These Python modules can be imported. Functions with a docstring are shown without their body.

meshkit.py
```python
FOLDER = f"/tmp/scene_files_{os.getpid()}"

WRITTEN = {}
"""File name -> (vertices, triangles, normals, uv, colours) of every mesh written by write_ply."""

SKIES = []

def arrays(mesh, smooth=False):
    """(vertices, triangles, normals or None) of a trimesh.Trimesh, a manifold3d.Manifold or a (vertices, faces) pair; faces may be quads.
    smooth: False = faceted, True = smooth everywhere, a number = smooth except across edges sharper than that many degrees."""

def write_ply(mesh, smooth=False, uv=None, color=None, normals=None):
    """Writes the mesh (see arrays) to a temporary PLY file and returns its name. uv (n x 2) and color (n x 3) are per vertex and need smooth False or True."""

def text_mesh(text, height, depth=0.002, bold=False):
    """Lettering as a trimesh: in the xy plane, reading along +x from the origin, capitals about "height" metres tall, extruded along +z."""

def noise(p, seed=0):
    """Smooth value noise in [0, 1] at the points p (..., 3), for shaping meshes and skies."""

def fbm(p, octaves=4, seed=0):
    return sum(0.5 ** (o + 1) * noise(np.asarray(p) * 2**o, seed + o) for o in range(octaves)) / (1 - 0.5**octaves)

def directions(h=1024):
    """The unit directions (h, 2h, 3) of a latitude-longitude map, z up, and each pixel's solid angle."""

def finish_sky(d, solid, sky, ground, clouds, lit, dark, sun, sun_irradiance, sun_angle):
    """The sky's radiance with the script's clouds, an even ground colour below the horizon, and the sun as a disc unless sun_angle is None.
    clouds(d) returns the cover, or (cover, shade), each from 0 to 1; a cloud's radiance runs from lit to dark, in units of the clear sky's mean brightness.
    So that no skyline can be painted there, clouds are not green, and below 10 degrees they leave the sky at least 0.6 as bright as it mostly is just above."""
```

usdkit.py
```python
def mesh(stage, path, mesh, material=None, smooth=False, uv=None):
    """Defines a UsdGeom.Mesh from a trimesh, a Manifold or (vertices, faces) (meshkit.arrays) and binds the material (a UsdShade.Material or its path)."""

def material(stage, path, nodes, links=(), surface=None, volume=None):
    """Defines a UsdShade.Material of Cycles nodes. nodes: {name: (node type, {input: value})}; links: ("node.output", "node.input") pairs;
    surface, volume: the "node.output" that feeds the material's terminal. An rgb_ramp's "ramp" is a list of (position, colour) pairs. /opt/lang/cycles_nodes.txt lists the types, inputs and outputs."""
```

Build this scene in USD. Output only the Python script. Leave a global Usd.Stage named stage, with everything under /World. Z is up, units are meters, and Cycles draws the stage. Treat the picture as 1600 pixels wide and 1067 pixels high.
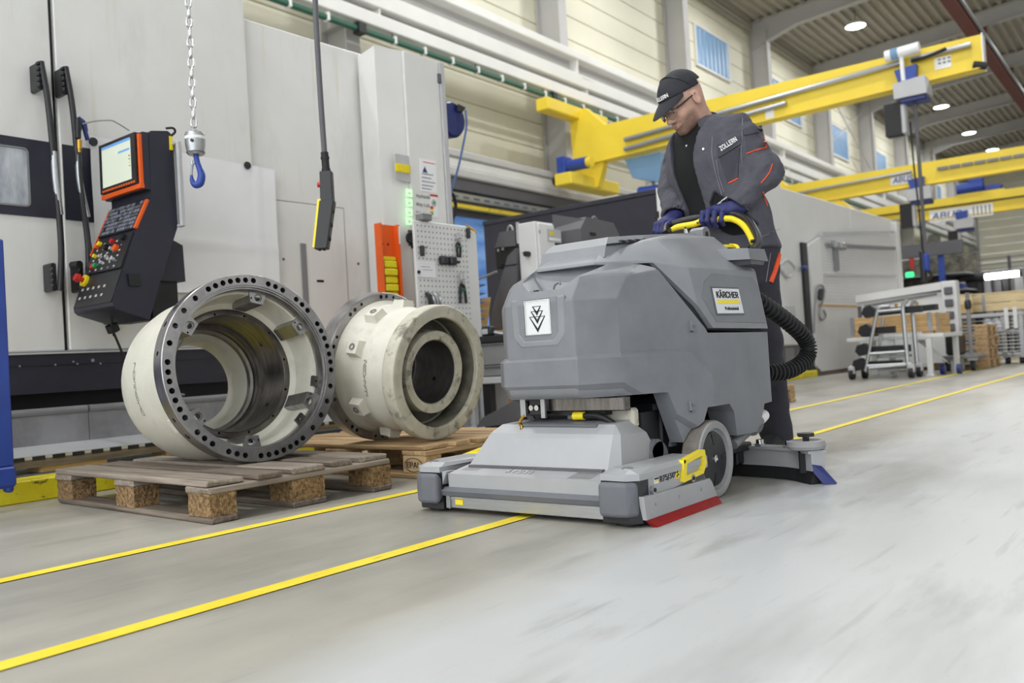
import math, random
import numpy as np, trimesh, manifold3d as m3
import meshkit, usdkit
from pxr import Usd, UsdGeom, UsdLux, UsdShade, Gf, Sdf, Vt

stage = Usd.Stage.CreateInMemory()
UsdGeom.SetStageUpAxis(stage, 'Z'); UsdGeom.SetStageMetersPerUnit(stage, 1.0)
UsdGeom.Xform.Define(stage, '/World'); UsdGeom.Scope.Define(stage, '/World/Looks')
rng = random.Random(7)

# ------------------------------------------------------------------ camera, sky, lights, exposure
F, YAW, PITCH, ROLL, CAMH = 1380.0, 0.67713, 0.01955, -0.0596, 0.49264
fw = np.array([-math.sin(YAW) * math.cos(PITCH), math.cos(YAW) * math.cos(PITCH), math.sin(PITCH)])
rt0 = np.array([math.cos(YAW), math.sin(YAW), 0.0]); up0 = np.cross(rt0, fw)
rt = math.cos(ROLL) * rt0 + math.sin(ROLL) * up0
up = -math.sin(ROLL) * rt0 + math.cos(ROLL) * up0
CAM = np.array([0.0, 0.0, CAMH])
cam = UsdGeom.Camera.Define(stage, '/World/camera')
cam.CreateHorizontalApertureAttr(36.0); cam.CreateVerticalApertureAttr(36.0 * 1067 / 1600)
cam.CreateFocalLengthAttr(36.0 * F / 1600)
cam.CreateFStopAttr(3.4); cam.CreateFocusDistanceAttr(2.75)
cam.CreateClippingRangeAttr(Gf.Vec2f(0.05, 500.0))
mx = np.eye(4); mx[0, :3], mx[1, :3], mx[2, :3], mx[3, :3] = rt, up, -fw, CAM
UsdGeom.Xformable(cam).AddTransformOp().Set(Gf.Matrix4d(*mx.ravel().tolist()))
cam.CreateExposureAttr(0.62)

dome = UsdLux.DomeLight.Define(stage, '/World/sky')          # bright overcast daylight at the open sides of the hall
dome.CreateColorAttr(Gf.Vec3f(0.93, 0.97, 1.0)); dome.CreateIntensityAttr(0.55)

# the hall stands 1.8 degrees askew of the floor lines: hall coordinates are turned by HD about the origin
HD = 0.032
LAMPS = [(-8.05, 31.0, 11.0), (-8.1, 38.0, 11.0), (-8.15, 45.1, 11.0), (-8.2, 52.3, 11.0), (-8.0, 58.4, 11.0)]      # high-bay lamps in view
LAMPS_ABOVE = [(x, y, 11.0) for y in (-6, 0, 6, 12, 18, 24) for x in (-8.0, -2.5)] + [(x, y, 11.0) for y in (31, 38, 45.1) for x in (-2.5,)]
LAMP_POWER = 135.0
for k, (x, y, z) in enumerate(LAMPS + LAMPS_ABOVE):
    L = UsdLux.DiskLight.Define(stage, f'/World/high_bay_light_{k:03d}')
    L.CreateRadiusAttr(0.31); L.CreateIntensityAttr(LAMP_POWER); L.CreateColorAttr(Gf.Vec3f(0.97, 0.985, 1.0))
    UsdGeom.Xformable(L).AddTranslateOp().Set(Gf.Vec3d(math.cos(HD) * x - math.sin(HD) * y, math.sin(HD) * x + math.cos(HD) * y, z - 0.02))

# ------------------------------------------------------------------ helpers
def ray(px, py):
    d = fw + rt * (px - 800) / F - up * (py - 533.5) / F
    return d / np.linalg.norm(d)

def pt(px, py, X=None, Y=None, Z=None):
    """The point where the sight line through a pixel of the photograph meets a real plane of the hall."""
    d = ray(px, py)
    t = (X - CAM[0]) / d[0] if X is not None else (Y - CAM[1]) / d[1] if Y is not None else (Z - CAM[2]) / d[2]
    return CAM + d * t

def pth(px, py, X=None, Y=None, Z=None):
    """The same in hall coordinates."""
    d = ray(px, py); c, s = math.cos(HD), math.sin(HD); d = np.array([c * d[0] + s * d[1], c * d[1] - s * d[0], d[2]])
    t = X / d[0] if X is not None else Y / d[1] if Y is not None else (Z - CAM[2]) / d[2]
    return CAM + d * t

def S(r, g=None, b=None):
    if g is None: g = b = r
    return tuple(((c / 255 / 12.92) if c / 255 <= 0.04045 else ((c / 255 + 0.055) / 1.055) ** 2.4) for c in (r, g, b))

_names = {}
def numbered(parent, name):
    k = (parent, name); n = _names.get(k, 0); _names[k] = n + 1
    return f'{parent}/{name}' if n == 0 else f'{parent}/{name}_{n:03d}'

def arr(m):
    """(v, f) of a manifold / trimesh / pair / list of these."""
    if isinstance(m, list):
        vs, fs, n = [], [], 0
        for k in m:
            v, f = arr(k); vs.append(v); fs.append(f + n); n += len(v)
        return np.vstack(vs), np.vstack(fs)
    if hasattr(m, 'to_mesh'):
        q = m.to_mesh(); return np.array(q.vert_properties[:, :3], float), np.array(q.tri_verts, int)
    if isinstance(m, tuple):
        v, f = np.asarray(m[0], float), np.asarray(m[1], int)
        if f.shape[1] == 4: f = np.vstack([f[:, [0, 1, 2]], f[:, [0, 2, 3]]])
        return v, f
    return np.array(m.vertices, float), np.array(m.faces, int)

def data(prim, label=None, cat=None, group=None, kind=None):
    for k, v in (('label', label), ('category', cat), ('group', group), ('kind', kind)):
        if v: prim.SetCustomDataByKey(k, v)
    return prim

class Thing:
    def __init__(s, name, label=None, cat=None, loc=(0, 0, 0), group=None, kind=None, rz=0.0, local=False, mtx=None):
        s.path = numbered('/World', name); s.loc = np.array(loc, float); s.local = local
        s.x = UsdGeom.Xform.Define(stage, s.path)
        if mtx is not None: s.x.AddTransformOp().Set(Gf.Matrix4d(*np.asarray(mtx).T.ravel().tolist()))
        else:
            s.x.AddTranslateOp().Set(Gf.Vec3d(*map(float, loc)))
            if rz: s.x.AddRotateZOp().Set(math.degrees(rz))
        s.meta = (name, cat, group); data(s.x.GetPrim(), label, cat, group, kind)
    def part(s, name, mesh, mat, parent=None, smooth=30, label=None, kind=None):
        v, f = arr(mesh)
        if not s.local: v = v - s.loc
        p = numbered(parent or s.path, name)
        usdkit.mesh(stage, p, (v, f), M[mat], smooth=smooth)
        data(stage.GetPrimAtPath(p), label, kind=kind)
        return p
    def copy(s, loc, rz, label, mtx=None):
        name, cat, group = s.meta
        x = UsdGeom.Xform.Define(stage, numbered('/World', name))
        x.GetPrim().GetReferences().AddInternalReference(s.path)
        x.ClearXformOpOrder()
        if mtx is not None: x.AddTransformOp(opSuffix='put').Set(Gf.Matrix4d(*np.asarray(mtx).T.ravel().tolist()))
        else:
            x.AddTranslateOp(opSuffix='put').Set(Gf.Vec3d(*map(float, loc)))
            x.AddRotateZOp(opSuffix='put').Set(math.degrees(rz))
        x.GetPrim().SetInstanceable(True); data(x.GetPrim(), label, cat, group)

def one(name, mesh, mat, label=None, cat=None, group=None, kind=None, smooth=30):
    p = numbered('/World', name); usdkit.mesh(stage, p, arr(mesh), M[mat], smooth=smooth)
    data(stage.GetPrimAtPath(p), label, cat, group, kind); return p

# --- solids (manifold3d)
def hull(pts): return m3.Manifold.hull_points(np.asarray(pts, np.float32))
def box(x0, x1, y0, y1, z0, z1, b=0.0):
    x0, x1, y0, y1, z0, z1 = min(x0, x1), max(x0, x1), min(y0, y1), max(y0, y1), min(z0, z1), max(z0, z1)
    b = min(b, (x1 - x0) / 2.01, (y1 - y0) / 2.01, (z1 - z0) / 2.01)
    if b <= 0: return m3.Manifold.cube((x1 - x0, y1 - y0, z1 - z0)).translate((x0, y0, z0))
    P = []
    for x, sx in ((x0, 1), (x1, -1)):
        for y, sy in ((y0, 1), (y1, -1)):
            for z, sz in ((z0, 1), (z1, -1)):
                P += [(x + sx * b, y + sy * b, z), (x + sx * b, y, z + sz * b), (x, y + sy * b, z + sz * b)]
    return hull(P)
def rbox(c, s, r, n=8):
    """A box of centre c, size s with edges rounded to r."""
    c, s = np.array(c, float), np.array(s, float)
    ball = m3.Manifold.sphere(r, n * 2)
    return m3.Manifold.batch_hull([ball.translate(tuple(c + (s / 2 - r) * np.array(k))) for k in np.ndindex(2, 2, 2) for k in [np.array(k) * 2 - 1]])
def balls(pts, r, n=12):
    rs = [r] * len(pts) if np.ndim(r) == 0 else r
    return m3.Manifold.batch_hull([m3.Manifold.sphere(float(q), n).translate(tuple(map(float, p))) for p, q in zip(pts, rs)])
def cs(poly):
    a = np.asarray(poly, float)
    if np.sum(a[:, 0] * np.roll(a[:, 1], -1) - np.roll(a[:, 0], -1) * a[:, 1]) < 0: a = a[::-1]
    return m3.CrossSection([a])
def mapx(m, M3x4): return m.transform(np.asarray(M3x4, float)[:3, :4])
def prismX(poly_yz, x0, x1):
    m = (poly_yz if isinstance(poly_yz, m3.CrossSection) else cs(poly_yz)).extrude(x1 - x0)
    return mapx(m, [[0, 0, 1, x0], [1, 0, 0, 0], [0, 1, 0, 0]])
def prismY(poly_xz, y0, y1):
    m = (poly_xz if isinstance(poly_xz, m3.CrossSection) else cs(poly_xz)).extrude(y1 - y0)
    return mapx(m, [[1, 0, 0, 0], [0, 0, -1, y1], [0, 1, 0, 0]])
def prismZ(poly_xy, z0, z1):
    return (poly_xy if isinstance(poly_xy, m3.CrossSection) else cs(poly_xy)).extrude(z1 - z0).translate((0, 0, z0))
def frame(o, x, z):
    """4x4 with origin o, x axis along x, z axis along z (orthonormalised)."""
    z = np.array(z, float); z /= np.linalg.norm(z); x = np.array(x, float); x = x - z * (x @ z); x /= np.linalg.norm(x)
    m = np.eye(4); m[:3, 0], m[:3, 1], m[:3, 2], m[:3, 3] = x, np.cross(z, x), z, o
    return m
def cyl(p, q, r, r2=None, n=24):
    p, q = np.array(p, float), np.array(q, float); d = q - p; L = np.linalg.norm(d)
    m = m3.Manifold.cylinder(L, r, r if r2 is None else r2, n)
    return mapx(m, frame(p, (1, 0, 0) if abs(d[0]) < 0.9 * L else (0, 1, 0), d))
def lathe(prof, n=64, M=None):
    """prof: closed list of (r, z); about z, then placed by the 4x4 M."""
    m = m3.Manifold.revolve(cs(prof), n)
    return m if M is None else mapx(m, M)
def spline(pts, n=8):
    P = np.array(pts, float)
    if len(P) < 3: return P
    Q = np.vstack([2 * P[0] - P[1], P, 2 * P[-1] - P[-2]]); out = []
    for i in range(1, len(Q) - 2):
        t = np.linspace(0, 1, n, endpoint=False)[:, None]
        a, b, c, d = Q[i - 1], Q[i], Q[i + 1], Q[i + 2]
        out.append(0.5 * (2 * b + (c - a) * t + (2 * a - 5 * b + 4 * c - d) * t ** 2 + (3 * b - a - 3 * c + d) * t ** 3))
    return np.vstack(out + [P[-1:]])
def tube(pts, r, n=10, sm=0, flat=None):
    """A closed tube along pts; r a number or one per point; flat=(direction, factor) squashes the section."""
    P = spline(pts, sm) if sm else np.array(pts, float)
    R = np.full(len(P), r, float) if np.ndim(r) == 0 else np.interp(np.linspace(0, 1, len(P)), np.linspace(0, 1, len(r)), r)
    t = np.gradient(P, axis=0); t /= np.linalg.norm(t, axis=1, keepdims=True) + 1e-12
    a = np.array([0, 0, 1.0]) if abs(t[0][2]) < 0.9 else np.array([1.0, 0, 0])
    V = []
    u = np.cross(t[0], a); u /= np.linalg.norm(u)
    for i in range(len(P)):
        u = u - t[i] * (u @ t[i]); u /= np.linalg.norm(u); w = np.cross(t[i], u)
        th = np.arange(n) * 2 * np.pi / n
        ring = R[i] * (np.cos(th)[:, None] * u + np.sin(th)[:, None] * w)
        if flat is not None: e = np.array(flat[0], float); ring = ring + np.outer(ring @ e, e) * (flat[1] - 1)
        V.append(P[i] + ring)
    V = np.vstack(V + [P[:1], P[-1:]]); k = len(P) * n; Fc = []
    for i in range(len(P) - 1):
        for j in range(n):
            a0, a1, b0, b1 = i * n + j, i * n + (j + 1) % n, (i + 1) * n + j, (i + 1) * n + (j + 1) % n
            Fc += [(a0, a1, b1), (a0, b1, b0)]
    for j in range(n):
        Fc += [(k, (j + 1) % n, j), (k + 1, (len(P) - 1) * n + j, (len(P) - 1) * n + (j + 1) % n)]
    return V, np.array(Fc)
def text(s, h, M, depth=0.0012, bold=False, center=False, xs=1.0, width=None):
    t = meshkit.text_mesh(s, h, depth, bold); v = np.array(t.vertices); v[:, 0] *= xs if width is None else width / np.ptp(v[:, 0])
    if center: v[:, 0] -= (v[:, 0].min() + v[:, 0].max()) / 2
    return v @ np.asarray(M)[:3, :3].T + np.asarray(M)[:3, 3], np.array(t.faces)
def xf(m, M):
    if hasattr(m, 'to_mesh'): return mapx(m, M)
    v, f = arr(m); return v @ np.asarray(M)[:3, :3].T + np.asarray(M)[:3, 3], f
def uni(ms): return m3.Manifold.batch_boolean(ms, m3.OpType.Add)

# --- signed distance fields meshed by surface nets
def surfnet(f, lo, hi, h):
    lo, hi = np.array(lo, float), np.array(hi, float); n = np.ceil((hi - lo) / h).astype(int) + 1
    ax = [lo[k] + h * np.arange(n[k]) for k in range(3)]
    D = np.empty(n, np.float32)
    for i0 in range(0, n[0], 24):
        G = np.stack(np.meshgrid(ax[0][i0:i0 + 24], ax[1], ax[2], indexing='ij'), -1)
        D[i0:i0 + 24] = f(G.reshape(-1, 3)).reshape(G.shape[:3])
    s = D < 0; cnt = np.zeros(n - 1, np.int8)
    cor = list(np.ndindex(2, 2, 2))
    sl = lambda A, c: A[c[0]:A.shape[0] - 1 + c[0], c[1]:A.shape[1] - 1 + c[1], c[2]:A.shape[2] - 1 + c[2]]
    for c in cor: cnt += sl(s, c)
    idx = np.argwhere((cnt > 0) & (cnt < 8)); vid = np.full(n - 1, -1, int); vid[tuple(idx.T)] = np.arange(len(idx))
    val = {c: D[tuple((idx + c).T)] for c in cor}; acc = np.zeros((len(idx), 3)); num = np.zeros(len(idx))
    for a in cor:
        for k in range(3):
            if a[k]: continue
            b = tuple(a[j] + (j == k) for j in range(3)); m = (val[a] < 0) != (val[b] < 0)
            t = val[a][m] / (val[a][m] - val[b][m]); p = np.tile(np.array(a, float), (m.sum(), 1)); p[:, k] += t
            acc[m] += p; num[m] += 1
    V = lo + h * (idx + acc / num[:, None]); Q = []
    for k in range(3):
        e = [0, 0, 0]; e[k] = 1; i, j = (k + 1) % 3, (k + 2) % 3
        A = s[tuple(slice(0, n[q] - e[q]) for q in range(3))]; B = s[tuple(slice(e[q], n[q]) for q in range(3))]
        E = np.argwhere(A != B); E = E[(E[:, i] > 0) & (E[:, j] > 0) & (E[:, i] < n[i] - 1) & (E[:, j] < n[j] - 1)]
        di, dj = np.eye(3, dtype=int)[i], np.eye(3, dtype=int)[j]
        q = np.stack([vid[tuple((E - o).T)] for o in (0 * di, di, di + dj, dj)], 1)
        fl = A[tuple(E.T)]; q[fl] = q[fl][:, ::-1]; Q.append(q[:, ::-1])
    Q = np.vstack(Q)
    return V, np.vstack([Q[:, [0, 1, 2]], Q[:, [0, 2, 3]]])
def sd_cone(P, a, b, ra, rb=None):
    a, b = np.array(a, float), np.array(b, float); rb = ra if rb is None else rb
    d = b - a; t = np.clip((P - a) @ d / (d @ d), 0, 1)
    return np.linalg.norm(P - a - t[:, None] * d, axis=1) - (ra + (rb - ra) * t)
def sd_ell(P, c, r, R=None):
    q = P - np.array(c, float)
    if R is not None: q = q @ np.asarray(R, float)
    r = np.array(r, float); k0 = np.linalg.norm(q / r, axis=1); k1 = np.linalg.norm(q / r ** 2, axis=1)
    return k0 * (k0 - 1) / np.maximum(k1, 1e-9)
def sd_box(P, c, s, R=None, r=0.0):
    q = P - np.array(c, float)
    if R is not None: q = q @ np.asarray(R, float)
    q = np.abs(q) - (np.array(s, float) / 2 - r)
    return np.linalg.norm(np.maximum(q, 0), axis=1) + np.minimum(q.max(1), 0) - r
def smin(a, b, k):
    h = np.clip(0.5 + 0.5 * (b - a) / k, 0, 1); return b + (a - b) * h - k * h * (1 - h)
def smax(a, b, k): return -smin(-a, -b, k)
def chain(P, joints, radii, k=0.02):
    d = None
    for i in range(len(joints) - 1):
        e = sd_cone(P, joints[i], joints[i + 1], radii[i], radii[i + 1]); d = e if d is None else smin(d, e, k)
    return d

# ------------------------------------------------------------------ materials
M = {}
def mat(name, col, rough=0.5, metal=0.0, var=0.0, vs=4.0, bump=0.0, bs=80.0, stretch=(1, 1, 1), col2=None, spec=0.5, detail=4.0, lo=0.35, hi=0.65, bst=None, rvar=0.0, coat=0.0, glow=None, extra=None):
    nodes = {'g': ('geometry', {}), 'p': ('principled_bsdf', {'roughness': rough, 'metallic': metal, 'specular_ior_level': spec, 'coat_weight': coat})}
    links = []
    if glow: nodes['p'][1].update(emission_color=glow[0], emission_strength=glow[1])
    if var or col2:
        c2 = col2 or tuple(min(1, c * (1 + var)) for c in col); c1 = col if col2 else tuple(c * (1 - var) for c in col)
        nodes['m'] = ('mapping', {'scale': stretch}); nodes['n'] = ('noise_texture', {'scale': vs, 'detail': detail, 'roughness': 0.6})
        nodes['r'] = ('rgb_ramp', {'ramp': [(lo, c1), (hi, c2)]})
        links += [('g.position', 'm.vector'), ('m.vector', 'n.vector'), ('n.fac', 'r.fac'), ('r.color', 'p.base_color')]
        if rvar:
            nodes['rr'] = ('map_range', {'from_min': 0.3, 'from_max': 0.7, 'to_min': rough - rvar, 'to_max': rough + rvar})
            links += [('n.fac', 'rr.value'), ('rr.result', 'p.roughness')]
    else: nodes['p'][1]['base_color'] = col
    if bump:
        nodes['bm'] = ('mapping', {'scale': bst or stretch}); nodes['bn'] = ('noise_texture', {'scale': bs, 'detail': 3.0}); nodes['b'] = ('bump', {'strength': bump, 'distance': 0.01})
        links += [('g.position', 'bm.vector'), ('bm.vector', 'bn.vector'), ('bn.fac', 'b.height'), ('b.normal', 'p.normal')]
    if extra: extra(nodes, links)
    M[name] = usdkit.material(stage, '/World/Looks/' + name, nodes, links, surface='p.BSDF')

def blend(nodes, links, tag, fac, col, src):
    """Mixes a colour over src by the socket fac; returns the new socket."""
    nodes['x' + tag] = ('mix_color', {'b': col}); links += [(fac, f'x{tag}.fac'), (src, f'x{tag}.a')]
    return f'x{tag}.result'
def mask(nodes, links, tag, scale, stretch, lo, hi, amount=1.0, detail=4.0, loc=(0, 0, 0)):
    nodes['k' + tag] = ('mapping', {'scale': stretch, 'location': loc}); nodes['q' + tag] = ('noise_texture', {'scale': scale, 'detail': detail, 'roughness': 0.6})
    nodes['w' + tag] = ('map_range', {'from_min': lo, 'from_max': hi, 'to_min': 0.0, 'to_max': amount, 'clamp': True})
    links += [('g.position', f'k{tag}.vector'), (f'k{tag}.vector', f'q{tag}.vector'), (f'q{tag}.fac', f'w{tag}.value')]
    return f'w{tag}.result'
def relink(links, sock): links[:] = [l for l in links if l[1] != 'p.base_color'] + [(sock, 'p.base_color')]

def floor_extra(n, l):
    # cleaned lane: pale blue-grey to the right of the machine's edge, beige worn concrete to the left (wear, streaks and wet patches along the aisle)
    n['sx'] = ('separate_xyz', {}); n['wob'] = ('noise_texture', {'scale': 2.2, 'detail': 5.0, 'roughness': 0.65}); n['wm'] = ('mapping', {'scale': (1, 0.35, 1)})
    n['wa'] = ('math', {'math_type': 'multiply_add', 'value2': 0.34, 'value3': -0.17}); n['ad'] = ('math', {'math_type': 'add'})
    n['lane'] = ('map_range', {'from_min': -1.36, 'from_max': -1.12, 'to_min': 0.0, 'to_max': 1.0, 'clamp': True})
    l += [('g.position', 'sx.vector'), ('g.position', 'wm.vector'), ('wm.vector', 'wob.vector'), ('wob.fac', 'wa.value1'), ('sx.x', 'ad.value1'), ('wa.value', 'ad.value2'), ('ad.value', 'lane.value')]
    s = blend(n, l, 'a', 'lane.result', S(190, 192, 193), 'r.color')
    s = blend(n, l, 'b', mask(n, l, 'b', 1.6, (1.6, 0.32, 1), 0.52, 0.72, 0.55, 6.0), S(132, 128, 122), s)
    s = blend(n, l, 'c', mask(n, l, 'c', 3.2, (2.2, 0.45, 1), 0.58, 0.70, 0.35, 6.0, (3, 9, 0)), S(120, 117, 112), s)
    s = blend(n, l, 'd', mask(n, l, 'd', 90, (1, 1, 1), 0.66, 0.74, 0.25, 2.0), S(110, 106, 100), s)
    s = blend(n, l, 'e', mask(n, l, 'e', 26, (1.0, 0.06, 1), 0.62, 0.70, 0.22, 3.0), S(120, 116, 110), s)
    relink(l, s)
mat('floor', S(148, 145, 137), rough=0.36, var=None, col2=S(176, 172, 161), vs=1.3, detail=6, stretch=(1, 0.4, 1), bump=0.05, bs=35, rvar=0.08, spec=0.45, extra=floor_extra)
mat('line_yellow', S(232, 206, 22), rough=0.55, col2=S(244, 222, 60), vs=6, bump=0.05, bs=60, extra=lambda n, l: relink(l, blend(n, l, 'a', mask(n, l, 'a', 30, (1, 0.4, 1), 0.6, 0.7, 0.5), S(170, 150, 60), 'r.color')))
mat('curb_yellow', S(214, 196, 18), rough=0.5, col2=S(236, 222, 40), vs=5, bump=0.1, bs=30, extra=lambda n, l: relink(l, blend(n, l, 'a', mask(n, l, 'a', 14, (1, 1, 2), 0.62, 0.68, 0.9), S(80, 74, 40), 'r.color')))
mat('crane_yellow', S(242, 212, 62), rough=0.42, var=0.05, vs=1)
mat('steel_white', S(232, 231, 226), rough=0.5, var=0.04, vs=1)
mat('steel_grey', S(186, 184, 181), rough=0.5, var=0.04, vs=1)
mat('wall_cream', S(232, 228, 206), rough=0.6, var=0.03, vs=1)
mat('wall_white', S(238, 239, 241), rough=0.6, var=0.02, vs=1)
mat('wall_grey', S(170, 170, 170), rough=0.6, var=0.05, vs=1)
mat('roof_sheet', S(178, 172, 158), rough=0.55, var=0.03, vs=1)
mat('rail_green', S(36, 92, 72), rough=0.4)
mat('red_oxide', S(112, 62, 56), rough=0.6, var=0.08, vs=2)
mat('window_blue', S(108, 140, 170), rough=0.4, var=0.08, vs=1.0, stretch=(1, 4, 0.3), glow=(S(120, 160, 195), 0.14))
mat('door_blue', S(70, 110, 175), rough=0.3, glow=(S(70, 120, 190), 0.25), col2=S(150, 185, 225), vs=1.2, stretch=(0.4, 0.4, 2.2))
def stains(n, l):
    s = blend(n, l, 'a', mask(n, l, 'a', 3.0, (1, 5.0, 0.30), 0.60, 0.74, 0.35, 4.0), S(206, 192, 162), 'r.color')
    s = blend(n, l, 'b', mask(n, l, 'b', 2.2, (1, 2.0, 0.8), 0.55, 0.75, 0.4, 6.0, (5, 2, 1)), S(200, 198, 196), s)
    relink(l, s)
mat('machine_paint', S(221, 220, 217), rough=0.42, col2=S(229, 228, 225), vs=1.5, bump=0.02, bs=120, extra=stains)
mat('machine_white', S(222, 222, 221), rough=0.4, var=0.03, vs=1.5)
mat('navy_paint', S(38, 38, 52), rough=0.45, var=0.1, vs=6, bump=0.03, bs=400)
mat('black_paint', S(24, 24, 28), rough=0.45, var=0.15, vs=8)
mat('black_rubber', S(28, 28, 30), rough=0.6, var=0.1, vs=20)
mat('black_plastic', S(34, 34, 37), rough=0.38, var=0.05, vs=20)
mat('grey_dark', S(92, 91, 96), rough=0.5, var=0.06, vs=4)
mat('grey_mid', S(128, 128, 130), rough=0.5, var=0.05, vs=5)
mat('grey_sheet', S(120, 119, 122), rough=0.45, col2=S(150, 149, 152), vs=5, detail=6, bump=0.03, bs=40)
mat('grey_light', S(188, 188, 190), rough=0.45, var=0.04, vs=4)
mat('tank_grey', S(114, 116, 121), rough=0.40, col2=S(124, 126, 131), vs=7, bump=0.035, bs=420, spec=0.5, rvar=0.05)
mat('lid_grey', S(128, 130, 135), rough=0.42, col2=S(138, 140, 144), vs=7, bump=0.035, bs=420, rvar=0.05)
mat('tank_dark', S(88, 89, 93), rough=0.45, var=0.04, vs=7, bump=0.03, bs=420)
mat('head_silver', S(172, 173, 176), rough=0.4, var=0.03, vs=9, metal=0.15, bump=0.015, bs=500)
mat('head_alu', S(176, 177, 178), rough=0.32, metal=0.75, var=0.04, vs=30, stretch=(0.3, 1, 3))
mat('bumper_grey', S(104, 106, 112), rough=0.55, var=0.05, vs=12, bump=0.03, bs=300)
mat('wheel_grey', S(150, 149, 150), rough=0.65, var=0.06, vs=15)
mat('tread_grey', S(118, 112, 106), rough=0.75, var=0.15, vs=30, bump=0.15, bs=160)
mat('lip_red', S(150, 12, 20), rough=0.4, var=0.15, vs=30)
mat('yellow', S(246, 222, 40), rough=0.35, var=0.02, vs=10)
mat('white_print', S(240, 240, 238), rough=0.4)
mat('black_print', S(26, 26, 28), rough=0.5)
mat('silver_plate', S(222, 223, 226), rough=0.35, metal=0.1)
mat('machine_window', S(140, 146, 158), rough=0.12, col2=S(196, 200, 206), vs=5, detail=6, stretch=(1, 2.5, 0.8))
mat('chrome', S(210, 210, 212), rough=0.18, metal=1.0)
mat('zinc', S(176, 178, 180), rough=0.35, metal=0.9, var=0.06, vs=40)
mat('brass', S(190, 150, 70), rough=0.3, metal=1.0)
mat('machined', S(150, 148, 148), rough=0.30, metal=0.92, col2=S(172, 170, 170), vs=14, stretch=(4, 1, 1), bump=0.015, bs=200)
mat('machined_dark', S(98, 93, 90), rough=0.30, metal=0.9, col2=S(126, 121, 117), vs=9, stretch=(6, 1, 1), bump=0.02, bs=160)
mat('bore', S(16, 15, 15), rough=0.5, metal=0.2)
def grime(n, l):
    s = blend(n, l, 'a', mask(n, l, 'a', 7, (1.5, 1, 1), 0.58, 0.72, 0.4, 6.0), S(176, 172, 156), 'r.color')
    relink(l, s)
mat('cream_paint', S(210, 207, 193), rough=0.45, col2=S(220, 217, 204), vs=6, bump=0.12, bs=120, extra=grime)
def rough_cast(n, l):
    s = blend(n, l, 'a', mask(n, l, 'a', 16, (1, 1, 1), 0.54, 0.66, 0.75, 6.0), S(104, 98, 88), 'r.color')
    relink(l, s)
mat('cast_worn', S(186, 182, 164), rough=0.6, col2=S(206, 202, 186), vs=12, bump=0.15, bs=60, extra=rough_cast)
mat('cast_dark', S(70, 68, 60), rough=0.6, col2=S(120, 116, 104), vs=9, bump=0.1, bs=80)
mat('ink', S(150, 148, 138), rough=0.6)
for nm, st in (('wood_x', (0.6, 9, 9)), ('wood_y', (9, 0.6, 9))):
    mat(nm, S(112, 101, 90), rough=0.8, col2=S(164, 152, 138), vs=5, detail=8, stretch=st, bump=0.3, bs=12, lo=0.3, hi=0.7)
    mat(nm + '_dark', S(84, 74, 65), rough=0.8, col2=S(134, 121, 107), vs=5, detail=8, stretch=st, bump=0.3, bs=12, lo=0.3, hi=0.7)
    mat(nm + '_fresh', S(160, 128, 90), rough=0.75, col2=S(206, 176, 134), vs=4, detail=7, stretch=st, bump=0.15, bs=12, lo=0.3, hi=0.7)
mat('chipboard', S(96, 74, 50), rough=0.9, col2=S(170, 138, 96), vs=70, detail=6, bump=0.9, bs=110, lo=0.35, hi=0.65)
mat('crate_wood', S(176, 136, 82), rough=0.7, col2=S(216, 182, 128), vs=4, detail=6, stretch=(1, 1, 6), lo=0.3, hi=0.7)
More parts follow.
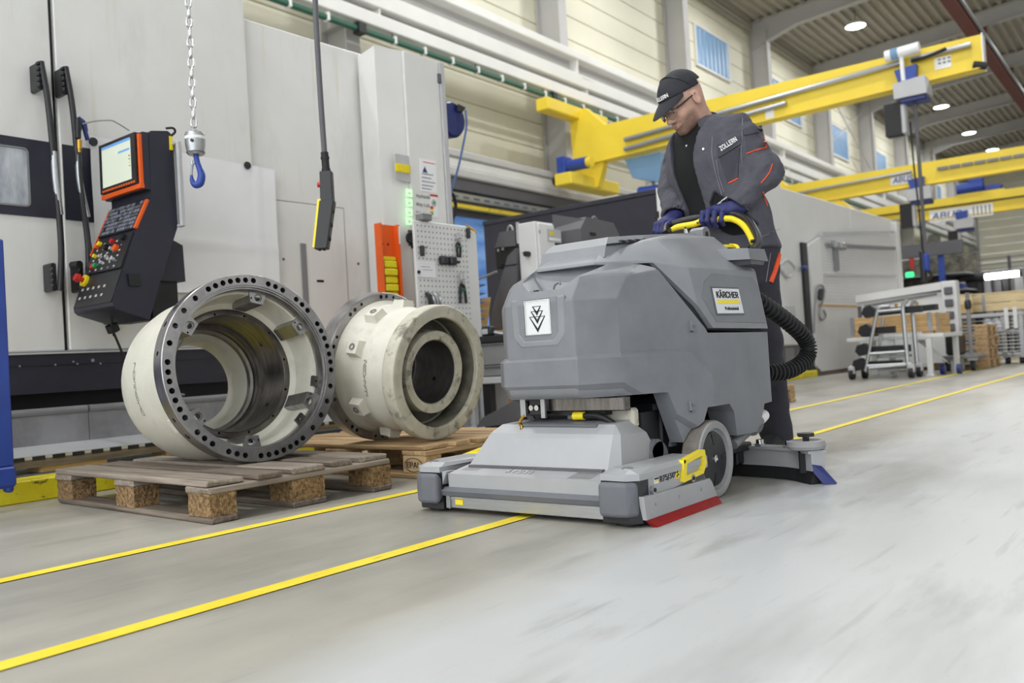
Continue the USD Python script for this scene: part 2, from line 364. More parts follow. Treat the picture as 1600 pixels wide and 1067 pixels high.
mat('crate_pale', S(214, 190, 142), rough=0.7, col2=S(234, 214, 172), vs=4, detail=6, stretch=(1, 1, 6), lo=0.3, hi=0.7)
mat('paper', S(238, 238, 240), rough=0.7, var=0.02, vs=3, bump=0.12, bs=4)
mat('orange', S(232, 96, 28), rough=0.45, var=0.04, vs=6)
mat('tape_yellow', S(226, 208, 20), rough=0.6, var=0.12, vs=60, stretch=(1, 1, 2))
mat('blue_paint', S(38, 66, 150), rough=0.4, var=0.12, vs=5)
mat('blue_dark', S(34, 46, 110), rough=0.4, var=0.05, vs=5)
mat('hose_blue', S(92, 118, 170), rough=0.4)
mat('red', S(196, 40, 36), rough=0.4)
mat('green', S(40, 150, 90), rough=0.4)
mat('screen', S(190, 196, 180), rough=0.2, glow=(S(196, 204, 184), 0.35))
mat('screen_blue', S(90, 140, 200), rough=0.2, glow=(S(110, 160, 215), 0.3))
mat('key_grey', S(120, 124, 138), rough=0.5)
mat('lcd_green', S(190, 240, 180), rough=0.3, glow=(S(190, 245, 190), 0.5))
mat('led_green', S(40, 220, 110), rough=0.3, glow=(S(60, 230, 130), 1.2))
mat('lamp_glow', S(255), rough=0.3, glow=((1.0, 0.98, 0.95), 9.0))
def skin_extra(n, l):
    n['at'] = ('attribute', {'attribute': 'stubble'}); n['hn'] = ('noise_texture', {'scale': 420, 'detail': 2}); n['hm'] = ('map_range', {'from_min': 0.3, 'from_max': 0.7, 'to_min': 0.55, 'to_max': 1.0, 'clamp': True}); n['hx'] = ('math', {'math_type': 'multiply'})
    l += [('g.position', 'hn.vector'), ('hn.fac', 'hm.value'), ('hm.result', 'hx.value1'), ('at.fac', 'hx.value2')]
    s = blend(n, l, 'a', 'hx.value', S(104, 82, 70), 'r.color'); relink(l, s)
mat('skin', S(194, 152, 134), rough=0.5, col2=S(206, 166, 148), vs=22, spec=0.35, extra=skin_extra)
mat('beard', S(150, 118, 100), rough=0.6, col2=S(184, 146, 126), vs=260, bump=0.25, bs=500)
mat('lips', S(170, 116, 104), rough=0.45)
mat('jacket', S(74, 73, 82), rough=0.85, col2=S(84, 83, 92), vs=14, bump=0.4, bs=38)
mat('jacket_trim', S(66, 65, 74), rough=0.85, var=0.05, vs=14)
mat('shirt', S(20, 20, 22), rough=0.9, var=0.15, vs=8)
mat('trousers', S(50, 49, 58), rough=0.85, var=0.1, vs=10, bump=0.08, bs=700)
mat('orange_trim', S(238, 86, 40), rough=0.6)
mat('stitch', S(130, 130, 138), rough=0.8)
mat('cap', S(38, 38, 45), rough=0.75, var=0.1, vs=12, bump=0.05, bs=700)
mat('glove', S(40, 44, 98), rough=0.6, var=0.12, vs=40, bump=0.1, bs=500)
mat('glove_dark', S(24, 24, 34), rough=0.7)
mat('eye_white', S(214, 208, 202), rough=0.25)
mat('brow', S(104, 82, 68), rough=0.8)
# clear panes: light passes, a fresnel-weighted reflection lies on top
def pane(name, tint, gloss=0.03):
    M[name] = usdkit.material(stage, '/World/Looks/' + name, {'t': ('transparent_bsdf', {'color': tint}), 'g': ('glossy_bsdf', {'color': (1, 1, 1), 'roughness': gloss}), 'f': ('fresnel', {'IOR': 1.45}), 'x': ('mix_closure', {})},
                              [('f.fac', 'x.fac'), ('t.BSDF', 'x.closure1'), ('g.BSDF', 'x.closure2')], surface='x.closure')
pane('clear', (0.93, 0.95, 0.95)); pane('door_glass', (0.75, 0.8, 0.85), 0.08)

# ------------------------------------------------------------------ the hall
def hall(name, label=None, cat=None, kind=None, group=None): return Thing(name, label, cat, rz=HD, local=True, kind=kind, group=group)
one('floor', box(-16, 10, -8, 75, -0.1, 0), 'floor', kind='structure', smooth=False)
def line(x, w, y0, y1, seed):
    r = np.random.RandomState(seed); n = 90; ys = np.linspace(y0, y1, n)
    a = x - w / 2 + 0.006 * (meshkit.noise(np.c_[ys * 1.5, 0 * ys, 0 * ys], seed) - 0.5); b = a + w + 0.006 * (meshkit.noise(np.c_[ys * 1.7, 0 * ys, 0 * ys], seed + 3) - 0.5)
    v = np.vstack([np.c_[a, ys, 0 * ys + 0.0025], np.c_[b, ys, 0 * ys + 0.0025]]); f = [(i, n + i, n + i + 1) for i in range(n - 1)] + [(i, n + i + 1, i + 1) for i in range(n - 1)]
    return v, np.array(f)
one('floor_line', line(-2.475, 0.055, -4, 62, 3), 'line_yellow', 'yellow floor line running past the front edge of the weathered pallet', 'floor marking', smooth=False)
one('floor_line', line(-1.722, 0.055, -4, 62, 5), 'line_yellow', 'yellow floor line that runs under the scrubber dryer', 'floor marking', smooth=False)

XW, BAY0, BAY = -10.9, 16.2, 6.3
COLS = [BAY0 + BAY * k for k in range(-4, 9)]
wl = hall('wall_left', kind='structure')
for i in range(len(COLS) - 1):
    for r in range(21):
        z0 = 0.56 * r; wl.part('panel', box(XW - 0.12, XW, COLS[i] + 0.012, COLS[i + 1] - 0.012, z0 + 0.008, z0 + 0.552, 0.012), 'wall_cream', smooth=False)
wl.part('backing', box(XW - 0.2, XW - 0.11, COLS[0], COLS[-1], 0, 11.9), 'wall_grey', smooth=False)
# windows of blue corrugated translucent sheet, one per bay from the third column on
win_rect = [(24.35, 26.75, 8.9, 10.05), (29.6, 33.4, 8.6, 9.8), (35.3, 39.3, 8.15, 9.35), (41.9, 45.6, 8.1, 9.25), (48.2, 51.9, 8.1, 9.25), (54.5, 58.2, 8.1, 9.25)]
for n, (y0, y1, z0, z1) in enumerate(win_rect):
    w = hall(f'window_{n + 1}', kind='structure')
    for q in (box(XW, XW + 0.07, y0 - 0.06, y1 + 0.06, z0 - 0.07, z0, 0.01), box(XW, XW + 0.07, y0 - 0.06, y1 + 0.06, z1, z1 + 0.07, 0.01), box(XW, XW + 0.07, y0 - 0.06, y0, z0, z1, 0.01), box(XW, XW + 0.07, y1, y1 + 0.06, z0, z1, 0.01)):
        w.part('frame_bar', q, 'steel_white')
    k = max(6, int(round((y1 - y0) / 0.3))); e = np.linspace(y0, y1, k + 1)
    for a, b in zip(e[:-1], e[1:]):
        t = (b - a) / 4; w.part('pane', prismZ([(XW, a), (XW + 0.05, a + t), (XW + 0.05, b - t), (XW, b)], z0, z1), 'window_blue', smooth=False)
def ibeam_z(x0, x1, y0, y1, z0, z1, tf=0.03, tw=0.02):
    """An upright I section: flanges across Y at x0 and x1, web between."""
    c = (y0 + y1) / 2
    return [box(x1 - tf, x1, y0, y1, z0, z1), box(x0, x0 + tf, y0, y1, z0, z1), box(x0 + tf, x1 - tf, c - tw / 2, c + tw / 2, z0, z1)]
for n, y in enumerate(COLS):
    p = wl.part('column', ibeam_z(XW + 0.02, XW + 0.62, y - 0.15, y + 0.15, 0, 10.9), 'steel_grey', smooth=False)
    for z in (4.0, 6.0):
        wl.part('stiffener', [box(XW + 0.05, XW + 0.59, y - 0.14, y - 0.011, z, z + 0.02), box(XW + 0.05, XW + 0.59, y + 0.011, y + 0.14, z, z + 0.02)], 'steel_grey', parent=p, smooth=False)
RS, ZE = 0.078, 10.72                      # roof slope, rafter underside at the wall
zr = lambda x, dz=0: ZE + dz + RS * (x - XW)
ce = hall('ceiling', kind='structure')
for y in COLS:
    xs = [XW + 0.1, XW + 1.6, 7.0]
    web = [(xs[0], zr(xs[0], -0.35)), (xs[1], zr(xs[1])), (xs[2], zr(xs[2])), (xs[2], zr(xs[2], 0.5)), (xs[0], zr(xs[0], 0.5))]
    r = ce.part('rafter', prismY(web, y - 0.012, y + 0.012), 'steel_grey', smooth=False)
    ce.part('flange', hull([(x, y + s * 0.13, zr(x, d)) for x in (xs[0], xs[2]) for s in (-1, 1) for d in (0.5, 0.53)]), 'steel_grey', parent=r, smooth=False)
    ce.part('flange', [hull([(x, y + s * 0.13, zr(x, d) - e) for x, d in a for s in (-1, 1) for e in (0, 0.03)]) for a in (((xs[0], -0.35), (xs[1], 0)), ((xs[1], 0), (xs[2], 0)))], 'steel_grey', parent=r, smooth=False)
for i in range(len(COLS) - 1):              # trapezoidal sheet, ribs along the aisle, one sheet per bay
    P, Q = [], []
    for x in np.arange(XW, 7.0, 0.3):
        z = zr(x, 0.54); P += [(x, z), (x + 0.09, z), (x + 0.12, z + 0.11), (x + 0.27, z + 0.11)]
    Q = [(x, z + 0.02) for x, z in P][::-1]
    ce.part('roof_sheet', prismY(P + Q, COLS[i] + 0.0, COLS[i + 1]), 'roof_sheet', smooth=False)
ce.part('insulation', hull([(x, y, zr(x, 0.70) + d) for x in (XW - 0.2, 7.1) for y in (COLS[0], COLS[-1]) for d in (0, 0.1)]), 'wall_grey', smooth=False)
for i in range(2, len(COLS) - 1):
    wl.part('eaves_channel', [box(XW, XW + 0.16, COLS[i] + 0.16, COLS[i + 1] - 0.16, zr(XW, 0.28), zr(XW, 0.31)), box(XW + 0.14, XW + 0.16, COLS[i] + 0.16, COLS[i + 1] - 0.16, zr(XW, 0.15), zr(XW, 0.3))], 'roof_sheet', smooth=False)
b = hall('wind_brace', 'crossed thin round bracing rods between two far wall columns', 'bracing')
for za, zb, x in ((8.0, 10.6, 0.30), (10.6, 8.0, 0.42)):
    b.part('rod', cyl((XW + x, COLS[7] + 0.2, za), (XW + x, COLS[8] - 0.2, zb), 0.025, n=8), 'steel_grey')
we = hall('wall_end', kind='structure')
for r in range(24):
    for k in range(4): we.part('panel', box(-11.5 + 5 * k + 0.01, -6.5 + 5 * k - 0.01, 66.6, 66.75, 0.56 * r + 0.008, 0.56 * r + 0.552, 0.012), 'wall_cream' if r > 6 else 'wall_grey', smooth=False)

wr_ = hall('wall_right', kind='structure')
for i in range(len(COLS) - 1):
    for r in range(4): wr_.part('panel', box(7.0, 7.12, COLS[i] + 0.01, COLS[i + 1] - 0.01, 3.1 * r + 0.01, 3.1 * r + 3.09, 0.02), 'wall_white', smooth=False)

# crane runway: three white chords with recessed webs, carried by the columns
XG = -9.95
zs = lambda z: 0.4926 + (z - 0.4926) * 0.9755
g = hall('crane_runway_girder', 'long white crane runway girder of three flanges along the left wall', 'girder')
y0, y1 = COLS[0], 63.5
for nm, z0, z1, d in (('top_chord', 7.02, 7.20, 0.30), ('middle_chord', 6.42, 6.70, 0.20), ('bottom_chord', 6.08, 6.31, 0.20)):
    g.part(nm, box(XG - d, XG, y0, y1, zs(z0), zs(z1), 0.015), 'steel_white')
g.part('upper_web', box(XG - 0.30, XG - 0.22, y0, y1, zs(6.70), zs(7.02)), 'steel_grey', smooth=False)
g.part('lower_web', box(XG - 0.26, XG - 0.20, y0, y1, zs(6.2), zs(6.6)), 'grey_mid', smooth=False)
for y in COLS[1:]:
    g.part('bracket', [box(XG - 0.32, XG - 0.02, y - 0.012, y + 0.012, zs(6.70), zs(7.02)), box(XG - 0.32, XG - 0.02, y + 0.32, y + 0.345, zs(6.31), zs(6.62)), box(XG - 0.3, XG - 0.0, y + 0.1, y + 0.5, zs(6.62), zs(6.64))], 'steel_white', smooth=False)
cr = hall('conductor_rail', 'green enclosed conductor rail with white hangers under the white runway girder', 'conductor rail')
cr.part('rail', box(XG - 0.09, XG + 0.0, y0, y1, zs(5.91), zs(6.0), 0.02), 'rail_green')
for k, y in enumerate(np.arange(6.2, 34, 0.72)):
    cr.part('hanger', box(XG - 0.11, XG + 0.015, y, y + 0.05, zs(5.90), zs(6.03), 0.008), 'steel_white')
    if k % 3 == 0: cr.part('hanger_rod', cyl((XG - 0.05, y, zs(6.0)), (XG - 0.05, y, zs(6.08)), 0.012, n=6), 'grey_dark')
for y in (9.7, 15.1, 22): cr.part('feed_clamp', box(XG - 0.12, XG + 0.04, y, y + 0.16, zs(5.87), zs(6.05), 0.01), 'black_paint')
lr = hall('crane_support_rail', 'white lower support rail for the wall cranes with dark underside', 'girder')
for nm, z0, z1, x in (('upper_chord', 4.20, 4.34, XG), ('middle_chord', 4.02, 4.20, XG - 0.05), ('lower_chord', 3.84, 4.0, XG + 0.02)): lr.part(nm, box(XG - 0.3, x, y0, y1, zs(z0), zs(z1), 0.02), 'steel_grey' if nm != 'middle_chord' else 'steel_white')
lr.part('soffit_plate', box(XG - 0.3, XG - 0.05, y0, y1, zs(3.62), zs(3.83)), 'grey_dark', smooth=False)
for y in COLS[1:9]: lr.part('bracket', box(XG - 0.33, XG - 0.28, y - 0.1, y + 0.1, 3.7, 4.1), 'steel_grey')
ct = hall('cable_tray', 'galvanised perforated cable tray hung below the lower rail', 'cable tray')
ct.part('tray', [box(XG - 0.35, XG - 0.05, 9, 19.5, zs(3.42), zs(3.44)), box(XG - 0.07, XG - 0.05, 9, 19.5, zs(3.42), zs(3.56))], 'zinc', smooth=False)
for y in np.arange(9.1, 19.4, 0.3): ct.part('side_slot', box(XG - 0.055, XG - 0.045, y, y + 0.16, zs(3.47), zs(3.51)), 'grey_dark', smooth=False)
for y in (12.6, 15.6, 18.4): ct.part('hanger', box(XG - 0.2, XG - 0.16, y, y + 0.04, zs(3.45), zs(3.60)), 'grey_dark', smooth=False)
# blue glazed folding door in the wall under the tray, with a yellow guard bar over it
d1 = hall('door_1', kind='structure')
XD = XG - 0.45
d1.part('lintel', box(XD - 0.1, XD + 0.05, 9.0, 16.2, 3.16, 3.36), 'grey_dark', smooth=False)
for k, y in enumerate((10.4, 12.1, 13.9, 15.4)):
    d1.part('mullion', box(XD - 0.03, XD + 0.05, y, y + 0.14, 0, 3.16, 0.01), 'grey_mid')
for a, b in ((9.0, 10.4), (10.54, 12.1), (12.24, 13.9), (14.04, 15.4)): d1.part('pane', box(XD - 0.02, XD, a, b, 0.1, 3.16), 'door_blue', smooth=False)
yb = hall('guard_bar', 'yellow bar running above the blue door', 'bar')
for a, b in ((9.6, 12.9), (12.93, 15.9)): yb.part('bar', box(XG - 0.2, XG - 0.1, a, b, 3.24, 3.32, 0.01), 'crane_yellow')
for y in (10.6, 13.2, 15.5): yb.part('bracket', box(XD, XG - 0.1, y, y + 0.05, 3.26, 3.30), 'grey_dark', smooth=False)
pd = hall('sliding_door_post', 'white post to the right of the blue glazed door', 'post'); pd.part('post', box(XD - 0.02, XD + 0.12, 15.5, 15.7, 0, 3.1, 0.01), 'steel_white')

rb = hall('red_roof_beam', 'dark red steel beam hung lengthwise under the roof at the upper right', 'beam')
zb = 10.25
rb.part('lower_flange', box(-5.0, -4.62, 10, 66, zb, zb + 0.03), 'red_oxide', smooth=False); rb.part('upper_flange', box(-5.0, -4.62, 10, 66, zb + 0.37, zb + 0.4), 'red_oxide', smooth=False)
rb.part('web', box(-4.83, -4.79, 10, 66, zb + 0.03, zb + 0.37), 'red_oxide', smooth=False)
rb.part('cable_duct', box(-4.58, -4.5, 10, 66, zb + 0.05, zb + 0.15, 0.01), 'zinc')
for y in COLS[:]:
    rb.part('hanger', box(-4.9, -4.72, y - 0.05, y + 0.05, zb + 0.4, zr(-4.8) - 0.03), 'red_oxide', smooth=False)

def lamp_fixture(i, label):
    x, y, z = LAMPS[i]
    t = Thing('high_bay_lamp', label, 'ceiling lamp', loc=(math.cos(HD) * x - math.sin(HD) * y, math.sin(HD) * x + math.cos(HD) * y, z), local=True, rz=HD)
    t.part('housing', lathe([(0, 0.0), (0.33, 0.0), (0.34, 0.02), (0.33, 0.06), (0.22, 0.16), (0, 0.17)], 24), 'steel_white')
    t.part('lens', lathe([(0, -0.004), (0.315, -0.004), (0.315, 0.002), (0, 0.002)], 24), 'lamp_glow')
    t.part('hanger', cyl((0, 0, 0.16), (0, 0, zr(x, 0.6) - z), 0.02, n=8), 'grey_mid')
for i, l in enumerate(('round glowing ceiling lamp, nearest, above the end of the near yellow crane jib', 'round ceiling lamp of the near row, hidden behind the near yellow crane jib', 'round glowing ceiling lamp right of the hoist of the near crane', 'round glowing ceiling lamp above the far end of the second crane jib', 'farthest glowing ceiling lamp, half covered by the second yellow crane jib')): lamp_fixture(i, l)

# ------------------------------------------------------------------ the walk-behind scrubber dryer
SX, SY = -1.66, 2.20                       # centre line of the body and its nose
def L2W(x, y, z): return (SX + x, SY + y, z)
sc = Thing('floor_scrubber', 'grey walk-behind scrubber dryer with silver brush head and red side lip in the aisle', 'floor scrubber', loc=(SX, SY, 0))
def shell(pts, r, n=12): return balls([L2W(*p) for p in pts], r, n)
def sym(pts): return [(s * x, y, z) for x, y, z in pts for s in (-1, 1)]
def prof(poly, x0=-0.6, x1=0.6): return prismX([(SY + y, z) for y, z in poly], SX + x0, SX + x1)
r = 0.016
# lower tank: nose, tapering sides, front sloping back to the lid
low = shell(sym([(0.125, 0.016, 0.50), (0.125, 0.016, 0.655), (0.215, 0.112, 0.50), (0.215, 0.112, 0.655), (0.228, 0.27, 0.765), (0.12, 0.165, 0.765), (0.222, 0.165, 0.720), (0.125, 0.062, 0.722), (0.325, 0.46, 0.30), (0.325, 0.46, 0.56), (0.30, 0.46, 0.765),
                 (0.365, 0.86, 0.20), (0.365, 0.86, 0.56), (0.345, 0.905, 0.20), (0.345, 0.905, 0.56), (0.125, 0.016, 0.38), (0.215, 0.112, 0.38), (0.30, 0.40, 0.15), (0.355, 0.86, 0.15)]), r)
low_profile = [(-0.05, 0.36), (0.23, 0.36), (0.265, 0.358), (0.345, 0.178), (0.380, 0.178), (0.40, 0.235), (0.43, 0.298), (0.575, 0.298), (0.60, 0.27), (0.625, 0.185), (0.755, 0.185), (0.81, 0.28), (0.96, 0.29), (0.96, 0.533), (0.468, 0.540), (0.285, 0.757), (0.21, 0.775), (0.07, 0.79), (-0.05, 0.8)]
low = low ^ prof(low_profile)
# the wider skirt below the ledge, ending along a slanting line on each side
skirt = shell(sym([(0.142, -0.004, 0.403), (0.142, -0.004, 0.478), (0.238, 0.096, 0.403), (0.238, 0.096, 0.478), (0.128, 0.022, 0.370), (0.215, 0.115, 0.370), (0.126, 0.022, 0.503), (0.212, 0.116, 0.503),
                   (0.350, 0.46, 0.20), (0.350, 0.46, 0.478), (0.376, 0.70, 0.20), (0.376, 0.70, 0.478), (0.324, 0.46, 0.503), (0.35, 0.70, 0.503)]), 0.004)
skirt = skirt ^ prof([(-0.05, 0.36), (0.23, 0.36), (0.265, 0.358), (0.345, 0.178), (0.380, 0.178), (0.40, 0.235), (0.43, 0.298), (0.575, 0.300), (0.372, 0.480), (0.355, 0.510), (-0.05, 0.510)])
# flared wheel arches and the hollow under the nose
inside = prof([(-0.1, 0.30), (0.10, 0.375), (0.25, 0.352), (0.345, 0.165), (0.345, 0.0), (0.96, 0.0), (0.96, 0.10), (0.78, 0.25), (0.2, 0.60), (0.2, 0.40)], -0.24, 0.24)
under = hull([L2W(*p) for p in sym([(0.10, 0.05, 0.2), (0.10, 0.05, 0.385), (0.20, 0.14, 0.2), (0.20, 0.14, 0.385), (0.25, 0.34, 0.2), (0.25, 0.30, 0.385), (0.27, 0.80, 0.05), (0.25, 0.80, 0.40)])])
arch = [hull([L2W(s * x, y, z) for x, pl in ((0.42, [(0.375, 0.13), (0.385, 0.24), (0.43, 0.310), (0.575, 0.310), (0.615, 0.27), (0.64, 0.13)]), (0.27, [(0.39, 0.13), (0.40, 0.21), (0.44, 0.268), (0.54, 0.268), (0.57, 0.22), (0.59, 0.13)])) for y, z in pl]) for s in (-1, 1)]
pocket = balls([L2W(*p) for p in ((-0.055, -0.06, 0.722), (0.085, -0.06, 0.722), (-0.035, 0.10, 0.722), (0.06, 0.10, 0.722), (-0.075, -0.06, 0.80), (0.20, -0.06, 0.84), (-0.11, 0.21, 0.84), (0.19, 0.25, 0.84), (-0.095, 0.14, 0.77), (0.15, 0.14, 0.79))], 0.022, 16)
tank = (low + skirt) - under - pocket - uni(arch) - uni([cyl(L2W(s * 0.25, 0.455, 0.127), L2W(s * 0.5, 0.455, 0.127), 0.134, n=48) for s in (-1, 1)])
badge_in = box(SX - 0.052, SX + 0.052, SY - 0.05, SY + 0.012, 0.558, 0.676)
plinth = balls([L2W(*p) for p in ((-0.085, 0.0, 0.565), (0.085, 0.0, 0.565), (-0.085, 0.0, 0.665), (0.085, 0.0, 0.665), (-0.07, 0.0, 0.545), (0.07, 0.0, 0.545))], 0.008, 12)
tank = (tank - box(SX - 0.054, SX + 0.054, SY - 0.05, SY + 0.009, 0.556, 0.680))
pt_tank = sc.part('fresh_water_tank', tank, 'tank_grey', smooth=24)
sc.part('front_pocket_frame', (balls([L2W(*p) for p in ((-0.095, 0.006, 0.56), (0.095, 0.006, 0.56), (-0.098, 0.006, 0.67), (0.098, 0.006, 0.67), (-0.07, 0.006, 0.530), (0.07, 0.006, 0.530))], 0.0085, 12) - balls([L2W(*p) for p in ((-0.070, -0.01, 0.57), (0.070, -0.01, 0.57), (-0.072, -0.01, 0.68), (0.072, -0.01, 0.68), (-0.055, -0.01, 0.550), (0.055, -0.01, 0.550))], 0.012, 10)), 'lid_grey', parent=pt_tank)
# raised moulding marks low on the flank
for (y, z) in ((0.385, 0.545), (0.345, 0.29)):
    xx = SX + 0.226 + 0.235 * y + (0.021 if z < 0.4 else 0.012)
    sc.part('moulding_mark', [box(xx - 0.004, xx + 0.0015, SY + y, SY + y + 0.04, z, z + 0.003), box(xx - 0.004, xx + 0.0015, SY + y, SY + y + 0.003, z, z + 0.035), box(xx - 0.004, xx + 0.0015, SY + y + 0.012, SY + y + 0.03, z + 0.018, z + 0.021)], 'tank_grey', parent=pt_tank)
sc.part('drain_plug', cyl(L2W(-0.03, 0.04, 0.698), L2W(-0.03, 0.04, 0.705), 0.009, n=12), 'black_plastic', parent=pt_tank)
sc.part('tank_key', tube([L2W(0.02, 0.065, 0.700), L2W(0.03, 0.06, 0.716), L2W(0.055, 0.05, 0.722), L2W(0.062, 0.045, 0.716)], 0.0035, 8, 4), 'chrome', parent=pt_tank)
# arrow emblem plate on the nose
bd = sc.part('emblem_frame', box(SX - 0.052, SX + 0.05, SY - 0.0035, SY + 0.012, 0.560, 0.674, 0.003) - box(SX - 0.045, SX + 0.043, SY - 0.02, SY + 0.02, 0.566, 0.668), 'chrome')
sc.part('emblem_plate', box(SX - 0.046, SX + 0.044, SY - 0.0015, SY + 0.012, 0.565, 0.669), 'silver_plate', parent=bd)
def tri_out(cx, cz, w, h, y):
    o = m3.CrossSection([np.array([(cx - w, cz), (cx + w, cz), (cx, cz - h)])[::1]]); o = cs([(cx - w, cz), (cx + w, cz), (cx, cz - h)])
    i = cs([(cx - w + 0.0035, cz - 0.0016), (cx + w - 0.0035, cz - 0.0016), (cx, cz - h + 0.012)])
    return prismY(o - i, y - 0.0012, y)
sc.part('arrow_emblem', [tri_out(SX - 0.001, z, w, h, SY - 0.0015) for z, w, h in ((0.652, 0.017, 0.030), (0.637, 0.024, 0.040), (0.620, 0.031, 0.050))], 'black_print', parent=bd, smooth=False)

# recovery tank with the lid: flank faces lean in above a crease, dark gap along the seam
up_pts = sym([(0.332, 0.44, 0.56), (0.367, 0.87, 0.54), (0.345, 0.91, 0.55), (0.30, 0.42, 0.752), (0.333, 0.87, 0.755), (0.30, 0.915, 0.752), (0.20, 0.40, 0.853), (0.20, 0.84, 0.888), (0.18, 0.90, 0.86), (0.222, 0.285, 0.775), (0.11, 0.175, 0.777), (0.205, 0.32, 0.797), (0.10, 0.215, 0.803), (0.14, 0.38, 0.845), (0.17, 0.60, 0.885)])
upper = shell(up_pts, 0.014) ^ prof([(-0.05, 0.788), (0.07, 0.785), (0.21, 0.772), (0.303, 0.774), (0.492, 0.555), (0.97, 0.545), (0.97, 1.0), (-0.05, 1.0)])
lo_edge = prof([(0.285, 0.757), (0.468, 0.54), (0.505, 0.54), (0.318, 0.762)], 0.0, 0.6) + prof([(0.285, 0.757), (0.468, 0.54), (0.505, 0.54), (0.318, 0.762)], -0.6, 0.0)
ut = sc.part('recovery_tank', upper - badge_in, 'lid_grey', smooth=24)
sc.part('seam_gasket', shell([(x * 0.955, y * 0.97 + 0.012, z) for x, y, z in up_pts], 0.010) ^ prof([(0.20, 0.76), (0.23, 0.75), (0.27, 0.75), (0.46, 0.52), (0.9, 0.52), (0.9, 0.62), (0.5, 0.62), (0.3, 0.80), (0.20, 0.79)]), 'black_rubber')
def flank(y, z, off=0.0):
    """A point on the right flank of the recovery tank (local y, height z) and its frame: x to the rear, z outwards."""
    t = np.clip((z - 0.55) / 0.2, 0, 1); a = 0.346 - 0.032 * t; b = 0.381 - 0.034 * t
    x = a + (b - a) * (y - 0.44) / 0.43; n = np.array([1.0, -(b - a) / 0.43, 0.163]); n /= np.linalg.norm(n)
    tx = np.array([(b - a) / 0.43, 1.0, 0.0]); return frame(np.array(L2W(x, y, z)) + n * off, tx, n)
# darker flank panel, inset badge plate
def flank_plate(pl, o0, o1):
    v = []
    for y, z in pl:
        f = flank(y, z); v += [f[:3, 3] + f[:3, 2] * o0, f[:3, 3] + f[:3, 2] * o1]
    return hull(v)
sc.part('flank_panel', flank_plate([(0.52, 0.575), (0.86, 0.568), (0.865, 0.70), (0.84, 0.735), (0.56, 0.742), (0.50, 0.715), (0.46, 0.66)], -0.012, 0.0025), 'tank_grey', parent=ut)
bf = sc.part('badge_frame', flank_plate([(0.527, 0.597), (0.713, 0.597), (0.713, 0.694), (0.527, 0.694)], -0.01, 0.0055), 'tank_dark')
sc.part('badge_plate', flank_plate([(0.533, 0.602), (0.707, 0.602), (0.707, 0.688), (0.533, 0.688)], 0.0, 0.0075), 'silver_plate', parent=bf)
sc.part('badge_bar', flank_plate([(0.545, 0.6355), (0.695, 0.6355), (0.695, 0.6475), (0.545, 0.6475)], 0.0, 0.0085), 'yellow', parent=bf)
sc.part('badge_lettering', text('KÄRCHER', 0.0215, flank(0.62, 0.6555, 0.0078), bold=True, center=True, width=0.146), 'black_print', parent=bf, smooth=False)
sc.part('badge_lettering', text('Professional', 0.0115, flank(0.63, 0.613, 0.0078), center=True, width=0.090), 'black_print', parent=bf, smooth=False)
# roof plate with hinge, small flank block
tp = [(0.13, 0.20), (0.155, 0.34), (0.15, 0.87), (-0.15, 0.87), (-0.155, 0.34), (-0.13, 0.20)]
lid = hull([L2W(x, y, zz) for x, y in tp for zz in (0.80 + 0.09 * (y - 0.2),)] + [L2W(x * 0.86, 0.26 + (y - 0.2) * 0.9, 0.872 + 0.085 * (y - 0.2)) for x, y in tp] + [L2W(x * 0.98, y + 0.02, 0.842 + 0.10 * (y - 0.2)) for x, y in tp])
lp = sc.part('lid', lid, 'lid_grey', smooth=20)
for k in range(5): sc.part('vent_slot', box(SX + 0.145, SX + 0.156, SY + 0.27 + 0.05 * k, SY + 0.30 + 0.05 * k, 0.853 + 0.005 * k, 0.858 + 0.005 * k), 'black_plastic', parent=lp)
sc.part('lid_groove', hull([L2W(s * x, y, z + d) for s in (1,) for x, y, z in ((0.132, 0.215, 0.838), (0.158, 0.345, 0.852), (0.156, 0.62, 0.885)) for d in (0, 0.006)] + [L2W(0.12, 0.4, 0.86)]), 'black_rubber', parent=lp)
sc.part('hinge', cyl(L2W(0.11, 0.87, 0.918), L2W(0.165, 0.87, 0.918), 0.03, n=28) + hull([L2W(x, y, z) for x in (0.11, 0.165) for y, z in ((0.84, 0.935), (0.84, 0.88), (0.92, 0.88), (0.87, 0.948))]), 'tank_grey')
sc.part('hinge_hole', cyl(L2W(0.160, 0.872, 0.918), L2W(0.1665, 0.872, 0.918), 0.012, n=18), 'bore')
sb = sc.part('side_block', hull([L2W(x, y, z) for x, y, z in ((0.26, 0.74, 0.800), (0.385, 0.745, 0.792), (0.385, 0.905, 0.792), (0.28, 0.915, 0.80), (0.25, 0.75, 0.845), (0.375, 0.755, 0.833), (0.375, 0.90, 0.838), (0.26, 0.91, 0.848))]), 'tank_grey', smooth=False)
sc.part('side_block_foot', hull([L2W(x, y, z) for x, y, z in ((0.27, 0.775, 0.775), (0.375, 0.775, 0.778), (0.375, 0.88, 0.778), (0.27, 0.88, 0.775), (0.27, 0.765, 0.80), (0.378, 0.765, 0.794), (0.378, 0.89, 0.794), (0.27, 0.89, 0.80))]), 'tank_dark', parent=sb)

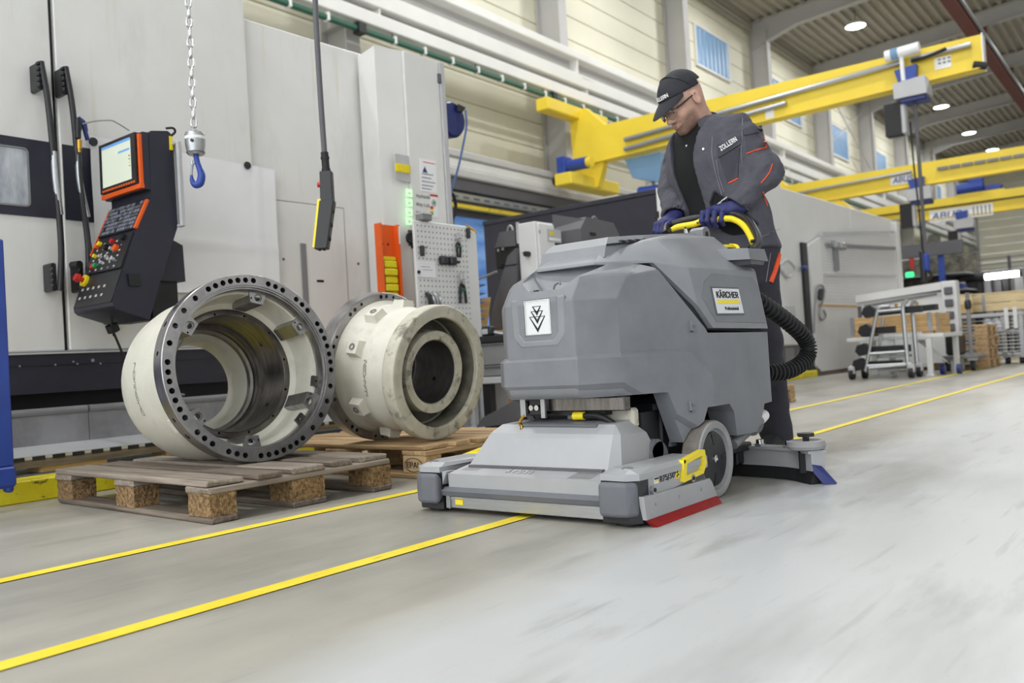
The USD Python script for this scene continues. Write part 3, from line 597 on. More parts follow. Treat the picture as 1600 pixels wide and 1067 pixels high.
# chassis, dark mechanism seen under the nose
ch = sc.part('chassis', [box(SX - 0.235, SX + 0.235, SY + 0.30, SY + 0.86, 0.13, 0.34, 0.02), box(SX - 0.17, SX + 0.15, SY + 0.12, SY + 0.3, 0.30, 0.385), box(SX - 0.21, SX + 0.23, SY + 0.20, SY + 0.31, 0.05, 0.30)], 'black_paint')
sc.part('cross_beam', box(SX - 0.06, SX + 0.235, SY + 0.095, SY + 0.135, 0.315, 0.358, 0.003), 'machined_dark', parent=ch)
sc.part('beige_cover', box(SX - 0.03, SX + 0.225, SY + 0.16, SY + 0.2, 0.255, 0.318, 0.008), 'cast_worn', parent=ch)
lk = sc.part('lift_bracket', [box(SX - 0.115, SX - 0.065, SY + 0.075, SY + 0.12, 0.305, 0.36, 0.003), box(SX - 0.15, SX - 0.118, SY + 0.07, SY + 0.1, 0.31, 0.35, 0.003)], 'black_plastic', parent=ch)
sc.part('bracket_plate', [box(SX - 0.142, SX - 0.12, SY + 0.062, SY + 0.07, 0.30, 0.365, 0.002), box(SX - 0.062, SX - 0.045, SY + 0.066, SY + 0.08, 0.295, 0.36, 0.002)], 'zinc', parent=ch)
for x in (-0.083, -0.105): sc.part('bracket_roller', cyl(L2W(x + 0.008, 0.062, 0.33), L2W(x + 0.008, 0.078, 0.33), 0.009, n=14), 'chrome', parent=ch)
sc.part('spring_clip', tube([L2W(-0.125, 0.06, 0.305), L2W(-0.14, 0.055, 0.285), L2W(-0.13, 0.05, 0.27), L2W(-0.137, 0.05, 0.245)], 0.0055, 8, 4), 'brass', parent=ch)
sc.part('cable_plug', cyl(L2W(0.045, 0.10, 0.30), L2W(0.085, 0.10, 0.30), 0.013, n=14), 'yellow', parent=ch)
sc.part('cable', tube([L2W(0.085, 0.10, 0.30), L2W(0.14, 0.10, 0.298), L2W(0.19, 0.11, 0.27), L2W(0.21, 0.14, 0.22)], 0.010, 10, 5), 'black_rubber', parent=ch)
sc.part('hose_plug', box(SX + 0.165, SX + 0.19, SY + 0.13, SY + 0.16, 0.235, 0.258, 0.004), 'blue_paint', parent=ch)
sc.part('nose_strut', hull([L2W(x, y, z) for x, y, z in ((-0.215, 0.10, 0.375), (-0.17, 0.10, 0.375), (-0.205, 0.10, 0.35), (-0.165, 0.12, 0.345), (-0.20, 0.14, 0.37))]) + hull([L2W(x, y, z) for x, y, z in ((-0.20, 0.115, 0.36), (-0.165, 0.115, 0.36), (-0.165, 0.16, 0.25), (-0.14, 0.16, 0.25), (-0.20, 0.13, 0.36), (-0.14, 0.175, 0.25))]), 'tank_dark', parent=ch)

# drive wheels
for s in (1, -1):
    c0, c1 = np.array(L2W(s * 0.355, 0.455, 0.127)), np.array(L2W(s * 0.285, 0.455, 0.127)); Mw = frame(c1, (0, 1, 0), (s, 0, 0))
    w = sc.part('wheel', lathe([(0.118, 0.002), (0.125, 0.008), (0.125, 0.062), (0.122, 0.068), (0.112, 0.070), (0.100, 0.066), (0.097, 0.054), (0.0, 0.054), (0.0, 0.01)], 72, Mw), 'wheel_grey')
    sc.part('tread', lathe([(0.1235, 0.006), (0.127, 0.010), (0.127, 0.060), (0.1235, 0.064)], 72, Mw), 'tread_grey', parent=w)
    sc.part('wheel_disc', lathe([(0.0, 0.05), (0.092, 0.05), (0.088, 0.0585), (0.050, 0.062), (0.0, 0.062)], 48, Mw), 'black_plastic', parent=w)
    sc.part('hub_bolt', lathe([(0.0, 0.05), (0.0135, 0.05), (0.0135, 0.066), (0.006, 0.067), (0.005, 0.064), (0.0, 0.064)], 20, Mw), 'chrome', parent=w)
    for a in range(4): sc.part('disc_rib', hull([tuple((Mw @ np.array([0.084 * math.cos(t) * q, 0.084 * math.sin(t) * q, z, 1]))[:3]) for q in (0.55, 1.0) for t in (a * 1.571 - 0.16, a * 1.571 + 0.16) for z in (0.055, 0.0615 + (0.002 if q < 1 else -0.001))]), 'black_paint', parent=w, smooth=False)
# rear caster
sc.part('caster', cyl(L2W(0.10, 0.80, 0.075), L2W(0.14, 0.80, 0.075), 0.075, n=36), 'grey_dark')

# ---- brush head
HX0, HX1, HY0, HY1 = -2.115, -1.285, 2.125, 2.53        # deck
hd = sc.part('brush_head', uni([box(-2.05, -1.40, 2.15, 2.48, 0.03, 0.13, 0.006)]), 'black_paint')
hood = hull([(x, y, z) for x, y, z in ((-1.975, 2.19, 0.147), (-1.43, 2.19, 0.147), (-1.908, 2.235, 0.252), (-1.432, 2.235, 0.249), (-1.88, 2.262, 0.277), (-1.44, 2.262, 0.277), (-1.86, 2.36, 0.284), (-1.45, 2.36, 0.282), (-1.97, 2.47, 0.147), (-1.41, 2.47, 0.147), (-1.402, 2.225, 0.150), (-1.415, 2.25, 0.248), (-1.415, 2.40, 0.24), (-1.93, 2.40, 0.25))])
hp = sc.part('head_hood', hood, 'head_silver', smooth=12)
sc.part('hood_groove', box(-1.965, -1.44, 2.176, 2.192, 0.140, 0.151), 'grey_dark', parent=hp)
sc.part('hood_inset', hull([(-1.80, 2.247, 0.274), (-1.50, 2.247, 0.271), (-1.80, 2.257, 0.2805), (-1.50, 2.257, 0.2795), (-1.80, 2.34, 0.287), (-1.50, 2.34, 0.287)]), 'tank_grey', parent=hp)
fs = sc.part('front_shelf', hull([(x, y, z) for x, y, z in ((-2.015, 2.13, 0.080), (-1.405, 2.13, 0.080), (-2.015, 2.128, 0.128), (-1.405, 2.128, 0.126), (-1.985, 2.20, 0.150), (-1.405, 2.20, 0.150), (-1.99, 2.2, 0.08), (-1.405, 2.2, 0.08))]), 'head_silver', smooth=12)
for x0, x1 in ((-2.0, -1.93), (-1.55, -1.47)): sc.part('shelf_panel', hull([(x0 + 0.012, 2.134, 0.129), (x1 + 0.012, 2.134, 0.129), (x0 + 0.03, 2.186, 0.147), (x1 + 0.03, 2.186, 0.147), (x0 + 0.012, 2.134, 0.124), (x1 + 0.03, 2.186, 0.14), (x0 + 0.03, 2.186, 0.14), (x1 + 0.012, 2.134, 0.124)]), 'head_alu', parent=fs)
sh = frame((-1.79, 2.150, 0.1363), (1, 0, 0), (0, -0.3, 0.95))
sc.part('embossed_lettering', text('R 75/30', 0.020, sh, 0.0015, bold=True), 'grey_light', parent=fs, smooth=False)
sc.part('front_bumper_bar', hull([(x, y, z) for x, y, z in ((-2.05, 2.118, 0.056), (-1.405, 2.118, 0.056), (-2.045, 2.112, 0.072), (-1.405, 2.112, 0.072), (-2.045, 2.128, 0.084), (-1.405, 2.128, 0.084), (-2.04, 2.15, 0.056), (-1.405, 2.15, 0.056), (-2.04, 2.15, 0.084), (-1.405, 2.15, 0.084))]), 'bumper_grey')
al = sc.part('alloy_rail', [box(-2.005, -1.41, 2.125, 2.145, 0.016, 0.055, 0.002), box(-2.005, -1.41, 2.122, 2.126, 0.045, 0.050)], 'head_alu')
sc.part('rail_end_bracket', [box(-2.022, -2.012, 2.12, 2.15, 0.016, 0.056), box(-2.010, -2.004, 2.118, 2.15, 0.014, 0.056)], 'zinc', parent=al)
sc.part('yellow_sticker', box(-1.985, -1.952, 2.1235, 2.1255, 0.028, 0.052), 'yellow', parent=al)
for s, xa in ((1, -1.405), (-1, -2.035)):
    o = lambda d: xa + s * d
    cp = sc.part('corner_housing', prismZ([(o(0), 2.11), (o(0.085), 2.105), (o(0.118), 2.13), (o(0.125), 2.20), (o(0.125), 2.50), (o(0.10), 2.525), (o(0), 2.525), (o(0.01), 2.25)], 0.132, 0.150) + hull([(o(d), y, 0.162) for d, y in ((0.01, 2.15), (0.08, 2.14), (0.11, 2.22), (0.11, 2.49), (0.02, 2.50))] + [(o(d), y, 0.149) for d, y in ((0, 2.12), (0.082, 2.108), (0.116, 2.132), (0.123, 2.2), (0.123, 2.5), (0.0, 2.52))]), 'head_silver', smooth=12)
    sc.part('cap_screw', cyl((o(0.065), 2.155, 0.155), (o(0.065), 2.155, 0.1635), 0.017, n=24), 'zinc', parent=cp)
    sc.part('corner_core', prismZ([(o(-0.003), 2.118), (o(0.09), 2.112), (o(0.118), 2.135), (o(0.118), 2.25), (o(0), 2.25)], 0.012, 0.133), 'black_plastic', parent=cp)
    bp = sc.part('corner_bumper', balls([(o(0.014), 2.103, 0.045), (o(0.062), 2.100, 0.045), (o(0.098), 2.125, 0.045), (o(0.014), 2.103, 0.115), (o(0.062), 2.100, 0.115), (o(0.098), 2.125, 0.115), (o(0.02), 2.14, 0.08), (o(0.085), 2.108, 0.045), (o(0.085), 2.108, 0.115), (o(0.04), 2.0995, 0.08), (o(0.094), 2.115, 0.08)], 0.014, 20), 'bumper_grey', smooth=60)
    sc.part('deflector_wheel', cyl((o(0.055), 2.17, 0.003), (o(0.055), 2.17, 0.012), 0.04, n=24), 'black_rubber', parent=cp)
    if s < 0: sc.part('corner_web', hull([(-2.085, 2.118, 0.065), (-2.045, 2.118, 0.065), (-2.085, 2.118, 0.135), (-2.012, 2.118, 0.135), (-2.045, 2.17, 0.065), (-2.012, 2.17, 0.135)]), 'head_silver', parent=cp)
xR = -1.284
ba = sc.part('side_cover', prismX([(2.175, 0.075), (2.175, 0.1435), (2.53, 0.158), (2.54, 0.150), (2.54, 0.118), (2.40, 0.092)], xR - 0.03, xR), 'head_silver', smooth=15)
sc.part('head_lettering', text('R75/30°', 0.017, frame((xR + 0.0006, 2.235, 0.113), (0, 1, 0.03), (1, 0, 0)), bold=False, xs=1.05), 'black_print', parent=ba, smooth=False)
sc.part('head_badge', box(xR - 0.001, xR + 0.001, 2.203, 2.228, 0.113, 0.131), 'white_print', parent=ba)
sc.part('head_badge_bar', [box(xR, xR + 0.0016, 2.204, 2.227, 0.118, 0.1215)], 'yellow', parent=ba); sc.part('head_badge_bar', [box(xR, xR + 0.0016, 2.204, 2.227, 0.124, 0.129)], 'black_print', parent=ba)
sc.part('caution_sticker', box(xR - 0.001, xR + 0.0014, 2.330, 2.352, 0.110, 0.137), 'yellow', parent=ba)
sc.part('caution_mark', [box(xR, xR + 0.002, 2.334, 2.339, 0.113, 0.121), box(xR, xR + 0.002, 2.341, 2.348, 0.118, 0.123), box(xR, xR + 0.002, 2.337, 2.346, 0.127, 0.133), cyl((xR, 2.338, 0.127), (xR + 0.002, 2.338, 0.127), 0.003, n=10)], 'black_print', parent=ba)
for s, xs_ in ((1, xR), (-1, -2.155)):
    hg = prismX(cs([(2.362, 0.098), (2.372, 0.155), (2.505, 0.172), (2.512, 0.135), (2.49, 0.108)]).offset(0.004, m3.JoinType.Round, 2.0, 12) - cs([(2.385, 0.116), (2.392, 0.143), (2.488, 0.155), (2.488, 0.135), (2.474, 0.121)]).offset(0.004, m3.JoinType.Round, 2.0, 12), xs_ - 0.012, xs_ + 0.010)
    sc.part('yellow_handle', [hg, prismZ([(xs_ - 0.008 * s, 2.374), (xs_ - 0.055 * s, 2.38), (xs_ - 0.055 * s, 2.50), (xs_ - 0.008 * s, 2.505)], 0.158, 0.1655) if s < 0 else box(xs_ - 0.012, xs_ + 0.01, 2.37, 2.38, 0.150, 0.16)], 'yellow')
sc.part('handle_recess', box(xR - 0.04, xR - 0.012, 2.37, 2.50, 0.11, 0.15), 'chrome')
sk = sc.part('side_skirt', hull([(x, y, z) for x in (-1.292, -1.275) for y, z in ((2.135, 0.022), (2.575, 0.022), (2.128, 0.088), (2.53, 0.083), (2.545, 0.07))]), 'head_silver', smooth=False)
for y in (2.19, 2.33, 2.47): sc.part('skirt_screw', cyl((-1.277, y, 0.058), (-1.2735, y, 0.058), 0.0055, n=12), 'zinc', parent=sk)
sc.part('red_lip', hull([(-1.288, 2.14, 0.024), (-1.278, 2.14, 0.024), (-1.288, 2.575, 0.024), (-1.278, 2.575, 0.024), (-1.272, 2.155, 0.001), (-1.255, 2.158, 0.001), (-1.272, 2.57, 0.001), (-1.255, 2.566, 0.001)]), 'lip_red')
for y in (2.165, 2.40):
    e = sc.part('skirt_roller', cyl((-1.283, y + 0.02, 0.099), (-1.272, y + 0.02, 0.099), 0.012, n=18), 'zinc'); sc.part('roller_hub', cyl((-1.273, y + 0.02, 0.099), (-1.270, y + 0.02, 0.099), 0.006, n=12), 'black_rubber', parent=e)
sc.part('skirt_guide', prismX([(2.15, 0.080), (2.15, 0.105), (2.19, 0.11), (2.37, 0.09), (2.44, 0.115), (2.53, 0.118), (2.53, 0.08)], -1.305, -1.292), 'grey_dark')
sc.part('head_motor', [cyl((-1.50, 2.45, 0.15), (-1.40, 2.45, 0.15), 0.055, n=24), cyl((-1.47, 2.44, 0.18), (-1.40, 2.44, 0.18), 0.035, n=20)], 'bumper_grey')

# ---- squeegee behind the machine
sq = [(-2.22, 3.00), (-2.05, 3.13), (-1.66, 3.17), (-1.27, 3.12), (-1.11, 3.02)]
SQ = spline(sq, 6)
bar = []
for a, b in zip(SQ[:-1], SQ[1:]):
    t = (b - a) / np.linalg.norm(b - a); nn = np.array([-t[1], t[0]])
    for z0, z1, w in ((0.045, 0.105, 0.026), (0.105, 0.115, 0.036)): bar.append(hull([(p[0] + s * nn[0] * w, p[1] + s * nn[1] * w, z) for p in (a, b) for s in (-1, 1) for z in (z0, z1)]))
qp = sc.part('squeegee_bar', uni(bar), 'head_silver')
lips = [hull([(p[0] + nn[0] * o, p[1] + nn[1] * o, z) for p in (a, b) for o, z in ((-0.02, 0.055), (0.02, 0.055), (-0.034, 0.002), (0.034, 0.002))]) for a, b in zip(SQ[:-1], SQ[1:])]
sc.part('squeegee_lip', uni(lips), 'black_rubber', parent=qp)
sc.part('lip_end', hull([(-1.125, 3.00, 0.07), (-1.11, 3.03, 0.07), (-1.12, 3.00, 0.04), (-1.105, 3.045, 0.03), (-1.085, 3.03, 0.008), (-1.062, 3.055, 0.001), (-1.09, 3.005, 0.001), (-1.055, 3.03, 0.001)]), 'blue_dark', parent=qp)
Mr = frame((-1.155, 3.04, 0.115), (1, 0, 0), (0, 0, 1))
rw = sc.part('guide_roller', lathe([(0.0, 0.004), (0.03, 0.004), (0.045, 0.0), (0.062, 0.004), (0.066, 0.014), (0.062, 0.030), (0.050, 0.034), (0.044, 0.026), (0.0, 0.024)], 40, Mr), 'wheel_grey')
sc.part('roller_bracket', [box(-1.18, -1.13, 3.02, 3.06, 0.03, 0.115, 0.006)], 'black_plastic', parent=rw)
sc.part('roller_knob', lathe([(0, 0.02), (0.012, 0.02), (0.012, 0.046), (0.03, 0.046), (0.031, 0.058), (0.0, 0.06)], 6, Mr), 'black_plastic', parent=rw)
for p in ((-1.36, 3.12, 0.115), (-1.24, 3.09, 0.115)):
    k = sc.part('squeegee_clamp', cyl(p, (p[0], p[1], 0.14), 0.014, n=16), 'chrome'); sc.part('clamp_nut', cyl((p[0], p[1], 0.115), (p[0], p[1], 0.124), 0.02, n=6), 'zinc', parent=k)
sc.part('squeegee_arm', [box(-1.45, -1.40, 2.95, 3.14, 0.10, 0.13, 0.005), box(-1.47, -1.42, 3.05, 3.11, 0.05, 0.15, 0.005)], 'black_paint')
sc.part('lift_tube', tube([(-1.345, 2.86, 0.15), (-1.33, 2.98, 0.195), (-1.32, 3.06, 0.225)], 0.018, 14, 6), 'grey_mid')
sc.part('tube_cap', balls([(-1.32, 3.055, 0.225), (-1.32, 3.075, 0.232)], 0.022, 14), 'white_print')
sc.part('suction_motor', uni([cyl((-1.46, 3.06, 0.235), (-1.35, 3.06, 0.235), 0.075, n=40), cyl((-1.37, 3.06, 0.235), (-1.335, 3.06, 0.235), 0.065, n=40)]), 'bumper_grey')
sc.part('rear_cover', box(-1.95, -1.38, 3.0, 3.09, 0.16, 0.56, 0.02), 'black_plastic')
# corrugated suction hose hanging in a loop at the rear
hp_ = spline([(-1.42, 3.13, 0.70), (-1.37, 3.20, 0.66), (-1.315, 3.33, 0.58), (-1.275, 3.42, 0.50), (-1.275, 3.42, 0.43), (-1.31, 3.32, 0.385), (-1.37, 3.20, 0.385), (-1.42, 3.11, 0.40)], 16)
kk = np.arange(len(hp_) * 4) ; fine = np.stack([np.interp(np.linspace(0, len(hp_) - 1, 300), np.arange(len(hp_)), hp_[:, i]) for i in range(3)], 1)
sc.part('suction_hose', tube(fine, 0.029 + 0.0045 * np.sign(np.sin(np.arange(300) * 2 * np.pi / 6.0 + 0.3)), 16), 'black_rubber', smooth=20)
# handle bar: black grip with a yellow switch lever, yellow cup beside it
HB = [(1040, 366, 3.36), (1043, 353, 3.44), (1060, 347, 3.47), (1100, 338.5, 3.475), (1135, 335, 3.475), (1155, 337, 3.46), (1170, 346, 3.42), (1181, 364, 3.33), (1184, 380, 3.26), (1176, 393, 3.18)]
hb = sc.part('handle_bar', tube([pt(a, b, Y=y) for a, b, y in HB], 0.0165, 14, 8), 'black_plastic')
LV = [(1049, 359, 3.41), (1060, 354.5, 3.43), (1085, 350, 3.435), (1100, 345, 3.44), (1135, 341.5, 3.44), (1150, 344.5, 3.43), (1162, 353, 3.39), (1171, 367, 3.31), (1176, 379, 3.25)]
lv = sc.part('switch_lever', tube([pt(a, b, Y=y) for a, b, y in LV], [0.010, 0.0135, 0.0135, 0.0135, 0.0135, 0.013, 0.013, 0.012, 0.011], 12, 8), 'yellow')
_p = pt(1175.5, 377, Y=3.25); sc.part('lever_pivot', cyl(_p + (0.0, -0.012, 0), _p + (0.014, -0.012, 0), 0.006, n=14), 'black_plastic', parent=lv)
for q in ((1092, 348.5), (1073, 356)):
    _p = pt(*q, Y=3.43); sc.part('lever_screw', cyl(_p + (0, -0.010, 0), _p + (0, -0.0155, 0), 0.004, n=10), 'black_plastic', parent=lv)
for s in (-1, 1): sc.part('handle_post', hull([L2W(x, y, z) for x, y, z in ((s * 0.24, 0.86, 0.80), (s * 0.275, 0.86, 0.80), (s * 0.24, 1.0, 0.87), (s * 0.275, 1.0, 0.87), (s * 0.24, 1.0, 0.83), (s * 0.275, 1.0, 0.83), (s * 0.24, 0.86, 0.74), (s * 0.275, 0.86, 0.74))]), 'black_plastic')
cu = sc.part('filler_cap', hull([L2W(0.16, 1.0, 0.87) + np.array([0.05 * math.cos(t), 0.05 * math.sin(t), z]) * (1, 1, 1) for t in np.arange(24) * 2 * np.pi / 24 for z in (0.0, 0.012)]), 'yellow')
sc.part('filler_neck', cyl(L2W(0.165, 0.97, 0.76), L2W(0.16, 1.0, 0.869), 0.045, 0.044, n=28), 'black_plastic', parent=cu)
sc.part('cap_strap', tube([L2W(0.19, 1.01, 0.88), L2W(0.218, 1.015, 0.872), L2W(0.226, 1.0, 0.84), L2W(0.215, 0.96, 0.81)], 0.009, 8, 5), 'yellow', parent=cu)
sc.part('control_console', hull([L2W(x, y, z) for x, y, z in ((-0.2, 0.90, 0.80), (0.12, 0.90, 0.80), (-0.2, 1.04, 0.82), (0.12, 1.04, 0.82), (-0.19, 0.92, 0.93), (0.11, 0.92, 0.93), (-0.19, 1.02, 0.945), (0.11, 1.02, 0.945))]), 'black_plastic')

# ------------------------------------------------------------------ pallets
def jbox(x0, x1, y0, y1, z0, z1, j=0.004, b=0.004, jz=0.0015):
    P = []
    for x, sx in ((x0, 1), (x1, -1)):
        for y, sy in ((y0, 1), (y1, -1)):
            for z, sz in ((z0, 1), (z1, -1)):
                q = np.array([x + rng.uniform(-j, j) * 0.7, y + rng.uniform(-j, j), z + rng.uniform(-jz, jz)])
                P += [q + (sx * b, sy * b, 0), q + (sx * b, 0, sz * b), q + (0, sy * b, sz * b)]
    return hull(P)
def rough_block(x0, x1, y0, y1, z0, z1, seed):
    m = trimesh.creation.box((x1 - x0, y1 - y0, z1 - z0)); m = m.subdivide().subdivide().subdivide()
    v = np.array(m.vertices); d = (meshkit.noise(v * 70, seed) - 0.5)[:, None] * 0.007 * np.sign(v) * (np.abs(v) > 0.98 * np.array([x1 - x0, y1 - y0, z1 - z0]) / 2)
    return v * 0.985 + d * 0.6 + np.array([(x0 + x1) / 2, (y0 + y1) / 2, (z0 + z1) / 2]), np.array(m.faces)
PY = ((0, 0.145), (0.185, 0.285), (0.3275, 0.4725), (0.515, 0.615), (0.655, 0.80))
BX = ((-0.145, 0), (-0.6725, -0.5275), (-1.2, -1.055)); BY = ((0, 0.10), (0.3275, 0.4725), (0.70, 0.80))
def pallet(t, wx, wy, blk, worn=True):
    for i, (a, b) in enumerate(PY): t.part('deck_board', jbox(-1.2 + rng.uniform(-.01, .01), rng.uniform(-.02, .01), a, b, 0.122, 0.1435, 0.005), wx if i % 2 == 0 or not worn else wx + '_dark', smooth=False)
    for a, b in BX: t.part('stringer_board', jbox(a, b, -0.004, 0.803, 0.100, 0.1215), wy, smooth=False)
    for a, b in BY: t.part('bottom_board', jbox(-1.2, 0.006, a, b, 0.001, 0.0215), wx + ('_dark' if worn else ''), smooth=False)
    k = 0
    for a, b in BX:
        for c, d in BY:
            k += 1; t.part('block', rough_block(a, b, c, d, 0.022, 0.1, k) if worn else jbox(a, b, c, d, 0.022, 0.0995, 0.002), blk, smooth=False)
p1 = Thing('pallet', 'weathered grey wooden pallet with chipboard blocks under the nearer steel casting', 'pallet', loc=(-2.656, 1.651, 0), rz=-0.0283, local=True)
pallet(p1, 'wood_x', 'wood_y', 'chipboard')
P2 = (-2.672, 2.690, 0)
p2 = Thing('pallet', 'light brown wooden pallet with a round brand on its corner block, under the farther casting', 'pallet', loc=P2, rz=-0.02, local=True)
pallet(p2, 'wood_x_fresh', 'wood_y_fresh', 'wood_x_fresh', worn=False)
bx = frame((-0.074, -0.0035, 0.061), (1, 0, 0), (0, -1, 0))
p2.part('brand_ring', xf((cs([(0.055 * math.cos(t), 0.031 * math.sin(t)) for t in np.arange(40) * 2 * np.pi / 40]) - cs([(0.0525 * math.cos(t), 0.0285 * math.sin(t)) for t in np.arange(40) * 2 * np.pi / 40])).extrude(0.001), bx), 'black_print', smooth=False)
bx2 = bx.copy(); bx2[:3, 3] += (0, 0, -0.011); p2.part('brand_lettering', text('EPAL', 0.023, bx2, 0.001, center=True, xs=1.15), 'black_print', smooth=False)

# ------------------------------------------------------------------ the two cast housings
R1 = 0.3772; az1, T1 = -0.10998, 0.105
n1 = np.array([math.cos(az1) * math.cos(T1), math.sin(az1) * math.cos(T1), math.sin(T1)]); c1 = np.array([-3.01146, 2.1025, 0.1445 + R1])
M1 = frame(c1, (0, 1, 0), n1)
h1 = Thing('cast_housing', 'cream painted round steel casting lying with its bolted flange ring facing the aisle', 'machine part', loc=tuple(c1 * (1, 1, 0) + (0, 0, 0.144)))
HOLES = [116.7, 111.2, 105.7, 100.3, 94.9, 89.5, 83.9, 73.1, 67.7, 62.0, 50.6, 45.1, 39.6, 28.1, 22.6, 17.0, 11.3, 5.6, 0.1, -5.6, -16.9, -27.9, -38.7, -49.6, -60.1, -65.7, -71.0, -76.4, -81.9, -87.4, -93.0, -103.9, -109.6, -115.3, -127.0, -133.1, -139.0, -150.7, -156.6, -162.7, -168.7, -174.6, 179.7, 173.6, 161.8, 150.3, 138.9, 127.7]
fl = m3.Manifold.revolve(cs([(0.316, -0.075), (R1 - 0.003, -0.075), (R1, -0.072), (R1, -0.003), (R1 - 0.003, 0.0), (0.333, 0.0), (0.332, -0.004), (0.326, -0.004), (0.325, -0.012), (0.319, -0.012), (0.316, -0.03)]), 160)
dr = [m3.Manifold.cylinder(0.06, 0.0112, 0.0112, 20).translate((0.3535 * math.cos(math.radians(a)), 0.3535 * math.sin(math.radians(a)), -0.05)) for a in HOLES]
side = []
for a, w in ((168, 0.009), (150, 0.012), (138, 0.014), (124, 0.014), (-152, 0.010), (-140, 0.013)):
    d = np.array([math.cos(math.radians(a)), math.sin(math.radians(a)), 0]); side.append(cyl(d * (R1 - 0.03) + (0, 0, -0.040), d * (R1 + 0.01) + (0, 0, -0.040), w, n=18))
flm = fl - uni(dr) - uni(side)
fp = h1.part('flange', mapx(flm, M1), 'machined', smooth=30)
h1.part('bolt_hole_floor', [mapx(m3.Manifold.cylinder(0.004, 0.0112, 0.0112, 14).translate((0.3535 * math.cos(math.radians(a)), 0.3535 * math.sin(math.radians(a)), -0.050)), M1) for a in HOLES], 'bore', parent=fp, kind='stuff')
body = m3.Manifold.revolve(cs([(0.316, -0.060), (0.316, -0.075), (0.354, -0.075), (0.352, -0.14), (0.346, -0.17), (0.348, -0.26), (0.347, -0.40), (0.338, -0.48), (0.318, -0.545), (0.292, -0.585), (0.270, -0.597), (0.182, -0.597), (0.178, -0.585), (0.186, -0.50), (0.212, -0.47), (0.226, -0.47), (0.244, -0.42), (0.27, -0.24), (0.268, -0.205), (0.275, -0.195), (0.293, -0.185), (0.304, -0.15), (0.308, -0.06)]), 128)
h1.part('body', mapx(body, M1), 'cream_paint', smooth=40)
ir = m3.Manifold.revolve(cs([(0.244, -0.420), (0.272, -0.24), (0.271, -0.200), (0.262, -0.196), (0.246, -0.196), (0.243, -0.200), (0.243, -0.395), (0.228, -0.396), (0.226, -0.399), (0.226, -0.440), (0.214, -0.445), (0.212, -0.472), (0.228, -0.474)]), 128)
ihole = uni([m3.Manifold.cylinder(0.03, 0.0055, 0.0055, 12).translate((0.2535 * math.cos(a), 0.2535 * math.sin(a), -0.22)) for a in np.arange(12) * 2 * np.pi / 12 + 0.18] + [cyl((0.235 * math.cos(a), 0.235 * math.sin(a), -0.30), (0.25 * math.cos(a), 0.25 * math.sin(a), -0.30), 0.009, n=14) for a in (0.55, -0.6, 2.4)])
h1.part('bearing_seat', mapx(ir - ihole, M1), 'machined_dark', smooth=30)
for a in (77.2, 33.5, -30.9, -95.9, -143.9, 142.9):
    t = math.radians(a); Rl = np.array([[math.cos(t), -math.sin(t), 0, 0], [math.sin(t), math.cos(t), 0, 0], [0, 0, 1, 0]])
    blk = hull([(x, y, z) for x, w in ((0.270, 0.028), (0.322, 0.040)) for y in (-w, w) for z in (-0.035, -0.19)]) - m3.Manifold.cylinder(0.05, 0.0125, 0.0125, 20).translate((0.295, -0.004, -0.08)) - m3.Manifold.cylinder(0.012, 0.017, 0.017, 20).translate((0.295, -0.004, -0.045)) - m3.Manifold.cylinder(0.05, 0.004, 0.004, 10).translate((0.288, 0.026, -0.08))
    lug = h1.part('lug', mapx(mapx(blk, Rl), M1), 'machined', smooth=False)
    h1.part('lug_side', mapx(mapx(hull([(x, y, z) for x, w in ((0.2695, 0.0285), (0.322, 0.0408)) for y in (-w, w) for z in (-0.045, -0.192)]) - hull([(x, y, z) for x in (0.2, 0.30) for y in (-0.06, 0.06) for z in (0.0, -0.3)]), Rl), M1), 'cream_paint', parent=lug, smooth=False)
for a in (-14, -48):
    t = math.radians(a); Rl = np.array([[math.cos(t), -math.sin(t), 0, 0], [math.sin(t), math.cos(t), 0, 0], [0, 0, 1, 0]])
    h1.part('clamp_tab', mapx(mapx(box(0.288, 0.318, -0.022, 0.022, -0.055, -0.04) - m3.Manifold.cylinder(0.03, 0.007, 0.007, 14).translate((0.304, 0, -0.06)), Rl), M1), 'machined_dark', smooth=False)
h1.part('lifting_boss', mapx(hull([(0.352 * math.cos(t) * q, 0.352 * math.sin(t) * q, z) for q in (0.95, 1.045) for t in (math.radians(-143), math.radians(-152)) for z in (-0.082, -0.13)]), M1), 'cream_paint', smooth=False)
# pencilled casting number on the flank
for k, ch in enumerate('7032810'):
    a = math.radians(171 + 5.2 * k); d = np.array([math.cos(a), math.sin(a), 0]); o = M1[:3, :3] @ (d * 0.3475 + (0, 0, -0.345)) + M1[:3, 3]
    h1.part('chalk_figure', text(ch, 0.030, frame(o, M1[:3, 2], M1[:3, :3] @ d), 0.0008), 'ink', smooth=False)

R2 = 0.3044; az2, T2 = 0.0161, -0.12
n2 = np.array([math.cos(az2) * math.cos(T2), math.sin(az2) * math.cos(T2), math.sin(T2)]); c2 = np.array([-2.7366, 2.8873, 0.1445 + R2])
M2 = frame(c2, (0, 1, 0), n2)
h2 = Thing('cast_housing', 'cream painted round steel casting showing its rough worn end ring and inner tube', 'machine part', loc=tuple(c2 * (1, 1, 0) + (0, 0, 0.144)))
def wob(m, amp, sc, seed):
    v, f = arr(m); r = np.linalg.norm(v[:, :2], axis=1, keepdims=True); return v + amp * (meshkit.fbm(v * sc, 3, seed)[:, None] - 0.5) * np.c_[v[:, :2] / np.maximum(r, 1e-6), np.ones(len(v))], f
ring = m3.Manifold.revolve(cs([(0.248, -0.095), (0.246, -0.004), (0.250, 0.0), (0.297, 0.0), (0.304, -0.006), (0.304, -0.062), (0.296, -0.075), (0.276, -0.085)]), 96).refine_to_length(0.02)
h2.part('end_ring', xf(wob(ring, 0.006, 18, 5), M2), 'cast_worn', smooth=40)
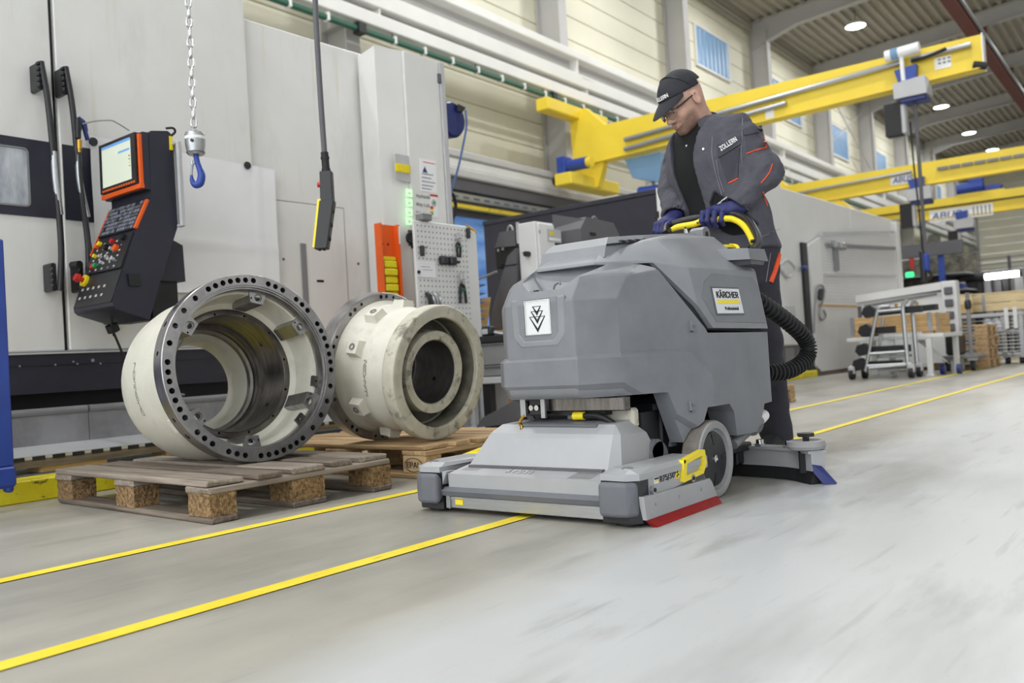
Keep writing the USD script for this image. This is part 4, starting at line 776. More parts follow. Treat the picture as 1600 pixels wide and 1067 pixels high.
b2 = m3.Manifold.revolve(cs([(0.296, -0.072), (0.276, -0.082), (0.262, -0.10), (0.264, -0.135), (0.284, -0.175), (0.288, -0.215), (0.283, -0.225), (0.286, -0.30), (0.297, -0.335), (0.312, -0.358), (0.312, -0.40), (0.240, -0.40), (0.240, -0.14), (0.248, -0.09)]), 112)
h2.part('body', mapx(b2, M2), 'cream_paint', smooth=40)
gr = m3.Manifold.revolve(cs([(0.247, -0.02), (0.247, -0.14), (0.180, -0.14), (0.180, -0.13), (0.244, -0.13), (0.244, -0.02)]), 96)
h2.part('end_recess', mapx(gr, M2), 'cast_dark', smooth=40)
tb = m3.Manifold.revolve(cs([(0.144, -0.05), (0.149, -0.041), (0.186, -0.041), (0.188, -0.05), (0.190, -0.14), (0.15, -0.14)]), 96)
h2.part('inner_tube', mapx(tb, M2), 'cast_worn', smooth=40)
bo = m3.Manifold.revolve(cs([(0.1435, -0.052), (0.150, -0.052), (0.156, -0.40), (0.0, -0.40), (0.0, -0.335), (0.13, -0.335), (0.138, -0.30), (0.1435, -0.30)]), 96) - cyl((-0.1, -0.09, -0.2), (-0.11, -0.10, -0.2), 0.001, n=8)
h2.part('bore_sleeve', mapx(bo, M2), 'machined', smooth=30)
for a in (-130, -20): h2.part('bore_hole', mapx(cyl((0.1425 * math.cos(math.radians(a)), 0.1425 * math.sin(math.radians(a)), -0.17), (0.146 * math.cos(math.radians(a)), 0.146 * math.sin(math.radians(a)), -0.17), 0.010, n=16), M2), 'bore')
f2 = m3.Manifold.revolve(cs([(0.30, -0.365), (0.346, -0.365), (0.350, -0.369), (0.350, -0.438), (0.346, -0.442), (0.30, -0.442)]), 128)
H2 = [a for g in range(-170, 190, 36) for a in (g, g + 8, g + 14)]
f2 = f2 - uni([m3.Manifold.cylinder(0.03, 0.0098 if k % 3 else 0.0075, 0.0098 if k % 3 else 0.0075, 16).translate((0.331 * math.cos(math.radians(a)), 0.331 * math.sin(math.radians(a)), -0.384)) for k, a in enumerate(H2)])
f2p = h2.part('flange', mapx(f2, M2), 'machined', smooth=30)
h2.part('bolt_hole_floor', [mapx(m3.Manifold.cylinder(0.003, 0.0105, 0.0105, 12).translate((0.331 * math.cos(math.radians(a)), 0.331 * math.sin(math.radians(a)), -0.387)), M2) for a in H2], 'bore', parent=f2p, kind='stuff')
for a in (124, 160, -147, 88, -100, 40, -40):
    t = math.radians(a); Rl = np.array([[math.cos(t), -math.sin(t), 0, 0], [math.sin(t), math.cos(t), 0, 0], [0, 0, 1, 0]])
    lug = h2.part('lug', mapx(mapx(hull([(x, y, z) for x, w, e in ((0.275, 0.040, 0.0), (0.318, 0.030, 0.006)) for y in (-w, w) for z in (-0.225 - e, -0.30 + e)]), Rl), M2), 'cream_paint', smooth=False)
    h2.part('lug_boss', mapx(mapx(cyl((0.316, 0.0, -0.262), (0.322, 0.0, -0.262), 0.016, n=20) - cyl((0.31, 0.0, -0.262), (0.33, 0.0, -0.262), 0.0085, n=16), Rl), M2), 'machined', parent=lug)
for k, ch in enumerate('2801732'):
    a = math.radians(174 + 4.6 * k); d = np.array([math.cos(a), math.sin(a), 0]); o = M2[:3, :3] @ (d * 0.2865 + (0, 0, -0.205)) + M2[:3, 3]
    h2.part('chalk_figure', text(ch, 0.026, frame(o, M2[:3, 2], M2[:3, :3] @ d), 0.0015), 'ink', smooth=False)

# ------------------------------------------------------------------ the big machine tool on the left
XM = -4.6
mt = Thing('machining_centre', 'tall light grey machine tool with two sliding doors behind the control panel', 'machine tool', loc=(-4.6, 2.1, 0))
mt.part('left_door', box(XM, XM - 0.06, -0.6, 2.085, 0.67, 2.9, 0.006), 'machine_paint')
mt.part('right_door', box(XM, XM - 0.06, 2.108, 3.27, 0.67, 2.86, 0.006), 'machine_paint')
mt.part('door_gap', box(XM - 0.03, XM - 0.06, 2.05, 2.14, 0.67, 2.88), 'black_paint')
mt.part('side_casing', box(XM - 0.05, XM - 0.8, 3.272, 4.30, 0.25, 2.72, 0.008), 'machine_paint')
mt.part('casing_edge', box(XM - 0.045, XM - 0.2, 4.30, 4.42, 0.25, 2.66, 0.004), 'grey_light')
mt.part('casing_gap', box(XM - 0.10, XM - 0.3, 4.42, 4.50, 0.25, 2.66), 'grey_mid')
mt.part('panel_gap', box(XM - 0.05, XM - 0.0485, 3.414, 4.026, 0.36, 1.597), 'grey_mid', smooth=False)
ha = mt.part('access_panel', box(XM - 0.05, XM - 0.044, 3.42, 4.02, 0.36, 1.59, 0.004), 'machine_paint')
a0, a1 = pt(472, 380, X=XM - 0.04), pt(482, 478, X=XM - 0.04)
mt.part('grey_strip', box(XM - 0.044, XM - 0.036, a0[1] - 0.015, a0[1] + 0.03, 0.85, a0[2], 0.003), 'grey_mid', parent=ha)
s0 = pt(501, 439, X=XM - 0.04); mt.part('key_slot', box(XM - 0.045, XM - 0.040, s0[1] - 0.03, s0[1] + 0.03, s0[2] - 0.008, s0[2] + 0.008, 0.004), 'bore', parent=ha)
for q in ((443, 405), (560, 412)):
    s0 = pt(*q, X=XM - 0.044); mt.part('panel_screw', cyl((XM - 0.046, s0[1], s0[2]), (XM - 0.041, s0[1], s0[2]), 0.009, n=10), 'grey_dark', parent=ha)
# dark window band across both doors
band = [(-0.6, 1.36), (-0.6, 1.755), (2.075, 1.735), (2.075, 1.345)]; wy0, wy1, wz0, wz1 = 1.0, 1.925, 1.415, 1.665
bd_ = mt.part('window_band', prismX(cs(band) - cs([(wy0, wz0), (wy1, wz0), (wy1, wz1), (wy0, wz1)]).offset(0.02, m3.JoinType.Round, 2.0, 12), XM, XM + 0.006), 'navy_paint')
mt.part('window_pane', box(XM - 0.002, XM + 0.003, wy0 - 0.02, wy1 + 0.02, wz0 - 0.02, wz1 + 0.02), 'machine_window', parent=bd_)
mt.part('window_seal', prismX(cs([(wy0, wz0), (wy1, wz0), (wy1, wz1), (wy0, wz1)]).offset(0.024, m3.JoinType.Round, 2.0, 12) - cs([(wy0, wz0), (wy1, wz0), (wy1, wz1), (wy0, wz1)]).offset(0.015, m3.JoinType.Round, 2.0, 12), XM, XM + 0.009), 'grey_mid', parent=bd_)
mt.part('window_band', prismX([(2.118, 1.345), (2.118, 1.735), (2.265, 1.733), (2.315, 1.34)], XM, XM + 0.006), 'navy_paint')
for i, (ty, by) in enumerate(((1.978, 1.995), (2.098, 2.130))):        # pull handles with ribbed grips
    zt, zb_ = 2.09, 0.985
    hnd = mt.part('door_handle', tube([(XM + 0.10, ty + 0.012, zt + 0.02), (XM + 0.115, ty + 0.03, 1.9), (XM + 0.12, ty + 0.045, 1.55), (XM + 0.12, by + 0.04, 1.2), (XM + 0.11, by + 0.03, zb_ - 0.02)], 0.0150, 12, 6), 'black_plastic')
    mt.part('handle_sleeve', tube([(XM + 0.12, ty + 0.0435, 1.66), (XM + 0.121, ty + 0.045, 1.52), (XM + 0.1205, by + 0.043, 1.345)], 0.0158, 12, 4), 'zinc', parent=hnd)
    for z0, yy in ((zt - 0.12, ty), (zb_ - 0.02, by)):
        mt.part('grip_foot', box(XM, XM + 0.10, yy - 0.004, yy + 0.022, z0, z0 + 0.14, 0.006), 'black_plastic', parent=hnd)
        for k in range(5): mt.part('grip_rib', box(XM + 0.09, XM + 0.115, yy - 0.012, yy - 0.002, z0 + 0.008 + 0.028 * k, z0 + 0.022 + 0.028 * k, 0.002), 'black_paint', parent=hnd)
# base: black recess, round bumper bar, grey sheet, sloping ledge
mt.part('door_track', [box(XM + 0.02, XM - 0.1, -0.6, 4.3, 0.655, 0.665), box(XM + 0.012, XM - 0.1, -0.6, 4.3, 0.668, 0.671)], 'grey_light')
bp_ = mt.part('base_panel', box(XM + 0.0, XM - 0.4, -0.6, 4.3, 0.46, 0.655), 'navy_paint')
mt.part('panel_lip', box(XM + 0.004, XM - 0.02, -0.6, 4.3, 0.596, 0.600), 'black_paint', parent=bp_)
for (yy, zz) in ((1.86, 0.60), (2.03, 0.60), (2.12, 0.612), (2.14, 0.60), (2.22, 0.615), (2.26, 0.597)):
    mt.part('panel_bolt', cyl((XM, yy, zz), (XM + 0.006, yy, zz), 0.005 if yy != 2.22 else 0.009, n=10), 'zinc', parent=bp_)
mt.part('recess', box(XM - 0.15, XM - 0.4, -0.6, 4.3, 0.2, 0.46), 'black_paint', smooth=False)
for a, b in ((-0.6, 2.13), (2.14, 4.3)): mt.part('bumper_pipe', cyl((XM + 0.10, a, 0.37), (XM + 0.10, b, 0.37), 0.019, n=14), 'grey_mid')
mt.part('diagonal_rod', cyl((XM - 0.02, 2.35, 0.50), (XM + 0.09, 2.68, 0.40), 0.006, n=8), 'zinc')
for a, b in ((-0.6, 2.137), (2.14, 3.2), (3.203, 4.3)): mt.part('splash_sheet', box(XM + 0.10, XM + 0.085, a, b, 0.19, 0.352), 'grey_sheet', smooth=False)
mt.part('ledge', hull([(XM + 0.1, y, z) for y in (-0.6, 4.3) for z in (0.19, 0.21)] + [(XM + 0.36, y, z) for y in (-0.6, 4.3) for z in (0.165, 0.182)]), 'grey_light', smooth=False)
tr_ = mt.part('edge_trim', box(XM + 0.36, XM + 0.33, -0.6, 4.3, 0.128, 0.165), 'wood_y_dark', smooth=False)
for k in range(44): mt.part('trim_notch', box(XM + 0.365, XM + 0.345, 0.4 + 0.09 * k, 0.455 + 0.09 * k, 0.160, 0.178), 'black_rubber', parent=tr_, smooth=False)
for k in range(5): mt.part('timber_packer', box(XM + 0.345, XM + 0.2, 0.55 + 0.62 * k, 0.86 + 0.62 * k, 0.10, 0.128), 'crate_wood', smooth=False)
mt.part('plinth', [box(XM + 0.34, XM - 0.4, -0.6, 4.3, 0.0, 0.098), box(XM + 0.40, XM + 0.34, -0.6, 4.3, 0.055, 0.092)], 'grey_sheet', smooth=False)
one('kerb', [box(-4.03, -4.195, -0.6, 4.10, 0.0, 0.096, 0.006)], 'curb_yellow', 'yellow painted kerb along the foot of the machine tool', 'kerb')
# tall right-hand cabinet of the machine tool
cb = Thing('control_cabinet', 'light grey electrical cabinet at the right end of the machine tool', 'cabinet', loc=(-4.6, 4.9, 0))
XC = -4.34
q0, q1 = pt(592, 68, X=XC), pt(688, 96, X=XC)
cb.part('body', prismZ([(XC, q0[1] + 0.20), (XC, q1[1]), (XC - 0.285, q1[1]), (XC - 0.285, q0[1] + 0.06), (XC - 0.05, q0[1] + 0.0)], 0.22, q0[2]), 'machine_paint', smooth=False)
cb.part('door', box(XC, XC + 0.02, q0[1] + 0.21, q1[1] - 0.05, 0.23, q0[2] - 0.004, 0.002), 'machine_paint')
cb.part('edge_strip', box(XC - 0.1, XC + 0.03, q1[1] - 0.045, q1[1] + 0.01, 0.08, q0[2], 0.006), 'grey_light')
e0 = pt(683, 121, X=XC); cb.part('door_catch', box(XC, XC + 0.035, e0[1] - 0.02, e0[1] + 0.01, e0[2] - 0.05, e0[2] + 0.02, 0.004), 'grey_dark')
def plate(t, name, x, a, b, m, th=0.004, parent=None, **k):
    """A thin plate on the plane X = x between two picked corners."""
    p, q = pt(*a, X=x), pt(*b, X=x); return t.part(name, box(x, x + th, p[1], q[1], p[2], q[2]), m, parent=parent, smooth=False, **k)
ve = plate(cb, 'filter_holder', XC + 0.02, (616, 240), (640, 285), 'grey_light', 0.006); plate(cb, 'yellow_filter', XC + 0.026, (617, 255), (641, 271), 'yellow', 0.006, parent=ve)
for k in range(6): p_, q_ = pt(619 + 4 * k, 257, X=XC + 0.032), pt(619 + 4 * k, 270, X=XC + 0.032); cb.part('filter_slat', box(XC + 0.032, XC + 0.035, p_[1], p_[1] + 0.006, q_[2], p_[2]), 'tape_yellow', parent=ve, smooth=False)
for k, y in enumerate((295, 310, 325, 339)):
    dsp = plate(cb, 'counter_display', XC + 0.02, (634, y), (644, y + 13), 'lcd_green', 0.005)
    p_ = pt(639, y + 6, X=XC + 0.025); cb.part('display_mark', box(XC + 0.025, XC + 0.0265, p_[1] - 0.008, p_[1] + 0.014, p_[2] - 0.012, p_[2] + 0.004), 'white_print', parent=dsp, smooth=False)
nt = plate(cb, 'notice_sheet', XC + 0.02, (655, 247), (683, 302), 'paper', 0.003)
p_ = pt(663, 265, X=XC + 0.023); cb.part('notice_sign', prismX([(p_[1] - 0.02, p_[2] - 0.02), (p_[1] + 0.03, p_[2] - 0.02), (p_[1] + 0.005, p_[2] + 0.025)], XC + 0.023, XC + 0.024), 'blue_dark', parent=nt, smooth=False)
for k, y in enumerate((252, 270, 276, 282, 288, 293)):
    p_, q_ = pt(659 if k else 661, y, X=XC + 0.0235), pt(680, y + 4, X=XC + 0.0235); cb.part('text_line', box(XC + 0.023, XC + 0.024, p_[1], q_[1] - 0.02 * (k % 3), p_[2] - 0.006, p_[2]), 'orange' if k == 0 else 'key_grey', parent=nt, smooth=False)
for w, y in (('Hydraulic', 308), ('Way Lub.', 321), ('Hand Lub.', 334)):
    p_ = pt(650, y, X=XC + 0.02); cb.part('label_lettering', text(w, 0.024, frame((XC + 0.0205, p_[1], p_[2]), (0, 1, 0), (1, 0, 0)), 0.001), 'grey_dark', smooth=False)
gs = plate(cb, 'gauge_sticker', XC + 0.02, (672, 302), (684, 340), 'paper', 0.003); plate(cb, 'sticker_header', XC + 0.023, (672, 303), (684, 308), 'red', 0.002, parent=gs)
p_ = pt(678, 317, X=XC + 0.025); cb.part('gauge_dial', cyl((XC + 0.023, p_[1], p_[2]), (XC + 0.026, p_[1], p_[2]), 0.026, n=24), 'grey_light', parent=gs); cb.part('gauge_needle', cyl((XC + 0.026, p_[1], p_[2]), (XC + 0.0275, p_[1], p_[2]), 0.011, n=16), 'green', parent=gs)
for y, m in ((324, 'red'), (329, 'yellow'), (333, 'green')): p_ = pt(675, y, X=XC + 0.025); cb.part('level_mark', box(XC + 0.023, XC + 0.0255, p_[1] - 0.012, p_[1] + 0.012, p_[2] - 0.012, p_[2] + 0.008), m, parent=gs, smooth=False)

# hanging drawing sheet with two round magnets
y0_, y1_ = 2.255, 3.42; ny, nz = 46, 26
g_ = np.stack(np.meshgrid(np.linspace(0, 1, ny), np.linspace(0, 1, nz), indexing='ij'), -1).reshape(-1, 2)
zt_ = 1.80 - 0.03 * g_[:, 0]; zb_ = 0.98 + 0.0 * g_[:, 0]
v_ = np.c_[XM + 0.014 + 0.012 * (meshkit.fbm(np.c_[g_[:, 0] * 5, g_[:, 1] * 4, 0 * g_[:, 0]], 3, 4) - 0.4) + 0.005 * (np.abs(np.sin(g_[:, 1] * 9)) < 0.12) + 0.006 * (np.abs(np.sin(g_[:, 0] * 7)) < 0.08), y0_ + (y1_ - y0_) * g_[:, 0] + 0.05 * (1 - g_[:, 1]) * (1 - g_[:, 0]) * 0, zb_ + (zt_ - zb_) * g_[:, 1]]
f_ = np.array([(i * nz + j, (i + 1) * nz + j, (i + 1) * nz + j + 1, i * nz + j + 1) for i in range(ny - 1) for j in range(nz - 1)])
ps = Thing('drawing_sheet', 'large creased white paper sheet hung on the machine door with magnets', 'paper sheet', loc=(XM, 2.8, 1.0))
ps.part('sheet', (v_, f_), 'paper', smooth=True)
for k, (px_, py_) in enumerate(((147, 221), (388, 258))):
    m_ = pt(px_, py_, X=XM + 0.03); g = Thing('magnet', ('round black magnet at the left corner of the white sheet', 'round black magnet at the right corner of the white sheet')[k], 'magnet', loc=tuple(m_))
    g.part('disc', lathe([(0, 0.0), (0.022, 0.0), (0.024, 0.004), (0.021, 0.013), (0, 0.014)], 24, frame((XM + 0.016, m_[1], m_[2]), (0, 1, 0), (1, 0, 0))), 'black_plastic')

# air blow gun hung on the right-hand door handle
ag = Thing('air_gun', 'blue air blow gun with a long bent nozzle hung on the second door handle', 'air gun', loc=(-4.45, 2.25, 1.3))
def px3(a, x): return pt(*a, X=x)
ag.part('body', tube([px3(q, -4.46) for q in ((122, 183), (130, 196), (135, 212), (137, 219))], 0.011, 10, 4), 'blue_dark')
ag.part('trigger', tube([px3(q, -4.46) for q in ((126, 185), (133, 192), (136, 205))], 0.006, 8, 4), 'blue_paint')
ag.part('valve', [cyl(px3((117, 201), -4.45), px3((126, 201), -4.45), 0.012, n=12), cyl(px3((122, 186), -4.44), px3((122, 216), -4.44), 0.014, n=12)], 'black_paint')
ag.part('nozzle', tube([px3(q, -4.45) for q in ((128, 194), (150, 189), (173, 188), (181, 191), (193, 198), (202, 204))], 0.0042, 8, 4), 'zinc')
ag.part('fitting', [cyl(px3((124, 219), -4.44), px3((124, 233), -4.44), 0.0125, n=14), cyl(px3((124, 233), -4.44), px3((124, 239), -4.44), 0.009, n=14)], 'brass')
ag.part('air_hose', tube([px3(q, -4.42) for q in ((124, 238), (126, 275), (131, 320), (137, 360), (144, 405), (146, 425), (143, 408))], 0.008, 10, 6), 'black_rubber')

# ------------------------------------------------------------------ CNC operator panel on its swivel arm
cp = Thing('operator_panel', 'dark slanted machine control panel with a screen, keypads and orange trim', 'control panel', loc=(-4.2, 2.2, 0))
XP, XQ = -4.02, -4.41
side_ = [(2.272, 1.700), (2.285, 1.712), (2.372, 1.725), (2.388, 1.715), (2.400, 1.25), (2.286, 0.955), (2.227, 0.784), (2.065, 0.835), (2.05, 0.85), (2.048, 0.87), (2.113, 1.029), (2.184, 1.208), (2.262, 1.370), (2.268, 1.39)]
body_ = prismX(side_, XQ + 0.0, XP)
cp.part('housing', body_, 'navy_paint', smooth=False)
def face(yz0, yz1, x0, x1, t0, t1):
    """A plate on the slanted front between two (y, z) points, from x0 to x1, t0..t1 in front of it."""
    a, b = np.array(yz0, float), np.array(yz1, float); d = (b - a) / np.linalg.norm(b - a); n = np.array([-d[1], d[0]])
    return hull([(x, *(p + n * t)) for x in (x0, x1) for p in (a, b) for t in (t0, t1)])
A0, A1, B0, B1, C0, C1, D0, D1 = (2.266, 1.450), (2.268, 1.700), (2.19, 1.222), (2.262, 1.372), (2.113, 1.032), (2.184, 1.206), (2.05, 0.868), (2.110, 1.022)
cp.part('screen_frame', face((2.268, 1.420), A1, XQ + 0.0, XP, 0.0, 0.03), 'navy_paint')
fr = cp.part('screen_bezel', face(A0, A1, XQ + 0.005, XP - 0.03, 0.03, 0.055), 'black_plastic')
cp.part('display', face((2.266, 1.478), (2.268, 1.678), XQ + 0.035, XP - 0.07, 0.055, 0.0565), 'screen', parent=fr)
cp.part('screen_window', face((2.266, 1.662), (2.268, 1.676), XQ + 0.036, XP - 0.072, 0.0565, 0.0572), 'screen_blue', parent=fr)
cp.part('screen_window', face((2.266, 1.615), (2.268, 1.628), XQ + 0.20, XP - 0.08, 0.0565, 0.0572), 'screen_blue', parent=fr)
for k in range(4): cp.part('screen_row', face((2.266, 1.560 + 0.012 * k), (2.268, 1.5615 + 0.012 * k), XQ + 0.045, XQ + 0.16 + 0.02 * (k % 2), 0.0565, 0.057), 'key_grey', parent=fr)
for k, m in enumerate(('blue_paint', 'yellow', 'green', 'red')): cp.part('screen_icon', face((2.266, 1.535 + 0.016 * k), (2.268, 1.547 + 0.016 * k), XP - 0.090, XP - 0.078, 0.0565, 0.0572), m, parent=fr)
cp.part('screen_row', face((2.266, 1.486), (2.268, 1.496), XQ + 0.05, XQ + 0.22, 0.0565, 0.057), 'grey_dark', parent=fr)
for k in range(14): cp.part('soft_key', face((2.266, 1.456), (2.266, 1.466), XQ + 0.03 + 0.0235 * k, XQ + 0.046 + 0.0235 * k, 0.055, 0.058), 'orange', parent=fr)
cp.part('orange_trim', face((2.267, 1.425), (2.267, 1.447), XQ, XP - 0.002, 0.03, 0.05), 'orange'); cp.part('orange_trim', face((2.267, 1.445), (2.267, 1.690), XP - 0.024, XP - 0.006, 0.03, 0.045), 'orange')
cp.part('orange_trim', face((2.192, 1.225), (2.262, 1.370), XP - 0.03, XP - 0.008, 0.0, 0.012), 'orange'); cp.part('orange_trim', face((2.15, 1.13), (2.262, 1.370), XQ + 0.002, XQ + 0.012, 0.0, 0.012), 'orange')
kb = cp.part('keypad', face(B0, B1, XQ + 0.015, XP - 0.035, 0.0, 0.010), 'black_plastic')
dB = (np.array(B1) - np.array(B0))
for r_ in range(7):
    for c_ in range(13):
        if rng.random() < 0.93: cp.part('key', face(np.array(B0) + dB * (0.04 + r_ * 0.137), np.array(B0) + dB * (0.04 + r_ * 0.137 + 0.10), XQ + 0.024 + 0.0255 * c_, XQ + 0.044 + 0.0255 * c_, 0.010, 0.0145), 'key_grey' if rng.random() < 0.6 else 'grey_dark', parent=kb, smooth=False)
op = cp.part('switch_field', face(C0, C1, XQ + 0.01, XP - 0.02, 0.0, 0.010), 'black_plastic')
dC = np.array(C1) - np.array(C0); nC = np.array([-dC[1], dC[0]]) / np.linalg.norm(dC)
for (u, w, m, rr_) in ((0.10, 0.80, 'orange', .012), (0.16, 0.86, 'yellow', .012), (0.55, 0.84, 'red', .012), (0.74, 0.60, 'orange', .018), (0.20, 0.18, 'red', .013), (0.27, 0.20, 'green', .013), (0.15, 0.50, 'yellow', .010), (0.42, 0.70, 'black_paint', .016), (0.86, 0.88, 'black_paint', .016), (0.33, 0.45, 'grey_light', .008), (0.55, 0.40, 'grey_light', .008), (0.65, 0.30, 'grey_light', .008), (0.45, 0.25, 'grey_light', .008), (0.78, 0.28, 'grey_light', .008), (0.6, 0.62, 'grey_light', .008)):
    o_ = np.array(C0) + dC * w; x_ = XQ + 0.02 + 0.33 * u
    cp.part('push_button', cyl((x_, *(o_ + nC * 0.008)), (x_, *(o_ + nC * 0.026)), rr_, n=12), m, parent=op)
for k in range(30):
    o_ = np.array(C0) + dC * (0.06 + 0.15 * (k // 5)); x_ = XQ + 0.05 + 0.06 * (k % 5)
    cp.part('legend', face(o_, o_ + dC * 0.05, x_, x_ + 0.016, 0.010, 0.0108), 'grey_light' if k % 3 else 'key_grey', parent=op, smooth=False)
lo_ = cp.part('lower_field', face(D0, D1, XQ + 0.005, XP - 0.01, 0.0, 0.006), 'black_plastic')
dD = np.array(D1) - np.array(D0); nD = np.array([-dD[1], dD[0]]) / np.linalg.norm(dD)
for k in range(10):
    o_ = np.array(D0) + dD * (0.25 + 0.28 * (k // 5)); x_ = XQ + 0.03 + 0.055 * (k % 5); cp.part('legend', face(o_, o_ + dD * 0.08, x_, x_ + 0.02, 0.006, 0.0068), 'grey_light', parent=lo_, smooth=False)
x_ = XQ + 0.04; o_ = np.array(D0) + dD * 0.86
es = cp.part('emergency_collar', cyl((x_, *(o_ + nD * 0.005)), (x_, *(o_ + nD * 0.02)), 0.03, n=24), 'yellow', parent=lo_)
cp.part('emergency_button', uni([cyl((x_, *(o_ + nD * 0.02)), (x_, *(o_ + nD * 0.045)), 0.012, n=14), cyl((x_, *(o_ + nD * 0.042)), (x_, *(o_ + nD * 0.062)), 0.022, 0.019, n=20)]), 'red', parent=lo_)
cp.part('hand_wheel', [cyl((XQ + 0.0, 2.09, 1.09), (XQ - 0.05, 2.075, 1.09), 0.02, n=16)], 'black_plastic')
cp.part('side_flap', hull([(XP + t, y, z) for t in (0, 0.012) for y, z in ((2.13, 0.945), (2.185, 0.945), (2.185, 1.005), (2.125, 1.002))]), 'black_paint', smooth=False)
cp.part('side_grip', [box(XP, XP + 0.05, 2.395, 2.415, 1.245, 1.26, 0.003), box(XP, XP + 0.05, 2.385, 2.405, 1.655, 1.67, 0.003), box(XP + 0.035, XP + 0.055, 2.388, 2.412, 1.245, 1.67, 0.004)], 'grey_light')
cp.part('rear_pad', box(XP - 0.02, XP + 0.004, 2.40, 2.425, 1.26, 1.68, 0.003), 'grey_mid')
cp.part('key_tag', [box(XP + 0.002, XP + 0.008, 2.376, 2.392, 1.63, 1.70), ], 'yellow', smooth=False); cp.part('key_ring', tube([(XP + 0.004, 2.36, 1.735), (XP + 0.02, 2.39, 1.738), (XP + 0.004, 2.41, 1.725), (XP + 0.004, 2.385, 1.70)], 0.006, 8, 4), 'black_rubber')
cp.part('rear_box', hull([(x, y, z) for x in (-4.30, -4.10) for y, z in ((2.36, 1.22), (2.47, 1.17), (2.475, 0.985), (2.30, 0.985))]), 'navy_paint', smooth=False)
cp.part('swivel_arm', [box(-4.28, -4.12, 2.30, 2.44, 0.80, 0.985), box(-4.58, -4.14, 2.28, 2.42, 0.80, 0.88)], 'black_paint', smooth=False)
cp.part('foot_cable', tube([(-4.2, 2.13, 0.815), (-4.21, 2.135, 0.77), (-4.22, 2.15, 0.72)], 0.007, 8, 4), 'black_rubber')
cp.part('cable_knob', cyl((-4.215, 2.135, 0.775), (-4.22, 2.150, 0.742), 0.03, n=10), 'black_paint')
cp.part('foot_cable', tube([(-4.22, 2.15, 0.73), (-4.24, 2.18, 0.68), (-4.28, 2.23, 0.60)], 0.006, 8, 4), 'black_rubber')

# ------------------------------------------------------------------ blue rack post cut by the left edge
br = Thing('blue_rack', 'blue painted steel rack post standing at the left edge of the photo', 'rack', loc=(-3.85, 1.3, 0))
br.part('post', box(-3.88, -3.82, 1.44, 1.508, 0.18, 1.10, 0.006), 'blue_paint'); br.part('post_top', box(-3.875, -3.825, 1.44, 1.492, 1.08, 1.6, 0.006), 'blue_paint')
br.part('foot_rail', [box(-3.885, -3.815, 0.70, 1.515, 0.095, 0.185, 0.012)], 'blue_paint')
br.part('post_foot', rbox((-3.85, 1.492, 0.105), (0.05, 0.03, 0.06), 0.012), 'blue_paint')
br.part('post', box(-3.88, -3.82, 0.70, 0.77, 0.18, 1.6, 0.006), 'blue_paint'); br.part('cross_rail', box(-3.88, -3.82, 0.77, 1.44, 1.50, 1.56, 0.006), 'blue_paint')
for y in (0.78, 1.25): br.part('caster', [cyl((-3.87, y, 0.04), (-3.83, y, 0.04), 0.04, n=20)], 'black_rubber')
for y in (0.78, 1.25): br.part('caster_fork', box(-3.875, -3.825, y - 0.03, y + 0.02, 0.05, 0.10, 0.004), 'zinc')

# ------------------------------------------------------------------ chain hoist hook and pendant hanging in front of the machine
XH = -3.75
def chain_links(t, p0, p1, size, wire, mat_, n=None):
    p0, p1 = np.array(p0, float), np.array(p1, float); L = np.linalg.norm(p1 - p0); n = n or int(L / (size * 1.35)); d = (p1 - p0) / L
    a = np.cross(d, (0.3, 1, 0)); a /= np.linalg.norm(a); b = np.cross(d, a)
    for k in range(n):
        c = p0 + d * L * (k + 0.5) / n; u = a if k % 2 else b; th = np.arange(14) * 2 * np.pi / 14
        loop = [c + u * (size * 0.36 * math.cos(q)) + d * (size * 0.50 * math.sin(q) + (0.20 * size if math.sin(q) > 0 else -0.20 * size)) for q in th]; loop.append(loop[0])
        t.part('link', tube(loop, wire, 6), mat_, smooth=60)
ho = Thing('crane_hook', 'blue lifting hook on a bright steel chain hanging before the machine door', 'crane hook', loc=tuple(pt(308, 290, X=XH)))
hc0, hc1 = pt(293, -20, X=XH), pt(303, 200, X=XH)
chain_links(ho, hc1, hc0, 0.034, 0.0056, 'chrome')
hb0 = pt(304, 204, X=XH); zx = pt(305, 242, X=XH); hs = (zx - hb0)
Mh = frame((hb0[0], hb0[1], zx[2]), (1, 0, 0), (0, 0, 1)); Lh = hb0[2] - zx[2]
ho.part('hook_block', lathe([(0, 0), (0.036, 0.0), (0.041, 0.008), (0.041, 0.02), (0.046, 0.045), (0.047, Lh * 0.8), (0.043, Lh * 0.9), (0.02, Lh), (0, Lh)], 32, Mh), 'zinc')
ho.part('block_band', lathe([(0.044, Lh * 0.62), (0.0478, Lh * 0.62), (0.0478, Lh * 0.74), (0.044, Lh * 0.74)], 32, Mh), 'white_print')
ho.part('block_band', lathe([(0.035, 0.008), (0.0425, 0.008), (0.0425, 0.014), (0.035, 0.014)], 32, Mh), 'grey_dark')
ho.part('block_screw', cyl((hb0[0] + 0.03, hb0[1] - 0.033, zx[2] + Lh * 0.5), (hb0[0] + 0.036, hb0[1] - 0.040, zx[2] + Lh * 0.5), 0.008, n=12), 'black_paint')
uH = rt0 * 1.0
def hk(a, b): return np.array([hb0[0], hb0[1], zx[2]]) + uH * a + np.array([0, 0, b])
ho.part('hook', tube([hk(0.0, 0.01), hk(0.004, -0.03), hk(0.014, -0.065), hk(0.022, -0.10), hk(0.012, -0.135), hk(-0.010, -0.142), hk(-0.024, -0.120), hk(-0.026, -0.095)], [0.013, 0.013, 0.014, 0.018, 0.019, 0.016, 0.011, 0.006], 14, 6), 'blue_paint')
ho.part('latch', tube([hk(-0.004, -0.03), hk(-0.020, -0.05), hk(-0.026, -0.095)], 0.006, 8, 4), 'zinc'); ho.part('hook_screw', cyl(hk(-0.02, -0.028), hk(-0.02, -0.045), 0.008, n=10), 'zinc')
